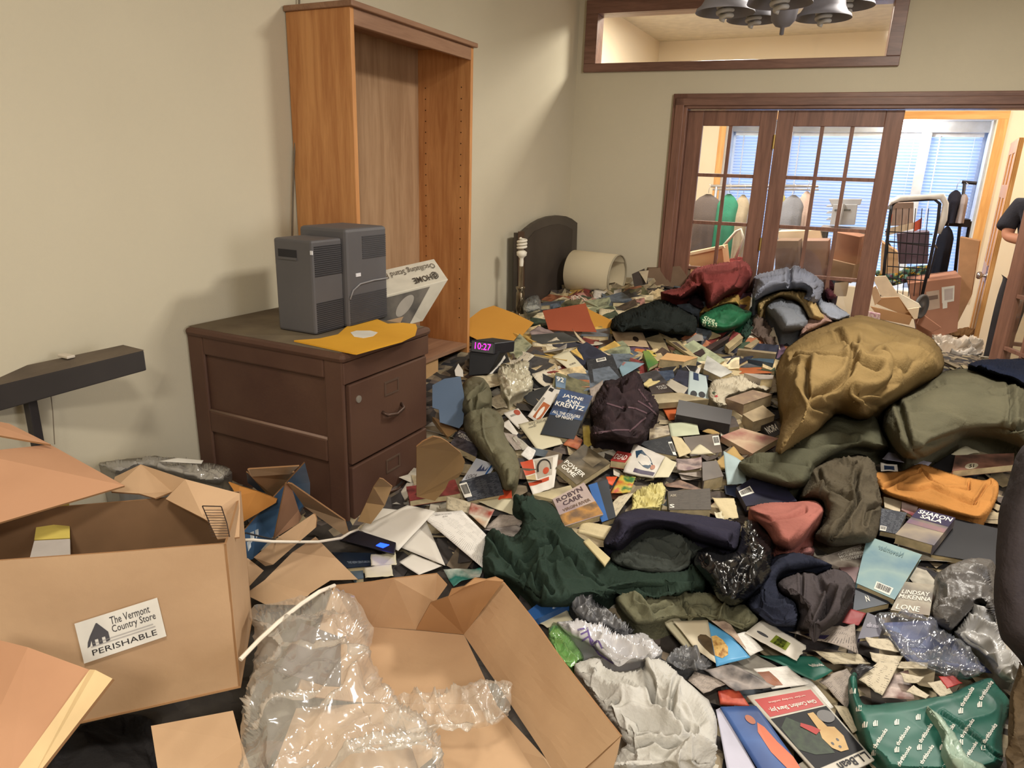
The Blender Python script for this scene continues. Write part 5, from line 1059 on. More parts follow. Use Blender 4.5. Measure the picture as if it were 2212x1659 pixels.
PAPER('L',[1290,1490,1400,1340,1530,1430,1450,1600],PRINT,'small typed card with a red border by the necklace page',cat='card',lay=.02)
PAPER('D',[1400,1590,1500,1480,1590,1560,1540,1650],MAGA('rust',(160,82,48),(120,60,40),(176,104,66)),'rust coloured picture page below the dark blue hardcover',cat='magazine page',lay=.012)
PAPER('D',[1585,1415,1650,1405,1680,1590,1600,1640],mat('yellow_print',(196,176,88),.5,c2=(176,150,70),scale=30),'yellow printed wrapper between the blue hardcover and the plaid shirt',cat='wrapper')
PAPER('A',[990,425,1355,365,1312,682,1110,740],WHT,'white page with a red jewellery advert and a bead necklace, right of the green sleeve',cat='page',lay=.02,wob=.03,
 patches=[((.0,.0,.32,.42),mat('print_red',(190,78,50),.5),'red_block'),((.36,.06,.86,.62),mat('print_photo',(172,162,148),.5),'photo'),((.55,.36,.75,.56),mat('print_red',(190,78,50),.5),'red_seal','disc',.0014),((.0,.66,.75,.76),mat('print_red',(190,78,50),.5),'red_band'),((0,.45,.3,.62),mat('print_tan',(190,170,130),.5),'tan_block')])
def bead_arc(Q,m,par):
    for k in range(24):
        t=math.pi*k/23; u=.6-.2*math.cos(t); v=.42-.32*math.sin(t)
        p=bil(Q,np.array(u),np.array(v))+qnormal(Q)*.004; MB().lathe(p,[(0,-.003),(.003,-.002),(.004,0),(.003,.002),(0,.003)],6).build('bead',m,par,True)
_q,_c,_n=plane_quad(pts('A',990,425,1355,365,1312,682,1110,740),.12,.02); bead_arc(_q,mat('bead_dark',(40,36,34),.3),bpy.data.objects['loose_paper.001'] if False else [o for o in bpy.data.objects if o.get('label','').startswith('white page with a red jewellery')][0])
BOOK('A',[1600,262,1855,438,1530,650,1332,482],.026,cm('sepia',(84,76,60),(50,46,40),(112,100,80),7),'brown sepia paperback titled with two big white words right of the necklace page',
 texts=[('POWER',(.06,.66,.90,.78),WHITE),('GAME',(.10,.80,.72,.92),WHITE)],patches=[((.35,.12,.8,.4),mat('cover_horse',(128,116,94),.5,c2=(92,82,66),scale=16),'cover_figure')])
BOOK('A',[1298,788,1600,628,1785,935,1412,1050],.024,cm('lilac_dusk',(166,148,146),(186,168,156),(150,132,134),3),'lilac landscape paperback face up right of the dark green sweatpants',spine='T',lay=.02,
 patches=[((0,.6,1,.98),mat('cover_hills',(108,84,62),.45,c2=(74,64,54),c3=(176,128,66),scale=12),'landscape')],texts=[('ROBYN',(.08,.06,.86,.2),(70,52,60)),('CARR',(.2,.24,.76,.38),(70,52,60)),('VIRGIN RIVER',(.12,.46,.9,.55),(110,86,70))])
BOOK('A',[1640,655,1825,598,1905,960,1770,1010],.03,cm('navy_board',(26,34,46)),'navy hardcover with a bright blue jacket strip beside the lilac paperback',hard=True,patches=[((0,0,.45,1),mat('cover_blue_strip',(44,94,160),.35),'jacket_strip')])
BOOK('A',[1100,745,1470,655,1500,700,1300,790],.012,cm('cream_pb',(196,182,146)),'cream paperback lying under the necklace page',lay=0)
BOOK('A',[410,620,768,520,835,742,490,810],.02,DARKB,'slate back cover with three text columns at the foot of the green sleeve',bars=(-.04,.12,.16,.82),lay=.02)
BOOK('A',[570,395,760,462,690,560,430,615],.022,cm('white_blue',(206,208,214),(184,190,204)),'white and blue book behind the slate back cover',texts=[('LOCA',(.1,.75,.5,.95),(120,116,120))],patches=[((.35,.15,.75,.6),mat('cover_navy_bits',(74,84,118),.4),'blue_figures',[0,.9,.2,.1,.4,.8,.5,.3,.8,.9,1,.2,1,1,0,1]),((.8,0,.88,1),mat('cover_blue_strip',(44,94,160),.35),'stripe')])
BOOK('A',[600,205,408,128,318,262,570,385],.03,cm('butcher',(56,54,60),(34,34,40),(88,84,92),22),'dark paperback with upside-down white lettering beside the green sleeve',spine='R',lay=.01)
_q,_c,_n=plane_quad(pts('A',600,205,408,128,318,262,570,385),.12,.04); _b=[o for o in bpy.data.objects if o.get('label','').startswith('dark paperback with upside-down')][0]
for s_,bx_ in (("BUTCHER'S",(.04,.16,.96,.30)),('DAUGHTER',(.06,.32,.9,.44)),('THE',(.3,.04,.6,.13))): qtext(_q,s_,bx_,(222,218,210),_b,off=.004)
BOOK('A',[150,0,240,40,390,130,300,200],.02,cm('tan_card',(178,140,96)),'tan box lid end between cabinet and the upside-down dark paperback',name='box_lid',cat='box',lay=0)
BOOK('A',[838,680,905,676,912,775,780,785],.02,cm('vermilion',(206,80,48)),'small red orange box at the foot of the green sleeve',name='carton_small',cat='box')
PAPER('A',[285,762,520,820,495,925,282,885],NEWS,'folded newspaper sheet left of the food pages, above the typed papers',cat='newspaper',lay=.03)
PAPER('A',[520,822,745,892,655,1062,490,925],MAGA('food',(186,150,120),(150,62,48),(204,196,178),10),'glossy page with red and orange pictures above the typed papers',cat='magazine page',lay=.035)
PAPER('A',[570,812,830,782,975,800,930,940],CREAMP,'cream letter with torn edge left of the sweatpants cuff',cat='letter',torn=.05,lay=.02)
PAPER('A',[655,1065,800,930,1060,950,980,1050],NEWS2,'grey news page under the sweatpants cuff',cat='newspaper')
PAPER('A',[640,1082,960,1030,1120,1175,850,1135],MAGA('grey',(138,130,126),(96,88,88),(160,152,146)),'grey magazine tucked into the green sweatpants',cat='magazine',lay=.02)
PAPER('X',[905,1110,998,1102,1050,1155,1042,1226],PRINT,'typed white page lying on top of the stack left of the sweatpants',cat='document',lay=.05,wob=.01,texts=[('REPORT ON THE PARTY',(.3,.06,.7,.09),(150,146,144)),('of the',(.42,.11,.55,.14),(150,146,144))])
PAPER('X',[820,1097,912,1106,962,1222,775,1146],WHT,'blank white page under the typed white page',cat='document',lay=.035,wob=.01)
PAPER('X',[775,1143,880,1090,940,1105,860,1190],WHT,'white page with a corner over the blue glowing light',cat='document',lay=.06,wob=.01)
PAPER('X',[862,1215,890,1195,955,1222,905,1242],WHT,'crumpled white envelope below the typed pages',cat='envelope')
PAPER('P',[1685,1140,1975,1125,1990,1270,1690,1275],CREAMP,'cream torn slip next to the black spine book',cat='slip',lay=.05,torn=.04)
PAPER('P',[1610,1295,1930,1260,1950,1390,1625,1420],CREAMP,'cream torn slip nearest the big open carton',cat='slip',lay=.045,torn=.04)
BOOK('P',[1250,1120,1750,1130,1700,1275,1400,1300],.03,cm('ink_blue',(34,44,58),(26,34,46)),'dark blue hardcover in a glossy jacket beside the cream torn slips',hard=True,texts=[('THE NEW CENTURION',(.2,.62,.9,.78),(120,130,140))])
BOOK('P',[1430,1300,1600,1300,1610,1420,1520,1430],.02,cm('slate_bl',(104,122,134)),'slate blue book below the glossy dark blue hardcover',lay=0)
BOOK('I',[1990,540,1880,458,1700,592,1745,652],.024,cm('sweet_blue',(52,96,156),(44,84,144)),'blue book with pale upside-down lettering below the sweatpants',lay=.01,texts=[('SWEET',(.12,.1,.95,.42),(190,204,226))])
PAPER('I',[1760,650,1960,560,2015,650,1840,700],CREAMP,'cream page end beside the blue upside-down book',cat='page')
PAPER('I',[1130,300,1400,290,1380,350,1200,410],mat('teal_white_wrap',(90,150,140),.35,c2=(206,206,196),c3=(30,110,100),scale=9),'teal and white wrapper between the open carton and sweatpants',cat='wrapper',wob=.08)
# right of the sweatpants
PAPER('A',[1595,1190,1640,1160,1850,1350,1800,1420],mat('yellowed',(196,182,140),.8),'narrow yellowed page strip lying on the green sweatpants',cat='page strip',t=.008,lay=.13,wob=0)
PAPER('A',[1580,1000,1870,1042,1830,1170,1530,1090],PRINTC,'torn brown page wad between lilac paperback and navy sweatshirt',cat='page',torn=.06,t=.012,lay=.02)
BOOK('B',[150,548,285,572,225,660,82,640],.03,cm('red_title',(160,54,50)),'small red paperback beside the blue-suited man magazine',texts=[('DEAD',(.1,.3,.9,.8),(220,200,190))],lay=.02,spine='T')
PAPER('B',[310,478,610,600,498,805,205,745],MAGA('pale',(196,190,180),(176,168,158),(206,200,190),4),'magazine showing a figure in a dark blue suit, centre of the pile',cat='magazine',t=.006,lay=.04,
 patches=[((.12,.12,.8,.7),mat('suit_blue',(40,66,88),.4,c2=(32,52,72),scale=8),'blue_suit',[0,.2,.25,0,.5,.2,.75,.35,1,.7,.85,1,.6,.95,.35,.8,.15,.55]),((.38,.3,.72,.5),mat('shirt_white',(206,206,204),.5),'white_tie',[0,.1,.1,0,1,.7,.9,1]),((.74,.5,.88,.72),mat('face_skin',(172,120,98),.5),'face','disc',.0014),((.3,.8,.95,.95),mat('ink_plum',(80,72,92),.5),'title_band')])
PAPER('B',[605,602,715,662,640,800,495,805],CREAMP,'small cream booklet page right of the suited man magazine',cat='booklet',lay=.045)
BOOK('B',[350,470,660,402,722,600,500,560],.022,DARKB3,'black back cover with a barcode above the suited man magazine',bars=(.84,.3,.97,.96),lay=.0)
PAPER('B',[665,405,760,420,860,560,740,605],PRINTC,'open cream pages beside the black barcode cover',cat='page',lay=.03,wob=.05)
BOOK('B',[775,418,1118,382,1150,560,850,600],.02,cm('umber',(98,84,72),(78,66,56)),'brown back cover with barcode behind open pages, centre of the pile',bars=(.80,.12,.98,.62),lay=.0)
PAPER('B',[840,560,945,470,1120,600,1060,570],CREAMP,'bent cream page on the brown barcode cover',cat='page',curl=-.15,lay=.05)
BOOK('B',[960,655,1100,640,1165,790,965,835],.05,cm('taupe',(96,86,78),(70,62,58)),'thick taupe paperback with deep page edge left of the pale blue sheet',lay=0)
BOOK('B',[630,935,1035,905,1045,1110,640,1110],.035,DARKB2,'brown back cover paperback against the top of the navy sweatshirt',lay=0,texts=[('S',(.02,.72,.14,.92),WHITE),('ASK',(.05,.2,.2,.32),(180,170,150))])
PAPER('B',[700,630,950,620,960,720,720,740],MAGA('plum',(120,98,100),(74,62,66),(160,140,132)),'curled plum picture page right of the suited man magazine',cat='magazine page',curl=.12,lay=.03)
PAPER('B',[730,760,950,740,955,810,760,830],NEWS2,'grey curled page under the plum picture page',cat='page',curl=.08)
PAPER('B',[590,870,750,830,1000,930,620,890],MAGA('red_brown',(100,66,58),(70,50,46),(140,110,90)),'dark red brown page above the brown back cover',cat='page')
PAPER('B',[1160,552,1370,660,1385,862,1195,880],SKY,'pale blue sheet with a torn point beside the dark barcode book',cat='sheet',torn=.03,lay=.05,wob=.04)
PAPER('B',[1090,660,1260,505,1370,640,1130,720],mat('tan_bag',(176,146,92),.8),'tan paper bag corner behind the pale blue sheet',cat='paper bag',t=.01,lay=.02)
BOOK('B',[1285,900,1605,698,1865,1025,1380,1075],.024,cm('space_black',(30,30,42),(24,24,30),(44,44,66),4),'big black back cover with barcode above the pink fleece',bars=(.0,.22,.30,.52),lay=.04,hard=True,patches=[((.82,.12,.96,.36),mat('label_white',WHITE,.5),'price_sticker')])
PAPER('B',[1165,880,1290,870,1310,1000,1180,960],cm('indigo',(60,70,100)),'torn indigo cover left of the big black back cover',cat='torn cover',torn=.05)
PAPER('B',[1050,990,1270,1000,1310,1200,1180,1210],PRINTC,'cream torn page fan right of the brown back cover paperback',cat='page',torn=.06,wob=.05,lay=.03)
PAPER('B',[1070,1130,1170,1110,1180,1230,1100,1190],CREAMP,'crumpled white tissue by the navy sweatshirt',cat='tissue',wob=.2,torn=.1,lay=.03)
PAPER('B',[180,780,325,800,270,945,85,950],mat('wrapper_green',(58,110,58),.4,c2=(176,70,44),c3=(190,170,70),scale=26),'green and yellow seed packet right of the navy hardcover',cat='packet',lay=.03)
PAPER('B',[40,795,150,790,100,880,60,860],mat('print_orange2',(206,84,44),.5),'bright orange card corner beside the green seed packet',cat='card',lay=.04)
MOUND('yellow_tissue','B',[285,945,400,900,480,860,575,838,622,922,590,1000,560,1100,430,1105,260,1130,290,1040],.03,mat('yellow_tissue',(206,196,136),.7,c2=(196,184,116),scale=8),'pale yellow crumpled tissue paper above the navy sweatshirt','tissue',R=12,fold=.01,wl=.05,crum=.8,dens=2500)
PAPER('B',[65,1080,160,980,300,950,130,1180],NEWS,'pale printed page left of the yellow tissue',cat='page',lay=.03)
BOOK('N',[920,1235,1560,1360,1535,1530,885,1410],.055,cm('graphite',(74,72,74),(60,58,60),None,3),'long dark grey box in the middle of the pile right of the plaid shirt',name='gift_box',cat='box',pages=(56,52,54),lay=.02)
BOOK('N',[595,1175,935,1150,1280,1230,670,1280],.03,cm('tan_pb',(176,160,126)),'tan paperback lying across the orange board behind the dark grey box',lay=.03,spine='B')
PAPER('N',[700,1285,905,1278,870,1465,805,1475],mat('orange_board',(190,96,52),.6),'orange board showing left of the dark grey box',cat='board',t=.006,wob=0)
PAPER('B',[638,285,905,262,935,390,662,415],PGREEN,'pale green blank card in front of the dark grey box',cat='card',lay=.03,wob=0)
BOOK('B',[458,335,640,300,680,385,452,440],.02,cm('speckle',(146,130,104),(96,84,70),(170,156,130),20),'speckled tan cover left of the pale green card',lay=0)
PAPER('B',[960,350,1060,330,1130,370,1120,395],mat('tan_bag',(176,146,92),.8),'curled tan page right of the pale green card',cat='page',curl=-.2,lay=.03)
BOOK('B',[1140,405,1340,330,1690,430,1440,575],.03,cm('rose_tan',(168,136,112),(140,84,76),(184,160,132),6),'pink and tan picture paperback left of the olive quilt',lay=.01)
BOOK('N',[1905,1545,2080,1480,2130,1640,2030,1700],.03,cm('noir',(40,36,38)),'dark paperback with big slanted white letters by the tan duvet',texts=[('NORA',(.05,.2,.95,.7),WHITE)],lay=.0)
BOOK('N',[1480,1222,1800,1118,2040,1172,1690,1292],.06,cm('tan_photo',(176,156,126),(150,128,104),(132,112,96),10),'thick tan paperback at the edge of the tan duvet, lying face up',lay=.01,pages=(178,158,124))
BOOK('N',[1682,1410,1925,1300,2070,1420,1810,1500],.06,cm('tan_plain',(180,160,128)),'thick tan paperback with dented face, below the other thick one',lay=0,pages=(178,158,124))
BOOK('N',[1700,918,2055,942,2045,985,1895,990],.05,cm('white_noir',(60,54,54),(190,180,168),None,5),'white and black hardcover behind the off-white shirt',hard=True,lay=.03)
BOOK('N',[1258,705,1560,905,1420,968,1215,868],.045,cm('chalk',(206,206,200)),'white hardcover lying tilted in the middle distance',hard=True,lay=.03,pages=(196,180,144))
PAPER('N',[1045,880,1245,955,1290,1230,1022,1212],mat('ice_paper',(178,192,192),.5,c2=(170,184,186),scale=3),'pale blue leaflet with dark goggle shapes in the middle distance',cat='leaflet',lay=.04,
 patches=[((.25,.02,.55,.32),mat('goggle_navy',(50,64,92),.4),'navy_square'),((.12,.74,.44,.98),mat('goggle_grey',(70,72,76),.3),'goggle_lens','disc'),((.5,.74,.82,.98),mat('goggle_grey',(70,72,76),.3),'goggle_lens','disc')])
PAPER('N',[965,800,1180,870,1150,960,1040,900],WHT,'white curled page above the goggle leaflet',cat='page',curl=.15,lay=.04)
BOOK('N',[780,675,1152,728,985,782,690,752],.05,cm('orange_cream',(206,164,116),(190,150,104)),'orange edged paperback with deep pages in the middle distance',lay=.03)
BOOK('N',[490,650,560,652,680,792,555,862],.02,cm('leaf_green',(70,110,60),(120,140,70),None,5),'green cover book next to the orange cover in the middle distance',lay=.04)
BOOK('N',[405,622,515,638,380,775,325,755],.02,cm('peach_orange',(206,128,74)),'orange cover book behind the green cover book',lay=.02)
PAPER('N',[525,635,685,662,650,725,560,690],mat('yellow_card',(196,176,92),.6),'yellow card with a small dark triangle behind the green cover book',cat='card',lay=.045,patches=[((.5,.3,.85,.7),mat('ink_dark',INK,.6),'triangle',[0,1,.5,0,1,1])])
PAPER('N',[205,850,260,770,510,800,245,960],mat('sky_card',(126,152,164),.5),'light blue card in front of the green cover book',cat='card',lay=.05,texts=[('summer',(.45,.05,.85,.2),(180,110,96))])
PAPER('N',[115,425,485,425,565,605,205,592],uvlines('ribbed_board',(170,146,116),(150,126,98),6,.3,cols=1,mort=.3),'ribbed tan board with a round hole in front of the black jacket',cat='board',lay=.05,wob=.02,patches=[((.58,.34,.76,.68),mat('hole_dark',(52,38,30),.8),'round_hole','disc')])
BOOK('N',[520,500,705,448,812,665,668,712],.02,cm('khaki_plain',(158,142,110)),'plain khaki back cover right of the ribbed board',lay=.03)
BOOK('N',[768,512,882,498,1150,735,1050,705],.016,cm('framed',(190,172,130)),'narrow cream book propped open behind the orange edged paperback',lay=.05,patches=[((.1,.2,.6,.7),mat('brown_inset',(84,72,62),.5),'dark_inset')])
PAPER('N',[150,600,192,570,350,720,300,752],mat('page_edge_tan',(188,164,116),.8),'slim tan page block left of the orange cover book',cat='page block',t=.02,lay=.04,wob=0)
BOOK('N',[1620,640,1640,620,2090,668,2080,690],.045,cm('dusty_pb',(166,150,122)),'long pale paperback edge left of the tan duvet top',lay=.05)
BOOK('N',[1720,745,1880,740,2060,750,2050,800],.04,cm('steel_blue',(70,92,110)),'steel blue spined paperback left of the tan duvet top',lay=.02)
PAPER('N',[1580,930,1640,850,1910,850,2040,915],mat('rust_board',(170,96,56),.6),'rust orange board near the white and black hardcover',cat='board',lay=.02)
BOOK('N',[1475,580,1640,445,1692,490,1520,628],.035,cm('sand_pb',(176,158,122)),'sand paperback standing at an angle below the green netting',lay=.05)
BOOK('N',[1700,600,1850,505,1885,540,1780,620],.03,cm('sand_pb2',(166,148,116)),'curved sand paperback right of the angled sand paperback',lay=.04)
BOOK('N',[1090,680,1500,470,1530,490,1180,720],.03,cm('dark_brown_board',(70,56,54)),'long dark brown bar lying across the middle distance',name='wooden_bar',cat='bar',pages=(66,54,50),lay=.03)
PAPER('N',[765,1060,820,990,1030,1100,960,1200],mat('grey_page',(176,168,152),.7),'grey white page curled left of the goggle leaflet',cat='page',curl=.1,lay=.04)
PAPER('N',[490,1050,640,905,720,1010,560,1078],mat('butter_page',(204,186,132),.7),'butter yellow page pad left of the navy dotted cover',cat='page pad',t=.01,lay=.03)
BOOK('N',[660,895,850,880,870,970,740,1030],.02,cm('dotted_navy',(44,56,76),(70,82,100),None,40),'navy dotted cover in the middle distance',lay=.02)
BOOK('N',[560,1080,740,1030,860,1140,600,1170],.02,cm('joist',(70,62,60)),'dark cover with pale letters above the tan paperback',texts=[('TOLD',(.4,.2,.9,.6),(180,176,168))],lay=.02)
BOOK('D',[1620,790,1870,735,1960,960,1662,1005],.018,DARKB3,'dark back cover with a small barcode above the plaid shirt',bars=(.36,.04,.72,.18),lay=.03)
PAPER('D',[1292,752,1450,690,1640,905,1545,942],CREAMP,'cream letter sheet with a window tear above the dark blue hardcover',cat='letter',lay=.04,texts=[('CUSTOMER CARE',(.3,.5,.75,.56),(110,104,96))],wob=.02)
PAPER('D',[1485,480,1640,640,1870,735,1650,735],MAGA('cream_red',(186,168,138),(150,92,70),(204,190,160)),'magazine page with a dark 20% block in the middle distance',cat='magazine page',lay=.045,texts=[('20%',(.45,.62,.75,.8),(60,50,46))])
BOOK('D',[1095,545,1400,520,1560,600,1110,640],.02,cm('slate_flat',(70,72,72)),'flat dark slate cover in front of the red brown folder',lay=.03)
PAPER('D',[1075,520,1160,460,1370,540,1100,555],MAGA('mauve',(130,112,116),(96,84,88),(150,134,130)),'mauve picture page in front of the red brown folder',cat='magazine page',lay=.05)
PAPER('D',[1240,620,1370,655,1605,620,1590,680],PRINTC,'open cream paperback pages spread below the slate cover',cat='open book',curl=-.06,t=.012,lay=.03)
BOOK('D',[1110,640,1230,650,1245,690,1112,692],.02,cm('sand_pb3',(180,160,122)),'small sand page block left of the open cream pages',lay=.02)
PAPER('D',[852,692,985,525,1105,650,960,782],MAGA('forest',(104,108,84),(70,76,64),(150,150,120)),'green brown landscape magazine page right of the alarm clock',cat='magazine page',lay=.05,tilt=.3)
PAPER('D',[1010,700,1180,740,1290,770,1180,800],MAGA('slate_pg',(110,116,124),(84,88,96),(170,170,168)),'blue grey glossy page left of the cream letter sheet',cat='magazine page',lay=.03)
PAPER('D',[1170,840,1260,830,1320,920,1235,925],uvlines('tan_listing',(186,166,118),(140,120,84),14,.3,cols=2),'tan strip of printed page above the black hardcover',cat='page',lay=.03)
BOOK('D',[1110,935,1330,925,1340,970,1120,975],.025,cm('sand_pb4',(180,162,126)),'long sand paperback edge under the tan printed strip',lay=.0)
BOOK('D',[1325,935,1430,960,1420,1060,1330,1040],.012,cm('powder',(110,134,158)),'powder blue paperback with white curly lettering above the dark blue hardcover',texts=[('92',(.1,.05,.8,.5),WHITE)],lay=.04)
PAPER('D',[1440,960,1650,980,1655,1050,1460,1040],MAGA('ginger',(184,110,64),(206,170,130),(140,90,60)),'orange glossy page above the dark blue hardcover',cat='magazine page',lay=.03)
PAPER('D',[1650,1060,1780,980,1770,1160,1680,1210],NEWS2,'tan newspaper scrap left of the plaid shirt shoulder',cat='newspaper',lay=.03)
PAPER('D',[650,900,840,740,850,770,700,940],WHT,'long white folded paper right of the alarm clock stand',cat='page',lay=.03)
# folders, envelopes
MAN=mat('manila_amber',(196,142,58),.7,c2=(188,134,54),scale=3)
POLY('X',[1011,690,1040,668,1067,660,1110,676,1153,697,1125,728,1087,756,1045,740,1011,724],MAN,'large amber manila envelope leaning right of the bookcase','manila_envelope','envelope',lay=.06,tilt=.35)
POLY('X',[1172,671,1265,655,1277,690,1289,717,1240,716,1185,712],mat('brick_folder',(150,76,50),.7,c2=(142,70,46),scale=3),'brick red folder standing in front of the lampshade','folder','folder',lay=.09,tilt=.4)
POLY('X',[1262,655,1272,668,1322,692,1318,706,1290,717,1275,690],MAN,'amber envelope corner behind the brick red folder','manila_envelope','envelope',lay=.06,tilt=.3)
POLY('X',[934,832,960,818,995,813,1002,850,1004,880,1000,915,992,925,950,912,948,885,934,880],mat('blue_folder',(96,114,138),.6,c2=(88,106,130),scale=3),'slate blue folder wedged beside the cabinet and green sleeve','folder','folder',lay=.10,tilt=.5)
POLY('X',[982,800,990,785,1000,800,1001,814,984,812],WHT,'white paper end standing in front of the bookcase','loose_paper','paper',lay=.16,tilt=.8)
# clock radio on black box
c0=hit([1040],[790])[0]
dbx_=root('black_box',c0,'matt black box under the alarm clock at the foot of the bookcase','box')
cz=float(hf(c0[0],c0[1]))
a=atd(1046,810,2.95+.0)
def facebox(name,P,dep,back,m,parent,bevel=.003): return slab8([atd(*p,dep) for p in P],back,m,name,parent,bevel)
bk=np.array([-.03,.16,0])
dC=float((M@(hit([1045],[815])[0]-C))[2])-.05
facebox('box_body',[(1014,760),(1082,758),(1056,808),(1012,812)],dC,bk,mat('matt_black',(28,28,30),.6),dbx_)
ck=root('alarm_clock',atd(1045,745,dC),'black digital alarm clock with a magenta time display at the foot of the bookcase','clock')
CK=[atd(1018,734,dC-.01),atd(1068,741,dC-.01),atd(1066,766,dC-.01),atd(1016,760,dC-.01)]
slab8(CK,np.array([.06,.10,0]),mat('clock_black',(32,30,34),.35),'clock_case',ck,.004)
qtext(CK,'10:27',(.18,.16,.86,.70),(255,20,200),ck,name='time_digits',off=.0025,bold=-.01)
mg=mat('magenta_led',(255,20,200),.4,emit=3.0); [o.data.materials.__setitem__(0,mg) for o in ck.children if o.name.startswith('time_digits')]
# bottom right magazines
MQ=pts('X',1889,1641,1785,1692,1614,1503,1750,1480)
_q,_c,_n=plane_quad(MQ,.05,.03); occ(MQ)
mz=paperat(_q,mat('catalog_white',(206,200,188),.6),'white clothing catalog with a puppy picture lying upside down at the bottom','magazine',name='catalog',t=.006,wob=.0,
 patches=[((.03,.13,.97,.70),mat('cat_dark',(30,30,34),.6,c2=(28,28,32)),'photo'),((.38,.20,.97,.68),mat('cat_wreath',(50,64,44),.5,c2=(30,40,30),scale=60),'wreath',[.2,.0,.7,.1,1,.3,.95,.8,.6,1,.35,.75,.15,.5],.0014),
  ((.16,.18,.56,.66),mat('puppy_fur',(206,176,128),.6,c2=(186,152,104),scale=14),'puppy',[.25,.0,.6,.02,.8,.15,.85,.4,.7,.58,.6,1,.35,1,.3,.6,.05,.55,.0,.3],.002),
  ((.28,.29,.32,.325),mat('ink_dark',INK,.4),'eye','disc',.0026),((.40,.27,.44,.305),mat('ink_dark',INK,.4),'eye','disc',.0026),((.33,.22,.375,.25),mat('ink_dark',INK,.4),'nose','disc',.0026),
  ((.42,.42,.66,.58),mat('scarf_red',(168,48,44),.5),'red_scarf',[0,.2,.5,0,1,.8,.8,1,.3,.6],.0026),((.05,.72,.95,.94),mat('banner_red',(176,52,48),.4),'red_banner'),((.04,.5,.3,.66),mat('spoon',(112,110,110),.5),'silver_spoon','disc',.0026)],
 texts=[('L.L.Bean',(.05,.02,.62,.11),(40,40,46)),('Give Comfort. Share Joy.',(.12,.755,.88,.82),WHITE),('order today online',(.2,.86,.8,.89),(226,190,180))])
PAPER('H',[1125,1240,1375,1235,1720,1720,1420,1720],MAGA('cobalt',(44,70,124),(34,52,100),(60,92,150),4),'blue glossy catalog with an orange jacket left of the puppy catalog',cat='magazine',lay=.02,t=.006,wob=.01,patches=[((.5,.25,1.0,.95),mat('jacket_orange',(208,116,84),.5,c2=(190,100,70),scale=6),'orange_jacket',[.1,.2,.4,0,.6,.1,.75,.4,1,.7,.95,1,.4,1,.1,.6]),((.45,.14,.68,.28),mat('face_skin2',(170,104,78),.5),'face','disc',.0014)])
PAPER('H',[1095,1260,1130,1245,1400,1720,1180,1720],mat('lilac_white',(186,184,200),.5),'white magazine edge left of the blue catalog',cat='magazine',lay=.012)
PAPER('H',[1110,1130,1245,1118,1325,1235,1125,1205],MAGA('red_stack',(172,62,44),(150,50,38),(190,84,60),30),'fanned stack of red paper above the blue catalog',cat='paper stack',t=.012,lay=.01)
PAPER('H',[735,650,815,600,1000,830,920,860],CREAMP,'thick cream page edges of the food magazine',cat='magazine pages',t=.012,lay=.02)
PAPER('H',[800,650,1040,652,1095,945,960,850],MAGA('bowl',(196,184,158),(186,172,146),(204,194,170),3),'cream cookery page with half a food bowl, right of the white plastic bag',cat='magazine page',lay=.035,wob=.02,patches=[((.45,.38,1.0,.85),mat('bowl_rim',(70,58,44),.4,c2=(96,80,58),scale=30),'food_bowl',[0,.45,.1,.2,.35,.02,.7,0,1,.15,1,1,.7,.98,.35,.85,.1,.65])])
PAPER('H',[1040,655,1200,760,1330,905,1098,965],mat('azure',(92,160,206),.35,c2=(84,150,198)),'bright blue cookery page with the rest of the food bowl',cat='magazine page',lay=.035,wob=.02,patches=[((.02,.3,.52,.86),mat('noodles',(196,150,84),.5,c2=(150,104,56),c3=(214,178,110),scale=60),'noodles',[0,.1,.4,0,.8,.15,1,.5,.8,.9,.4,1,0,.85])])
PAPER('H',[1060,650,1180,650,1300,840,1200,760],MAGA('photo_strip',(150,116,100),(100,76,70),(190,170,150)),'photo strip of faces above the blue cookery page',cat='magazine page',lay=.045)
PAPER('H',[1290,735,1420,645,1722,830,1662,935],WHT,'white flyer with a green free shipping band',cat='flyer',lay=.05,torn=.05,wob=.04,patches=[((.2,.42,.62,.72),mat('lime_band',(120,134,44),.5),'green_band'),((.28,.12,.4,.35),mat('ink_grey',(80,80,84),.5),'crest','disc')],texts=[('FREE SHIPPING',(.22,.48,.6,.66),(40,48,20))])
PAPER('H',[1200,750,1300,730,1420,850,1330,890],PRINT,'small printed leaflet left of the shipping flyer',cat='leaflet',lay=.04)
PAPER('H',[1590,730,1870,690,2040,690,2065,890],NEWS2,'crumpled newspaper with white frames right of the shipping flyer',cat='newspaper',lay=.05,wob=.08,curl=.05,patches=[((.1,.1,.35,.5),mat('ink_violet',(66,58,96),.5),'violet_square')])
PAPER('H',[1740,850,2060,880,2150,950,1900,950],NEWS,'folded newspaper below the crumpled one with white frames',cat='newspaper',lay=.035,wob=.05)
tm=PAPER('H',[1390,885,1760,890,1890,1000,1770,1065],TEAL,'smaller teal mailer with white lettering below the shipping flyer',cat='mailer',name='teal_mailer',lay=.03,wob=.04,texts=[('thriftbooks',(.55,.5,.95,.66),WHITE)])
PAPER('H',[1800,1060,1990,975,2060,1060,1990,1250],NEWS2,'brown tinted newspaper left of the large teal mailer',cat='newspaper',lay=.02,wob=.06)
PAPER('H',[1900,1230,1990,1240,2060,1400,2030,1420],NEWS,'newspaper strip between puppy catalog and teal mailer',cat='newspaper',lay=.015,wob=.05)
PAPER('H',[1000,985,1200,955,1500,1105,1230,1130],MAGA('bw',(90,84,84),(50,46,48),(160,150,144),12),'black and white photo page above the red paper stack',cat='magazine page',lay=.03,wob=.08)
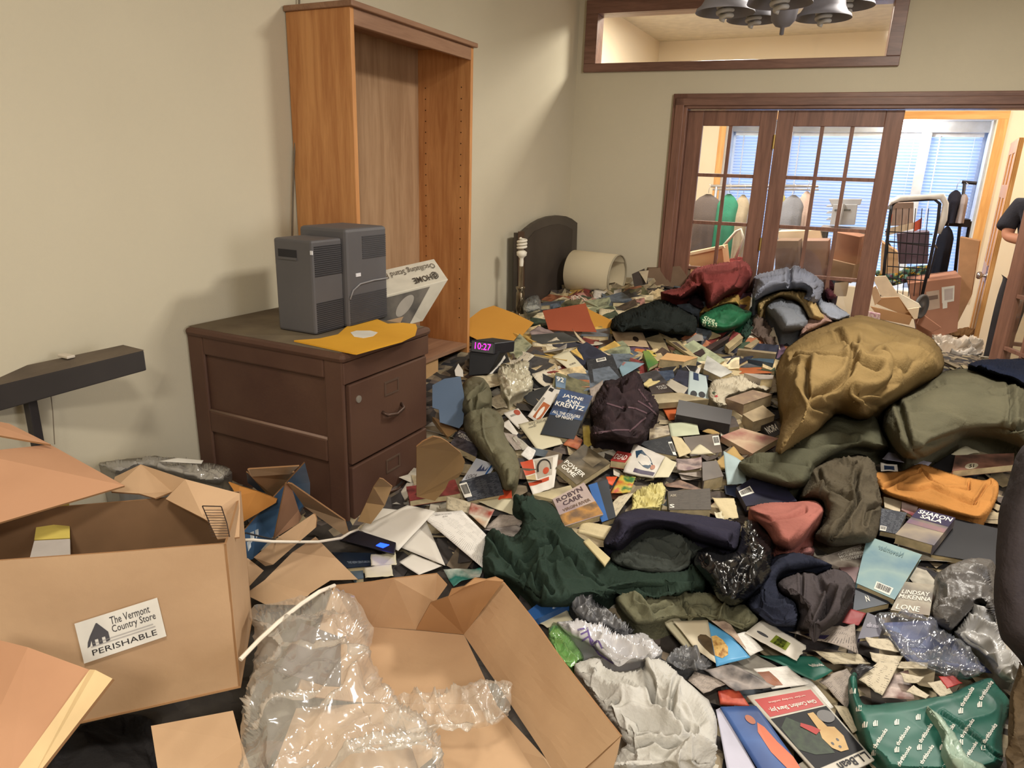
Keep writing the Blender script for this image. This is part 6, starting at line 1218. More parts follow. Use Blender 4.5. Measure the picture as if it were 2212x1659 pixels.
PAPER('H',[1350,975,1580,960,1730,1085,1480,1115],PRINT,'white catalogue page above the puppy catalog',cat='page',lay=.035,wob=.03,patches=[((.0,.2,.35,.9),mat('hair_photo',(150,100,76),.5,c2=(110,70,56),scale=10),'photo')])
PAPER('H',[905,1060,950,990,1175,1085,1010,1150],NEWS2,'brown crumpled page left of the red paper stack',cat='page',wob=.1,lay=.02)
PAPER('H',[1560,1080,1720,1030,1900,1240,1850,1260],PRINT,'white page edge behind the puppy catalog',cat='page',lay=.012)
# right side books
BOOK('C',[1210,1098,1558,1188,1352,1452,982,1345],.035,cm('dusk_shore',(96,90,98),(60,54,76),(150,136,116),3),'seashore paperback with white author name right of the brown sweater',patches=[((0,0,1,.34),mat('cover_indigo_sky',(52,44,74),.4),'night_band'),((.0,.42,1,.56),mat('cover_pink_sky',(150,116,106),.4,c2=(110,90,110)),'pink_sky')],
 texts=[('SHARON',(.06,.04,.96,.17),WHITE),('SALA',(.2,.18,.78,.3),WHITE)],lay=.03,spine='R')
BOOK('C',[1560,1195,1960,1290,1975,1640,1300,1530],.03,cm('binder_black',(38,38,42),(32,32,36)),'large black hardcover partly under the seashore paperback',hard=True,lay=.0,spine='T')
BOOK('C',[850,1095,1095,1140,1000,1345,830,1310],.02,DARKB,'dark back cover with white text left of the seashore paperback',bars=(.02,.78,.35,.98),lay=.02)
BOOK('C',[870,985,1045,1030,1025,1140,880,1085],.01,cm('cream_cov',(190,176,150)),'cream cover just under the orange shirt',lay=.02)
BOOK('C',[1045,1030,1200,1080,1165,1180,1040,1110],.012,cm('maroon_white',(110,40,44),(190,176,170),None,8),'red and white cover between orange shirt and seashore paperback',lay=.02)
BOOK('G',[1182,318,875,185,965,-190,1400,-40],.02,cm('teal_sea',(100,136,146),(78,116,134),(126,152,150),5),'pale teal back cover lying upside down at the right',bars=None,lay=.04,spine='R')
_b=[o for o in bpy.data.objects if o.get('label','').startswith('pale teal back cover')][0]
_tq,_c,_n=plane_quad(pts('G',875,185,1182,318,1400,-40,965,-190),.12,.06)
qtext([_tq[2],_tq[3],_tq[0],_tq[1]],'November',(.28,.1,.75,.2),(84,116,124),_b,off=.003,bold=0)
barcode([_tq[3],_tq[2],_tq[1],_tq[0]],(.45,.82,.85,.97),_b)
BOOK('G',[560,-10,1000,-150,900,100,740,60],.012,cm('ranger_photo',(112,96,88),(60,50,48),(190,180,168),9),'photo cover book with upside-down white title under the brown sweater',lay=.02,texts=[('OPERATION',(.35,.1,.9,.22),WHITE),('MOUNTAIN',(.35,.26,.9,.38),WHITE),('RECOVERY',(.35,.42,.9,.54),WHITE)])
BOOK('G',[740,60,900,60,870,180,830,190],.01,cm('mauve_cov',(120,88,88)),'mauve cover corner below the ranger photo cover',lay=.03)
BOOK('G',[1265,175,1500,200,1460,445,1150,400],.02,cm('cowboy',(120,104,84),(70,60,50),(150,140,120),7),'western paperback with white author name beside the grey mailing bag',lay=.03,texts=[('LINDSAY',(.06,.28,.9,.42),WHITE),('McKENNA',(.04,.44,.98,.58),WHITE),('LONE',(.1,.78,.72,.95),WHITE)])
BOOK('G',[870,225,1010,240,1150,345,850,410],.02,cm('dark_slate_n',(48,58,72),(36,42,54)),'dark slate book below the pale teal back cover',texts=[('N',(.4,.4,.52,.7),WHITE)],lay=.01)
PAPER('G',[795,382,955,425,895,525,760,500],mat('brochure_red',(150,62,64),.5),'red brochure below the charcoal grey fleece',cat='brochure',lay=.03)
BOOK('G',[965,420,1105,480,1060,610,890,630],.012,cm('aubergine',(54,48,74)),'aubergine booklet with thin white border below the dark slate book',texts=[('elle moi',(.2,.35,.8,.55),(180,176,190))],lay=.05)
PAPER('G',[1085,505,1500,480,1960,900,1300,830],MAGA('royal',(34,48,100),(26,34,70),(70,84,140),3),'royal blue glossy magazine under clear film beside the receipts',cat='magazine',lay=.03,wob=.02,texts=[('CELEBRATE',(.12,.42,.42,.5),(170,180,210)),('KINGS',(.14,.52,.4,.62),(170,180,210))],patches=[((.1,.1,.22,.26),mat('royal_ring',(90,110,160),.5),'ring_emblem','disc')])
MOUND('clear_wrap','G',[1000,420,1200,410,1400,440,1600,560,1800,720,1960,900,1700,980,1450,880,1250,800,1100,600],.03,filmmat('blue_clear_film',(200,206,220),.14,.10),'clear shiny wrap lying over the royal blue magazine','plastic wrap',R=22,fold=.012,wl=.06,crum=.8,lift=.05,skirt=False,dens=3500)
for v_,l_ in (([945,620,1130,625,1220,735,985,700],'receipt with orange print beside the royal blue magazine'),([980,735,1250,770,1180,880,1000,800],'crumpled receipt below the orange printed one'),([1055,805,1222,820,1085,1090,890,960],'long curled receipt overlapping the teal mailer'),([1225,810,1450,830,1440,875,1200,860],'thin printed slip lying on the royal blue magazine'),([1225,900,1420,930,1370,985,1260,970],'torn cream scrap above the large teal mailer'),([1330,1000,1460,1080,1430,1110,1270,1050],'small square receipt touching the teal mailer'),([1440,980,1560,960,1650,1060,1550,1100],'cream torn card above the teal mailer lettering')):
    PAPER('G',v_,uvlines('receipt_print',(196,184,160),(120,110,96),16,.46,cols=3),l_,cat='receipt',lay=.07,wob=.05,torn=.04,curl=.05)
PAPER('G',[1530,930,1650,925,1725,985,1600,1030],mat('red_scrap',(176,52,48),.5),'red paper scrap above the teal mailer',cat='scrap',lay=.075,torn=.05)
PAPER('G',[1130,920,1290,880,1340,1110,1080,1100],MAGA('brown_face',(120,84,76),(70,50,48),(190,170,160)),'brown portrait page by the long curled receipt',cat='magazine page',lay=.05)
PAPER('G',[860,870,900,830,1030,850,900,920],mat('black_scrap',(50,48,50),.4),'crumpled dark scrap by the top of the teal mailer',cat='scrap',lay=.08,wob=.15)
PAPER('C',[1520,570,1660,480,1800,555,1640,590],CREAMP,'cream folded paper peeking under the olive comforter',cat='paper',lay=.05,curl=-.12)
BOOK('C',[1555,590,2120,570,2110,680,1525,740],.03,cm('brown_photo_r',(112,76,60),(70,56,50),(140,100,84),8),'brown photo cover book with a round price seal behind the orange shirt',lay=.03,patches=[((.2,.6,.42,1.0),mat('seal_cream',(196,186,160),.5),'price_seal','disc')],texts=[('51',(.27,.68,.35,.92),(60,50,46))])
PAPER('C',[855,625,920,555,1330,660,1290,700],mat('lilac_sheet',(150,146,160),.5),'lilac grey sheet behind the orange shirt',cat='sheet',lay=.04)
PAPER('C',[840,660,1000,680,1010,740,845,740],WHT,'white framed card behind the orange shirt',cat='card',lay=.035,patches=[((.2,.3,.8,.9),mat('goggle_navy',(50,64,92),.4),'navy_square')])
BOOK('C',[1320,700,1540,560,1560,740,1440,760],.02,cm('jet',(36,36,40)),'black cover between the lilac sheet and the brown photo cover',lay=.01)
# pink gift bag, far boxes on the pile
gbag=root('gift_bag',hit([1262],[655])[0],'small pink gift bag with white cord handles behind the brick red folder','gift bag')
_d=float((M@(hit([1262],[660])[0]-C))[2])
slab8([atd(1233,640,_d),atd(1290,652,_d),atd(1287,668,_d),atd(1236,662,_d)],np.array([0,.05,0]),mat('pale_pink',(196,160,140),.6),'bag_body',gbag)
for dx in (0,9): MB().tube([atd(1238+dx,650,_d-.005),atd(1237+dx,642,_d-.005),atd(1242+dx,638,_d-.005),atd(1252+dx,646,_d-.005),atd(1258+dx,655,_d-.005)],.003,6).build('handle',mat('cord_white',(226,216,200),.5),gbag,True)
_d=float((M@(hit([1445],[615])[0]-C))[2])
tb2=root('carton',hit([1445],[615])[0],'grey brown carton lying on the pile against the left door casing','carton')
slab8([atd(1401,580,_d),atd(1493,573,_d),atd(1488,622,_d),atd(1396,620,_d)],np.array([-.03,.07,0]),mat('grey_carton',(126,104,84),.85),'carton_body',tb2)
board('carton_mouth_part',[(1365,592,.95),(1392,580,.97),(1400,612,.92),(1370,618,.9)],mat('dark_opening',(66,58,54),.8),tb2)  # the carton's dark opening, its inner shade painted on a flat board
board('carton_mouth_part',[(1380,586,.96),(1401,584,.97),(1396,612,.93)],mat('pale_flap',(196,182,156),.8),tb2)
# =================================================================== NEXT ROOM CONTENTS
def yb(name,P,y,back,m,label=None,cat=None,parent=None,bevel=.003,fr='X'):
    Q=[aty(*p,y) for p in pts(fr,*P)]; o=slab8(Q,np.array(back,float),m,name,parent,bevel)
    if label: tagit(o,label,cat)
    return o,Q
LC=mat('lit_carton',(206,168,128),.85,c2=(196,158,118),scale=4); LC2=mat('pink_carton',(176,128,104),.85,c2=(166,118,96),scale=4); LC3=mat('cream_carton',(222,200,170),.85)
yel=root('carton',aty(1520,570,5.75),'yellow tan carton behind the left glazed door panel','carton')
yb('carton_body',[1480,548,1560,532,1572,640,1478,640],5.75,(0,.25,0),LC,parent=yel); yb('flap',[1486,546,1562,530,1566,536,1490,552],5.72,(0,.03,0),LC3,parent=yel)
yb('carton',[1676,520,1725,520,1725,640,1672,640],5.7,(0,.3,0),mat('dim_carton',(128,104,88),.85),'dim brown carton behind the second glazed door, left pane','carton')
yb('carton',[1738,520,1790,520,1786,660,1730,650],5.9,(0,.3,0),mat('mauve_carton',(150,120,108),.85),'mauve brown carton behind the middle panes of the second glazed door','carton')
pc,Q=yb('carton_body',[1800,500,1858,512,1850,572,1792,558],5.8,(.05,.3,0),LC2,parent=root('carton',aty(1825,560,5.8),'pinkish carton seen through the right panes of the second door','carton'))
yb('carton',[1795,560,1846,572,1838,612,1786,600],5.75,(.05,.3,0),mat('carton_mid',(160,128,104),.85),'lower carton under the pinkish one, seen through the second door','carton')
yb('carton',[1680,500,1770,497,1776,520,1682,522],6.2,(0,.25,0),LC3,'pale flat carton lid above the dim carton behind the second door','carton')
# clothes rack
MT=mat('rack_chrome',(200,200,206),.3,metal=.8)
rk=root('clothes_rack',aty(1650,560,6.7)*[1,1,0],'chrome clothes rack behind the glazed doors, loaded with hanging shirts','clothes rack')
ry=6.9; Lf=aty(1536,402,ry); Rt=aty(1768,402,ry)
MB().tube([Lf,Rt],.014,10).build('top_rail',MT,rk,True); MB().tube([Lf+[0,.1,-.03],Rt+[0,.1,-.03]],.009,8).build('rear_rail',MT,rk,True)
for e in (Lf+[.05,0,0],Rt-[.05,0,0]): MB().tube([e*[1,1,0]+[0,0,.06],e],.013,10).build('upright',MT,rk,True)
for e in (Lf+[.05,0,0],Rt-[.05,0,0]): MB().tube([e*[1,1,0]+[0,-.22,.05],e*[1,1,0]+[0,.22,.05]],.013,10).build('foot',MT,rk,True)
def garment(x0px,x1px,ytop,ybot,y,c,label,dark=False,seed=0,fullz=None,nm='hanging_shirt'):
    a=aty(x0px,ytop,y);b=aty(x1px,ytop,y);z1=a[2];z0_=aty((x0px+x1px)/2,ybot,y)[2] if fullz is None else fullz
    cx=(a[0]+b[0])/2; w=abs(b[0]-a[0]); r=root(nm,(cx,y,z0_),label,'shirt' if nm=='hanging_shirt' else 'coat')
    nz=18;na=28; V=[];Fc=[]
    for i in range(nz+1):
        t=i/nz; z=z1-(z1-z0_)*t; 
        wd=w*(.16+.84*min(1,(t/.16)**.6))*(1+.12*t)/2; dp=.035+.05*min(1,t*3)
        for j in range(na):
            an=2*math.pi*j/na; f=1+.22*t*math.sin(an*7+seed)+.1*t*math.sin(an*12+seed*2)
            V.append((cx+wd*math.cos(an)*(1+.03*math.sin(an*9+seed)*t),y+dp*math.sin(an)*f,z))
    for i in range(nz):
        for j in range(na): q=i*na; Fc.append((q+j,q+(j+1)%na,q+na+(j+1)%na,q+na+j))
    Fc.append(tuple(range(na)))
    mobj('fabric',V,Fc,cloth('hang_%d'%seed,c),r,True)
    MB().tube([(cx,y,z1+.01),(cx,y,z1+.05),(cx+.015,y,z1+.075),(cx-.005,y,z1+.09)],.0025,6).build('hanger_hook',MT,r,True)
garment(1500,1562,418,560,6.75,(96,86,84),'dark grey brown coat at the left end of the chrome rack',seed=1,nm='hanging_coat')
garment(1553,1598,418,560,6.7,(52,128,104),'sea green shirt hanging on the chrome rack',seed=2)
garment(1590,1622,420,560,6.75,(170,156,134),'beige shirt hanging right of the sea green one',seed=3)
garment(1612,1652,420,560,6.8,(140,140,150),'grey shirt hanging behind the door post',seed=4)
garment(1675,1702,415,555,6.8,(196,184,110),'yellow edged shirt hanging in the left pane of the second door',seed=5)
garment(1690,1740,420,560,6.74,(128,130,140),'slate grey shirt hanging in the left pane of the second door',seed=6)
garment(1728,1760,412,560,6.8,(196,170,160),'rose cream shirt at the right end of the chrome rack',seed=7)
MB().tube([aty(*p,6.1) for p in ((1548,548),(1590,500),(1600,495),(1606,515),(1588,560))],.012,8).build('walker_frame',mat('pale_metal',(210,206,196),.35,metal=.4),None,True); tagit(bpy.data.objects['walker_frame'],'bent pale metal tube frame leaning behind the left glazed panel','metal frame')
# table and office machine behind the doors
tbm=mat('table_top',(150,140,136),.6)
tt=root('table',aty(1800,560,6.5)*[1,1,0],'grey topped table under the office machine, behind the second door','table')
ta=aty(1770,492,6.3);tb_=aty(1905,496,6.3)
MB().box((ta[0],6.3,ta[2]-.03),(tb_[0],6.75,ta[2])).build('table_top',tbm,tt,bevel=.003)
for x in (ta[0]+.04,tb_[0]-.04):
    for y in (6.34,6.71): MB().box((x-.015,y-.015,0),(x+.015,y+.015,ta[2]-.03)).build('leg',mat('dark_iron',(48,46,50),.5),tt)
of=root('office_machine',aty(1830,480,6.4),'pale grey office machine on the table, seen through the right panes','office machine')
GRM=mat('office_grey',(170,172,180),.5); yb('machine_body',[1800,442,1852,442,1846,486,1792,486],6.42,(0,.22,0),GRM,parent=of); yb('tray',[1790,430,1862,430,1858,443,1796,443],6.44,(0,.18,0),GRM,parent=of)
yb('front_slot',[1803,452,1838,452,1836,456,1802,456],6.415,(0,.005,0),mat('slot_dark',(70,70,76),.6),parent=of); MB().tube([aty(1822,440,6.41),aty(1812,486,6.41)],.012,8).build('hinge_arm',GRM,of)
sw=root('mesh_tray',aty(1770,480,6.5),'light metal letter tray behind the middle panes of the second door','letter tray')
for k in range(3): yb('tray_shelf',[1786,444+k*14,1802,444+k*14,1800,447+k*14,1784,447+k*14],6.5,(0,.2,0),GRM,parent=sw)
# wire cart
WI=mat('wire_black',(44,42,46),.45,metal=.3)
ct_=root('wire_cart',aty(1950,640,6.0)*[1,1,0]+[0,0,.02],'folding wire shopping cart with a plastic wrapped handle in the doorway','shopping cart')
yc_=5.95
def Y(x,y,d=0): return aty(x,y,yc_+d)
MB().tube([Y(1905,640),Y(1912,560),Y(1922,470),Y(1926,445),Y(1940,434),Y(2018,430),Y(2030,440),Y(2026,480),Y(2010,560),Y(1988,655)],.011,8).build('cart_frame',WI,ct_,True)
MB().tube([Y(1918,452,-.02),Y(1924,436,-.02),Y(1945,428,-.02),Y(2005,425,-.02),Y(2035,424,-.02),Y(2043,440,-.02),Y(2038,475,-.02),Y(2028,505,-.02)],[.018,.02,.024,.018,.026,.02,.024,.012],10).build('plastic_wrap',mat('wrap_white',(226,222,216),.35),ct_,True)
for y in (500,522,545,575,600): MB().tube([Y(1912+(500-y)*-.05,y),Y(2018-(y-480)*.17,y+6)],.0045,6).build('basket_wire',WI,ct_)
for x in range(7): MB().tube([Y(1922+x*14,450+x*0),Y(1914+x*12,640)],.003,6).build('basket_wire',WI,ct_)
for (x,y) in ((1915,520),(2016,526)): MB().tube([Y(x,y),Y(x+8,y+10,.35)],.006,6).build('basket_wire',WI,ct_)
MB().tube([Y(1912,520,.35),Y(2024,534,.35),Y(2000,620,.35)],.006,6).build('basket_wire',WI,ct_)
wc=aty(1990,662,5.85); MB().lathe(wc+[-.0,0,0],[(.0,-.012),(.02,-.012),(.022,-.008),(.07,-.008),(.076,-.014),(.088,-.01),(.09,0),(.088,.01),(.076,.014),(.07,.008),(.022,.008),(.02,.012),(0,.012)],28,axis=(.85,-.5,0)).build('wheel',mat('wheel_grey',(76,74,74),.5),ct_,True)
yb('carton',[1926,438,1974,437,1972,487,1920,488],6.05,(0,.2,0),mat('cart_box',(166,144,132),.85),'mauve grey carton standing inside the wire cart','carton')
fo=root('file_folders',aty(1950,500,6.03),'cream and orange folders sticking out of the wire cart','folders')
board_=lambda n,P,m,par,y=6.02: MB().hexa([aty(*p,y+o) for o in (0,.01) for p in pts('X',*P)]).build(n,m,par)
board_('cream_folder',[1914,494,1984,478,1982,492,1912,510],LC3,fo); board_('orange_folder',[1976,480,1992,470,1990,494,1974,500],mat('tomato',(206,90,60),.5),fo,6.0); board_('orange_tab',[1922,466,1928,462,1925,482,1919,482],mat('tomato',(206,90,60),.5),fo,6.0)
yb('carton',[1905,523,1940,545,1942,590,1902,592],6.2,(0,.25,0),LC,'tan carton behind the mesh of the wire cart','carton')
yb('dark_case',[1938,505,2008,500,2004,570,1942,570],6.5,(0,.25,0),mat('dark_case',(84,70,82),.6),'dark case behind the wire cart near the window','case')
# bright patterned cloth and boxes
pm=mat('tie_dye',(206,150,40),.8,c2=(110,56,90),c3=(70,130,110),scale=22,bump=.3)
MOUND('patterned_cloth','X',[1885,582,1900,578,1930,586,1955,576,1990,570,2010,574,2028,582,2030,592,2010,596,1990,606,1950,612,1925,620,1915,606,1890,595],.05,pm,'bright multicolour patterned cloth spread on the cartons behind the cart','cloth',R=14,fold=.03,wl=.09,crum=.8,dens=2500,depth=6.25,e0=.02)
bgc=root('carton',aty(2030,660,6.15),'large reddish brown carton with two shipping labels in the doorway','carton')
o_,Q=yb('carton_body',[1962,612,2077,598,2068,716,1985,740],6.15,(0,.45,0),LC2,parent=bgc,bevel=.004)
qpatch(Q,(.32,.18,.58,.5),mat('ship_label',(190,168,150),.5),bgc,'shipping_label',off=.003); qpatch(Q,(.35,.26,.55,.33),mat('ship_bar',(120,100,90),.5),bgc,'label_print',off=.004)
qpatch(Q,(.63,.14,.88,.42),mat('label_white',WHITE,.6),bgc,'shipping_label',off=.003); qpatch(Q,(.68,.18,.85,.38),mat('label_grey',(196,184,180),.5),bgc,'label_window',off=.004); qpatch(Q,(.64,.42,.74,.52),mat('label_white',WHITE,.6),bgc,'label_tab',off=.003)
yb('tall_carton',[2074,512,2117,521,2098,640,2060,715],6.5,(.02,.14,0),mat('tall_carton',(190,148,110),.85),'tall narrow tan carton leaning beside the pine door','carton')
yb('cardboard_sheet',[1990,676,2034,708,2012,718,1980,700],6.0,(0,.02,.0),LC2,'small brown cardboard sheet leaning on the labelled carton','cardboard')
cc=root('carton',aty(1930,660,5.7),'torn cream and brown carton tipped over in the doorway beside the door edge','carton')
def yq(n,P,m,y=5.6,t=(0,.02,0)): return yb(n,P,y,t,m,parent=cc,bevel=.001)
yq('lit_flap',[1884,598,1914,596,1942,640,1904,640],LC3); yq('lid_panel',[1940,632,1985,656,1990,664,1960,668],mat('lit_cream',(232,222,200),.8)); yq('side_panel',[1902,644,1942,642,1975,690,1890,655],CARDD,5.62); yq('front_panel',[1880,662,1972,684,1964,702,1902,690],CARDD,5.58); yq('torn_flap',[1960,668,1986,664,1982,688,1975,690],LC3,5.56); yq('side_flap',[1880,624,1892,618,1904,646,1890,660],CARD,5.61)
yb('patterned_box',[1868,672,1902,679,1900,692,1867,688],5.5,(0,.05,0),mat('floral_print',(206,190,180),.6,c2=(150,90,120),scale=60),'small flower patterned box at the foot of the door edge','box')
yb('carton',[1803,612,1834,608,1828,640,1800,640],5.75,(0,.15,0),LC3,'small cream carton low behind the second door','carton')
def aheap(name,P,m,label,cat,d,**k): return MOUND(name,'X',P,.06,m,label,cat,R=14,fold=.035,wl=.1,crum=.9,dens=2600,depth=d,e0=.02,**k)
wpm=mat('white_bag',(226,214,198),.5,c2=(210,198,184),scale=5)
aheap('white_bag',[2008,722,2020,714,2060,724,2085,726,2110,722,2128,745,2122,772,2105,790,2060,790,2040,780,2025,755],wpm,'white plastic bags heaped in the doorway before the pine door','plastic bag',5.35)
aheap('grey_white_bag',[2040,776,2060,758,2085,750,2100,735,2115,748,2118,775,2095,795,2050,795],mat('grey_white',(150,144,138),.6,c2=(196,188,178),scale=10),'grey and white bag in front of the white plastic bags','plastic bag',5.2)
aheap('paper_bag',[2044,718,2065,708,2090,706,2106,716,2104,724,2080,728,2060,728],mat('kraft_bag',(196,150,100),.8),'crumpled brown paper bag behind the white plastic bags','paper bag',5.7)
# stand with hanging black garments at right of the window
st_=root('garment_stand',aty(2060,600,7.2)*[1,1,0],'black metal stand with dark garments by the right window','stand')
for P in (((2084,392),(2072,500),(2062,600)),((2040,478),(2025,530),(2008,600)),((2096,478),(2080,560),(2070,620))): MB().tube([aty(*p,7.2) for p in P],.013,8).build('upright',WI,st_,True)
MB().box(tuple(aty(2034,485,7.2)-[0,.02,.01]),tuple(aty(2096,478,7.2)+[0,.25,.015])).build('shelf',WI,st_,bevel=.002)
MB().tube([aty(2078,393,7.2),aty(2110,396,7.2)],.014,8).build('top_bar',WI,st_)
garment(2052,2080,410,482,7.15,(44,44,54),'black garment hanging from the stand by the right window',seed=11,nm='hanging_coat')
garment(2074,2094,418,482,7.15,(170,160,160),'pale garment hanging beside the black one on the stand',seed=12,nm='hanging_coat')
garment(2030,2066,488,640,7.1,(34,36,46),'long black garment below the shelf of the stand',seed=13,nm='hanging_coat')
# bulb
bl=atd(1975,250,6.75)
bb_=root('ceiling_bulb',bl,'glowing bare bulb hanging in the far room just above the door top','light bulb')
MB().lathe(bl,[(0,-.03),(.015,-.028),(.03,-.012),(.032,.004),(.024,.022),(.012,.036),(.011,.05),(0,.05)],18).build('glass_bulb',mat('bulb_glow',(255,246,230),.4,emit=40),bb_,True)
MB().tube([bl+[0,0,.05],bl+[0,0,.09]],.016,10).build('socket',mat('socket_white',(220,214,204),.5),bb_); MB().tube([bl+[0,0,.09],(bl[0],bl[1],CZ-.001)],.003,6).build('flex',mat('cord_white',(226,216,200),.5),bb_)
# =================================================================== PERSON IN THE NEXT ROOM
SK=mat('skin',(196,140,112),.6,c2=(186,128,102),scale=4); TS=cloth('tee_charcoal',(58,58,66)); TR=cloth('trouser_grey',(70,68,72)); HR=mat('hair_dark',(52,40,34),.8,bump=.6,bscale=120)
px_,py_=1.10,6.02
def skin(name,J,E,m,parent,root_i=0,sub=2):
    me=bpy.data.meshes.new(name); off=np.array(LOC[parent.name]); me.from_pydata([tuple(np.array(j[:3])-off) for j in J],E,[]); o=bpy.data.objects.new(name,me); COL.objects.link(o); o.parent=parent
    md=o.modifiers.new('skin','SKIN'); md.use_smooth_shade=True; s=o.modifiers.new('sub','SUBSURF'); s.levels=sub; s.render_levels=sub
    if not me.skin_vertices: 
        bm=bmesh.new(); bm.from_mesh(me); bm.verts.layers.skin.verify(); bm.to_mesh(me); bm.free()
    for i,j in enumerate(J):
        v=me.skin_vertices[0].data[i]; v.radius=(j[3],j[4] if len(j)>4 else j[3]); v.use_root=(i==root_i)
    dg=bpy.context.evaluated_depsgraph_get(); bpy.context.view_layer.update(); ev_=bpy.data.meshes.new_from_object(o.evaluated_get(bpy.context.evaluated_depsgraph_get()))
    o.modifiers.clear(); o.data=ev_; ev_.name=name; ev_.materials.clear(); ev_.materials.append(m); ev_.polygons.foreach_set('use_smooth',[True]*len(ev_.polygons)); LOC[o.name]=tuple(off); return o
pr=root('person',(px_,py_,.02),'person in a charcoal tee and dark trousers standing behind the open glazed door, elbow bent','person')
ex,ey=.845,6.0
# body: one continuous skin surface from feet to head and fingers
J=[(px_,py_,.98,.13,.1),(px_,py_,1.18,.12,.095),(px_,py_,1.38,.15,.1),(px_,py_,1.5,.07),(px_,py_-.01,1.585,.05),(px_,py_-.02,1.66,.075,.085),(px_,py_-.02,1.75,.078,.09),(px_,py_-.02,1.81,.045),
 (px_-.2,py_,1.46,.055),(ex+.03,ey,1.25,.042),(ex+.16,ey-.17,1.235,.036),(ex+.24,ey-.24,1.225,.027),(ex+.29,ey-.28,1.215,.03,.02),
 (px_+.2,py_,1.46,.055),(px_+.27,py_,1.18,.042),(px_+.26,py_-.06,.95,.03),(px_+.26,py_-.08,.88,.028,.018),
 (px_-.1,py_,.9,.09),(px_-.11,py_,.5,.062),(px_-.12,py_+.02,.1,.042),(px_-.12,py_-.12,.05,.04,.03),
 (px_+.1,py_,.9,.09),(px_+.11,py_,.5,.062),(px_+.12,py_+.02,.1,.042),(px_+.12,py_-.12,.05,.04,.03)]
E=[(0,1),(1,2),(2,3),(3,4),(4,5),(5,6),(6,7),(2,8),(8,9),(9,10),(10,11),(11,12),(2,13),(13,14),(14,15),(15,16),(0,17),(17,18),(18,19),(19,20),(0,21),(21,22),(22,23),(23,24)]
for hi,(hx,hy,hz),dv in ((12,(ex+.29,ey-.28,1.215),np.array([.75,-.62,-.1])),(16,(px_+.26,py_-.08,.88),np.array([0,-.15,-1.0]))):
    dv=dv/np.linalg.norm(dv); sd_=np.cross(dv,[0,0,1.0]) if abs(dv[2])<.8 else np.array([0,1.0,0]); sd_/=np.linalg.norm(sd_); up_=np.cross(sd_,dv)
    for q,(o_,ln) in enumerate(((-.028,.062),(-.010,.072),(.010,.068),(.028,.054))):
        b0=np.array([hx,hy,hz])+dv*.035+(up_ if abs(dv[2])<.8 else sd_)*o_; k=len(J); J+= [tuple(b0)+(.0095,),tuple(b0+dv*ln*.5)+(.0085,),tuple(b0+dv*ln*.95-sd_*.012)+(.0065,)]; E+=[(hi,k),(k,k+1),(k+1,k+2)]
    b0=np.array([hx,hy,hz])+(up_ if abs(dv[2])<.8 else sd_)*.03; k=len(J); J+=[tuple(b0+dv*.01)+(.011,),tuple(b0+dv*.045+(up_ if abs(dv[2])<.8 else sd_)*.02)+(.008,)]; E+=[(hi,k),(k,k+1)]
skin('body',J,E,SK,pr)
skin('tee_shirt',[(px_,py_,1.0,.155,.125),(px_,py_,1.2,.15,.12),(px_,py_,1.37,.178,.125),(px_,py_,1.49,.085),(px_-.19,py_,1.45,.08),(px_-.235,py_-.0,1.33,.072),(ex+.01,ey,1.29,.066),(px_+.19,py_,1.45,.08),(px_+.25,py_,1.27,.068)],[(0,1),(1,2),(2,3),(2,4),(4,5),(5,6),(2,7),(7,8)],TS,pr)
skin('trousers',[(px_,py_,1.0,.15,.12),(px_-.1,py_,.88,.11),(px_-.115,py_,.5,.085),(px_-.12,py_+.01,.12,.075),(px_+.1,py_,.88,.11),(px_+.115,py_,.5,.085),(px_+.12,py_+.01,.12,.075)],[(0,1),(1,2),(2,3),(0,4),(4,5),(5,6)],TR,pr)
MB().lathe((px_,py_-.0,1.735),[(.086,-.03),(.093,.0),(.094,.04),(.085,.08),(.06,.11),(.03,.122),(0,.125)],24).build('hair',HR,pr,True)
hd_=np.array([px_,py_-.105,1.70])
MB().lathe(hd_+[0,.01,0],[(0,-.015),(.008,-.012),(.012,-.002),(.007,.02),(.003,.03),(0,.03)],10).build('nose',SK,pr,True)
for s_ in (-1,1):
    MB().lathe(hd_+[s_*.03,.014,.028],[(0,-.006),(.008,-.004),(.011,0),(.008,.004),(0,.006)],10).build('eye',mat('eye_white',(226,222,216),.3),pr,True)
    MB().lathe((px_+s_*.083,py_-.01,1.695),[(0,-.02),(.012,-.018),(.016,0),(.012,.02),(0,.024)],10).build('ear',SK,pr,True)
MB().box(tuple(hd_+[-.022,.008,-.04]),tuple(hd_+[.022,.02,-.033])).build('mouth',mat('lips',(160,92,84),.6),pr,bevel=.003)
# =================================================================== HANGING SLEEVE AT RIGHT EDGE
SLV=cloth('sleeve_grey',(66,60,62))
MOUND('fleece_jacket','X',[2216,958,2196,985,2184,1020,2172,1055,2162,1085,2157,1115,2156,1150,2152,1200,2147,1260,2148,1310,2154,1350,2160,1380,2180,1400,2212,1436,2260,1620,2300,1760,2560,1760,2620,1400,2560,1050,2420,930,2300,910],.10,SLV,'dark grey fleece jacket heaped up close to the camera at the right edge','jacket',R=60,fold=.02,wl=.14,dirn=1.5,depth=1.35,e0=.05,dens=6000,crum=.3)
MOUND('fuzzy_coat','X',[2212,1430,2200,1420,2190,1450,2178,1500,2172,1560,2168,1620,2172,1730,2360,1730,2360,1500],.06,cloth('taupe_fur',(104,88,68)),'taupe fuzzy coat end at the bottom right corner below the dark grey fleece jacket','coat',R=26,fold=.014,wl=.09,dirn=1.5,depth=1.30,e0=.04,dens=2500,crum=.6)
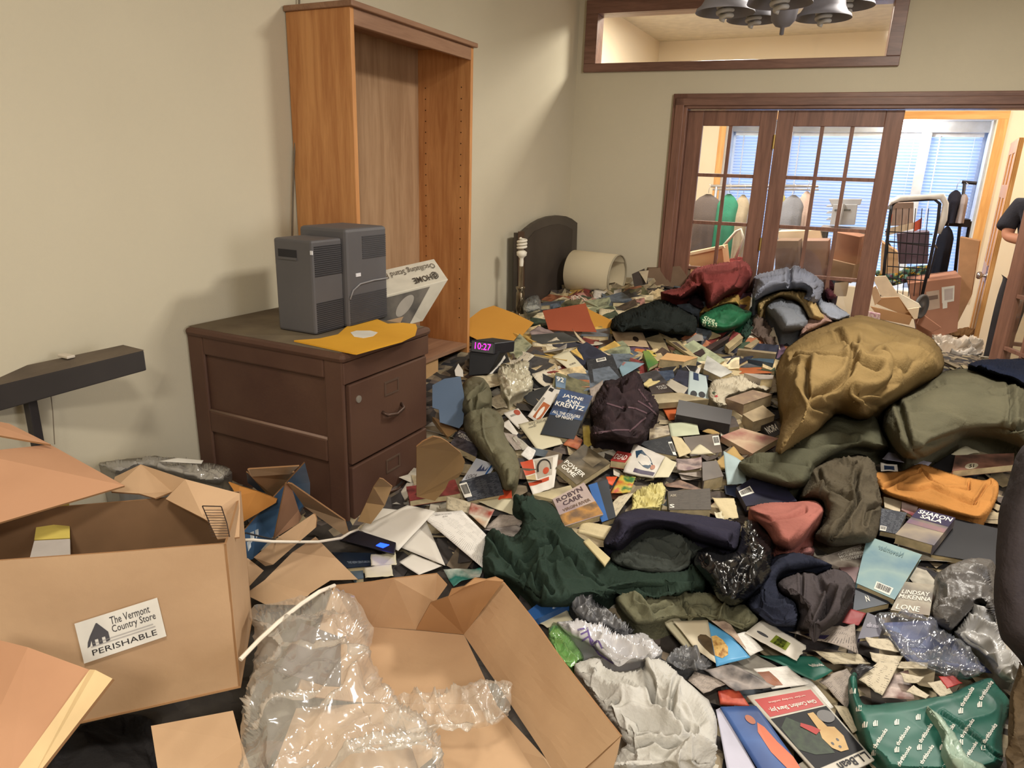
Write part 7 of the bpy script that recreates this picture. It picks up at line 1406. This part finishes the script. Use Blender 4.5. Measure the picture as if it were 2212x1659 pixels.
# =================================================================== SCATTERED PAPERBACKS AND PAGES
CARTPOLY=[(-80,900),(260,1000),(520,1060),(560,1200),(700,1130),(800,1240),(1087,1250),(1345,1590),(1345,1700),(-80,1700)]
CABPOLY=[(380,700),(600,650),(935,690),(935,940),(800,1060),(745,1115),(400,1010)]
REG=pts('X',940,1000,935,900,1000,790,1090,700,1180,640,1340,625,1420,640,1640,640,1690,760,1680,980,1600,1040,1800,1300,1900,1180,1890,980,2160,1000,2150,1250,2000,1500,1850,1500,1560,1480,1230,1400,1130,1300,1040,1240,780,1250,760,1180,900,1080)
COLS=[('tan',(176,158,122)),('dark brown',(70,58,50)),('black',(38,38,40)),('navy',(42,45,58)),('grey',(120,116,112)),('maroon',(104,46,44)),('olive',(92,90,66)),('cream',(204,190,158)),('slate blue',(84,92,102)),('rust',(140,90,64)),('plum',(84,66,80)),('mustard',(176,146,80)),('forest green',(58,70,56)),('sage',(140,146,120)),('dusty rose',(160,118,108)),('charcoal',(58,56,58))]
protos=[]
def proto_book(t,hard,mt,w,l,seed):
    Q=np.array([(-w/2,l/2,t),(w/2,l/2,t),(w/2,-l/2,t),(-w/2,-l/2,t)],float)
    r=bookat_local(Q,t,mt,hard,seed); return r
def bookat_local(Q,t,cover,hard,seed):
    global qnormal
    r=bookat(Q,t,cover,None,None,hard=hard,name='paperback' if not hard else 'hardcover',cat=None,wob=.02 if not hard else 0,seed=seed,curl=.02 if not hard else 0); return r
_qn=qnormal
def qnormal(Q):
    Q=np.array(Q,float); n=np.cross(Q[2]-Q[0],Q[3]-Q[1]); n/=np.linalg.norm(n); return n if n[2]>0 else -n
for i,(cn,c) in enumerate(COLS):
    hard=i%5==3; t=[.022,.03,.026,.032,.018][i%5]; w,l=((.155,.235) if hard else (.106,.172))
    r=proto_book(t,hard,cm('scatter_%s'%cn.replace(' ','_'),c,tuple(int(v*.7) for v in c),tuple(min(255,int(v*1.25)) for v in c),14),w,l,i)
    protos.append((r,cn,'hardcover' if hard else 'paperback','book',w,l,t))
for i,(cn,c,kind,w,l,curl) in enumerate([('cream',(204,190,158),'page',.13,.2,.15),('white',(214,208,198),'sheet',.2,.27,.1),('grey',(150,144,136),'newspaper piece',.18,.24,.12),('tan',(180,160,124),'page',.11,.17,.25),('buff',(190,172,134),'envelope',.12,.2,.03),('pale',(196,186,166),'newspaper piece',.16,.22,.2)]):
    Q=np.array([(-w/2,l/2,0.012),(w/2,l/2,0.012),(w/2,-l/2,0.012),(-w/2,-l/2,0.012)],float)
    r=root('loose_page' if 'page' in kind else 'loose_'+kind.split()[0],(0,0,0),None,None); gridsheet('sheet',Q,uvlines('scatter_print_%d'%i,c,tuple(int(v*.62) for v in c),[30,34,22,32,4,20][i],[.5,.5,.42,.55,.8,.45][i],cols=4),r,.0015,curl=curl,wob=.03,seed=i,torn=.04)
    protos.append((r,cn,kind,'paper',w,l,.002))
qnormal=_qn
LAND=[('plaid shirt',1345,880),('tan duvet',1850,820),('navy sweatshirt',1450,1125),('bottle green sweatpants',1230,1190),('dark blue hardcover',1225,895),('grey box',1520,900),('green sleeve',1060,960),('maroon shirt',1560,610),('green printed bag',1570,690),('black jacket',1410,680),('brick red folder',1235,690),('amber envelope',1080,710),('orange shirt',2020,1060),('pink fleece',1700,1140),('teal mailer',2000,1530),('puppy catalog',1750,1580),('white bedsheet',1390,1530),('open carton',960,1430),('alarm clock',1045,750),('suited man magazine',1400,990),('sepia paperback',1260,1005),('lilac paperback',1250,1090),('goggle leaflet',1510,830),('typed papers',980,1165),('charcoal fleece',1760,1270),('seashore paperback',2000,1140),('teal back cover',1920,1220),('drum lampshade',1285,590),('brown sweater',1830,1090),('olive comforter',2070,880),('white tshirt',1590,860),('yellow tissue',1400,1070),('food magazine',1520,1380),('glass lamp',1122,640),('black cover',1650,1060),('ribbed board',1365,735)]
occ_mark(CARTPOLY); occ_mark(CABPOLY); SC=[]; rs=random.Random(11); placed=[]
tries=0
while len(SC)<230 and tries<60000:
    tries+=1
    x=rs.uniform(930,2160); y=rs.uniform(625,1500)
    if rs.random()<.35: x=rs.uniform(1080,1700); y=rs.uniform(630,860)
    if not inside(np.array([x]),np.array([y]),REG)[0]: continue
    p=hit([x],[y],.01)[0]; dep=float((M@(p-C))[2])
    if p[0]<XW+.14 or (p[0]<-1.6 and p[1]<3.2) or (p[0]<-1.2 and p[1]<2.25) or p[1]>5.0+(p[0]-XW)*.0757 : continue
    mind=13 if y<800 else 24
    if any(math.hypot(x-a,(y-b)*1.6)<mind for a,b in placed): continue
    if occ_at(x,y): continue
    k=rs.choice([0,0,0,7,7,1,2,4,15,15,2,6,13,14,3,8,9,10,11,12,5,16,16,19,19,17,18,20,21,21])
    w_,l_=protos[k][4],protos[k][5]; a_=rs.uniform(0,2*math.pi); hw=w_/2*.92; hl=l_/2*.92; ok=True
    for s1,s2 in ((-1,-1),(1,-1),(1,1),(-1,1),(0,1),(1,0),(0,-1),(-1,0)):
        q=proj((p[0]+math.cos(a_)*hw*s1-math.sin(a_)*hl*s2,p[1]+math.sin(a_)*hw*s1+math.cos(a_)*hl*s2,p[2]))
        if occ_at(q[0],q[1]): ok=False;break
    if not ok and not (y<840 and rs.random()<.35): continue
    SC.append((x,y,p,k,a_)); placed.append((x,y))
for (x,y,p,k,aa) in SC:
    r,cn,kind,cat,w,l,t=protos[k]
    o=r.copy(); COL.objects.link(o)
    for ch in r.children:
        c=ch.copy(); COL.objects.link(c); c.parent=o
    n=hnorm(p[0],p[1]); n=n+np.array([rs.gauss(0,.16),rs.gauss(-.12,.16),0]); n/=np.linalg.norm(n)
    a=aa; u=np.array([math.cos(a),math.sin(a),0]); u=u-n*(u@n); u/=np.linalg.norm(u); v=np.cross(n,u)
    mt=Matrix(((u[0],v[0],n[0],0),(u[1],v[1],n[1],0),(u[2],v[2],n[2],0),(0,0,0,1)))
    z=float(hf(p[0],p[1]))+rs.uniform(-.008,.008)
    o.matrix_world=Matrix.Translation((p[0],p[1],z))@mt
    o['cat_']=cat; o['cn']=cn; o['kd']=kind; o['px']=x; o['py']=y
    o['tilt_']=1 if math.degrees(math.acos(max(-1,min(1,n[2]))))>17 else 0
for r,*_ in protos:
    for ch in list(r.children): bpy.data.objects.remove(ch)
    bpy.data.objects.remove(r)
litter()
# keep only the scattered pieces that can be seen, then name each one by what it lies next to
bpy.context.view_layer.update(); dg=bpy.context.evaluated_depsgraph_get(); scn=bpy.context.scene
sc_o=[o for o in bpy.data.objects if 'cat_' in o.keys()]
for o in sc_o:
    chs=list(o.children); vis=0; tot=0
    for ch in chs:
        vs=ch.data.vertices; 
        for i in range(0,len(vs),max(1,len(vs)//14)):
            w_=ch.matrix_world@vs[i].co; d=w_-Vector(C); L=d.length; d.normalize(); tot+=1
            h=scn.ray_cast(dg,Vector(C),d,distance=L+.05)
            if h[0] and h[4] in chs: vis+=1
    if vis<2:
        for ch in chs: bpy.data.objects.remove(ch)
        bpy.data.objects.remove(o)
sc_o=[o for o in bpy.data.objects if 'cat_' in o.keys()]
used={}
def rel(x,y,l):
    dx,dy=x-l[1],(y-l[2])*1.3
    if abs(dx)>abs(dy): return 'right of' if dx>0 else 'left of'
    return 'in front of' if dy>0 else 'behind'
for o in sorted(sc_o,key=lambda o:(o['py'],o['px'])):
    x,y=o['px'],o['py']; ls=sorted(LAND,key=lambda l:math.hypot(x-l[1],(y-l[2])*1.3))
    kd=o['kd']; st='tilted' if o['tilt_'] else 'flat'
    for cand in ['%s %s lying %s %s the %s'%(o['cn'],kd,st,rel(x,y,ls[0]),ls[0][0])]+['%s %s lying %s %s the %s, %s the %s'%(o['cn'],kd,st,rel(x,y,ls[0]),ls[0][0],rel(x,y,ls[q]),ls[q][0]) for q in range(1,7)]:
        if cand not in used and len(cand.split())<=16: break
    used[cand]=1
    o['label']=cand; o['category']=o['cat_']; o['group']={'book':'paperbacks and hardcovers strewn over the pile','paper':'loose pages strewn over the pile'}[o['cat_']]
    for k_ in ('cat_','cn','kd','px','py','tilt_'): del o[k_]
for m_ in [m for m in bpy.data.meshes if m.users==0]: bpy.data.meshes.remove(m_)
# =================================================================== CAMERA, LIGHT
cam=bpy.data.cameras.new('camera'); co=bpy.data.objects.new('camera',cam); COL.objects.link(co)
cam.sensor_width=36; cam.lens=F/2212*36; cam.clip_start=.02
mw=Matrix.Identity(4)
for i in range(3):
    mw[i][0]=M[0][i]; mw[i][1]=M[1][i]; mw[i][2]=-M[2][i]; mw[i][3]=C[i]
co.matrix_world=mw; bpy.context.scene.camera=co
def light(name,typ,loc,e,col,size=.3,rot=None,sy=None):
    l=bpy.data.lights.new(name,typ); l.energy=e; l.color=col
    if typ=='AREA':
        l.size=size
        if sy: l.shape='RECTANGLE'; l.size_y=sy
    elif typ in('POINT','SPOT'): l.shadow_soft_size=size
    o=bpy.data.objects.new(name,l); COL.objects.link(o); o.location=loc
    if rot: o.rotation_euler=rot
    return o
bl=atd(1975,250,6.75)
light('ceiling_lamp_and_fill','AREA',(-.1,.0,2.88),19,(1,.93,.82),.3)
light('ceiling_lamp_and_fill','AREA',(.5,3.0,2.88),43,(1,.94,.84),.45)  # added fill lifting the far end of the room, no fixture there
light('ceiling_lamp_and_fill','AREA',(.9,-1.4,2.88),40,(1,.94,.84),.5)
light('right_side_area_light','AREA',(2.9,.6,1.7),20,(.95,.95,1),1.2,(0,math.radians(90),0),1.2)  # broad cool area light beside the right wall, aimed left
light('far_room_bulb_light','POINT',tuple(bl+np.array([0,-.04,-.09])),6,(1,.88,.72),.04)
light('far_room_side_fill','AREA',(1.35,6.7,2.9),22,(1,.92,.8),.3)  # added fill to brighten the cream wall by the pine casing
light('far_room_ceiling_fill','AREA',(-1.2,6.0,2.9),56,(1,.94,.84),.4)  # added fill lightening the next room's walls, stands for no real fixture
w=bpy.data.worlds.new('world'); bpy.context.scene.world=w; w.use_nodes=True
bg=w.node_tree.nodes['Background']; bg.inputs[0].default_value=(.38,.6,1,1); bg.inputs[1].default_value=2.0
sc=bpy.context.scene
sc.view_settings.view_transform='Standard'; sc.view_settings.look='None'; sc.view_settings.exposure=.95; sc.view_settings.gamma=1
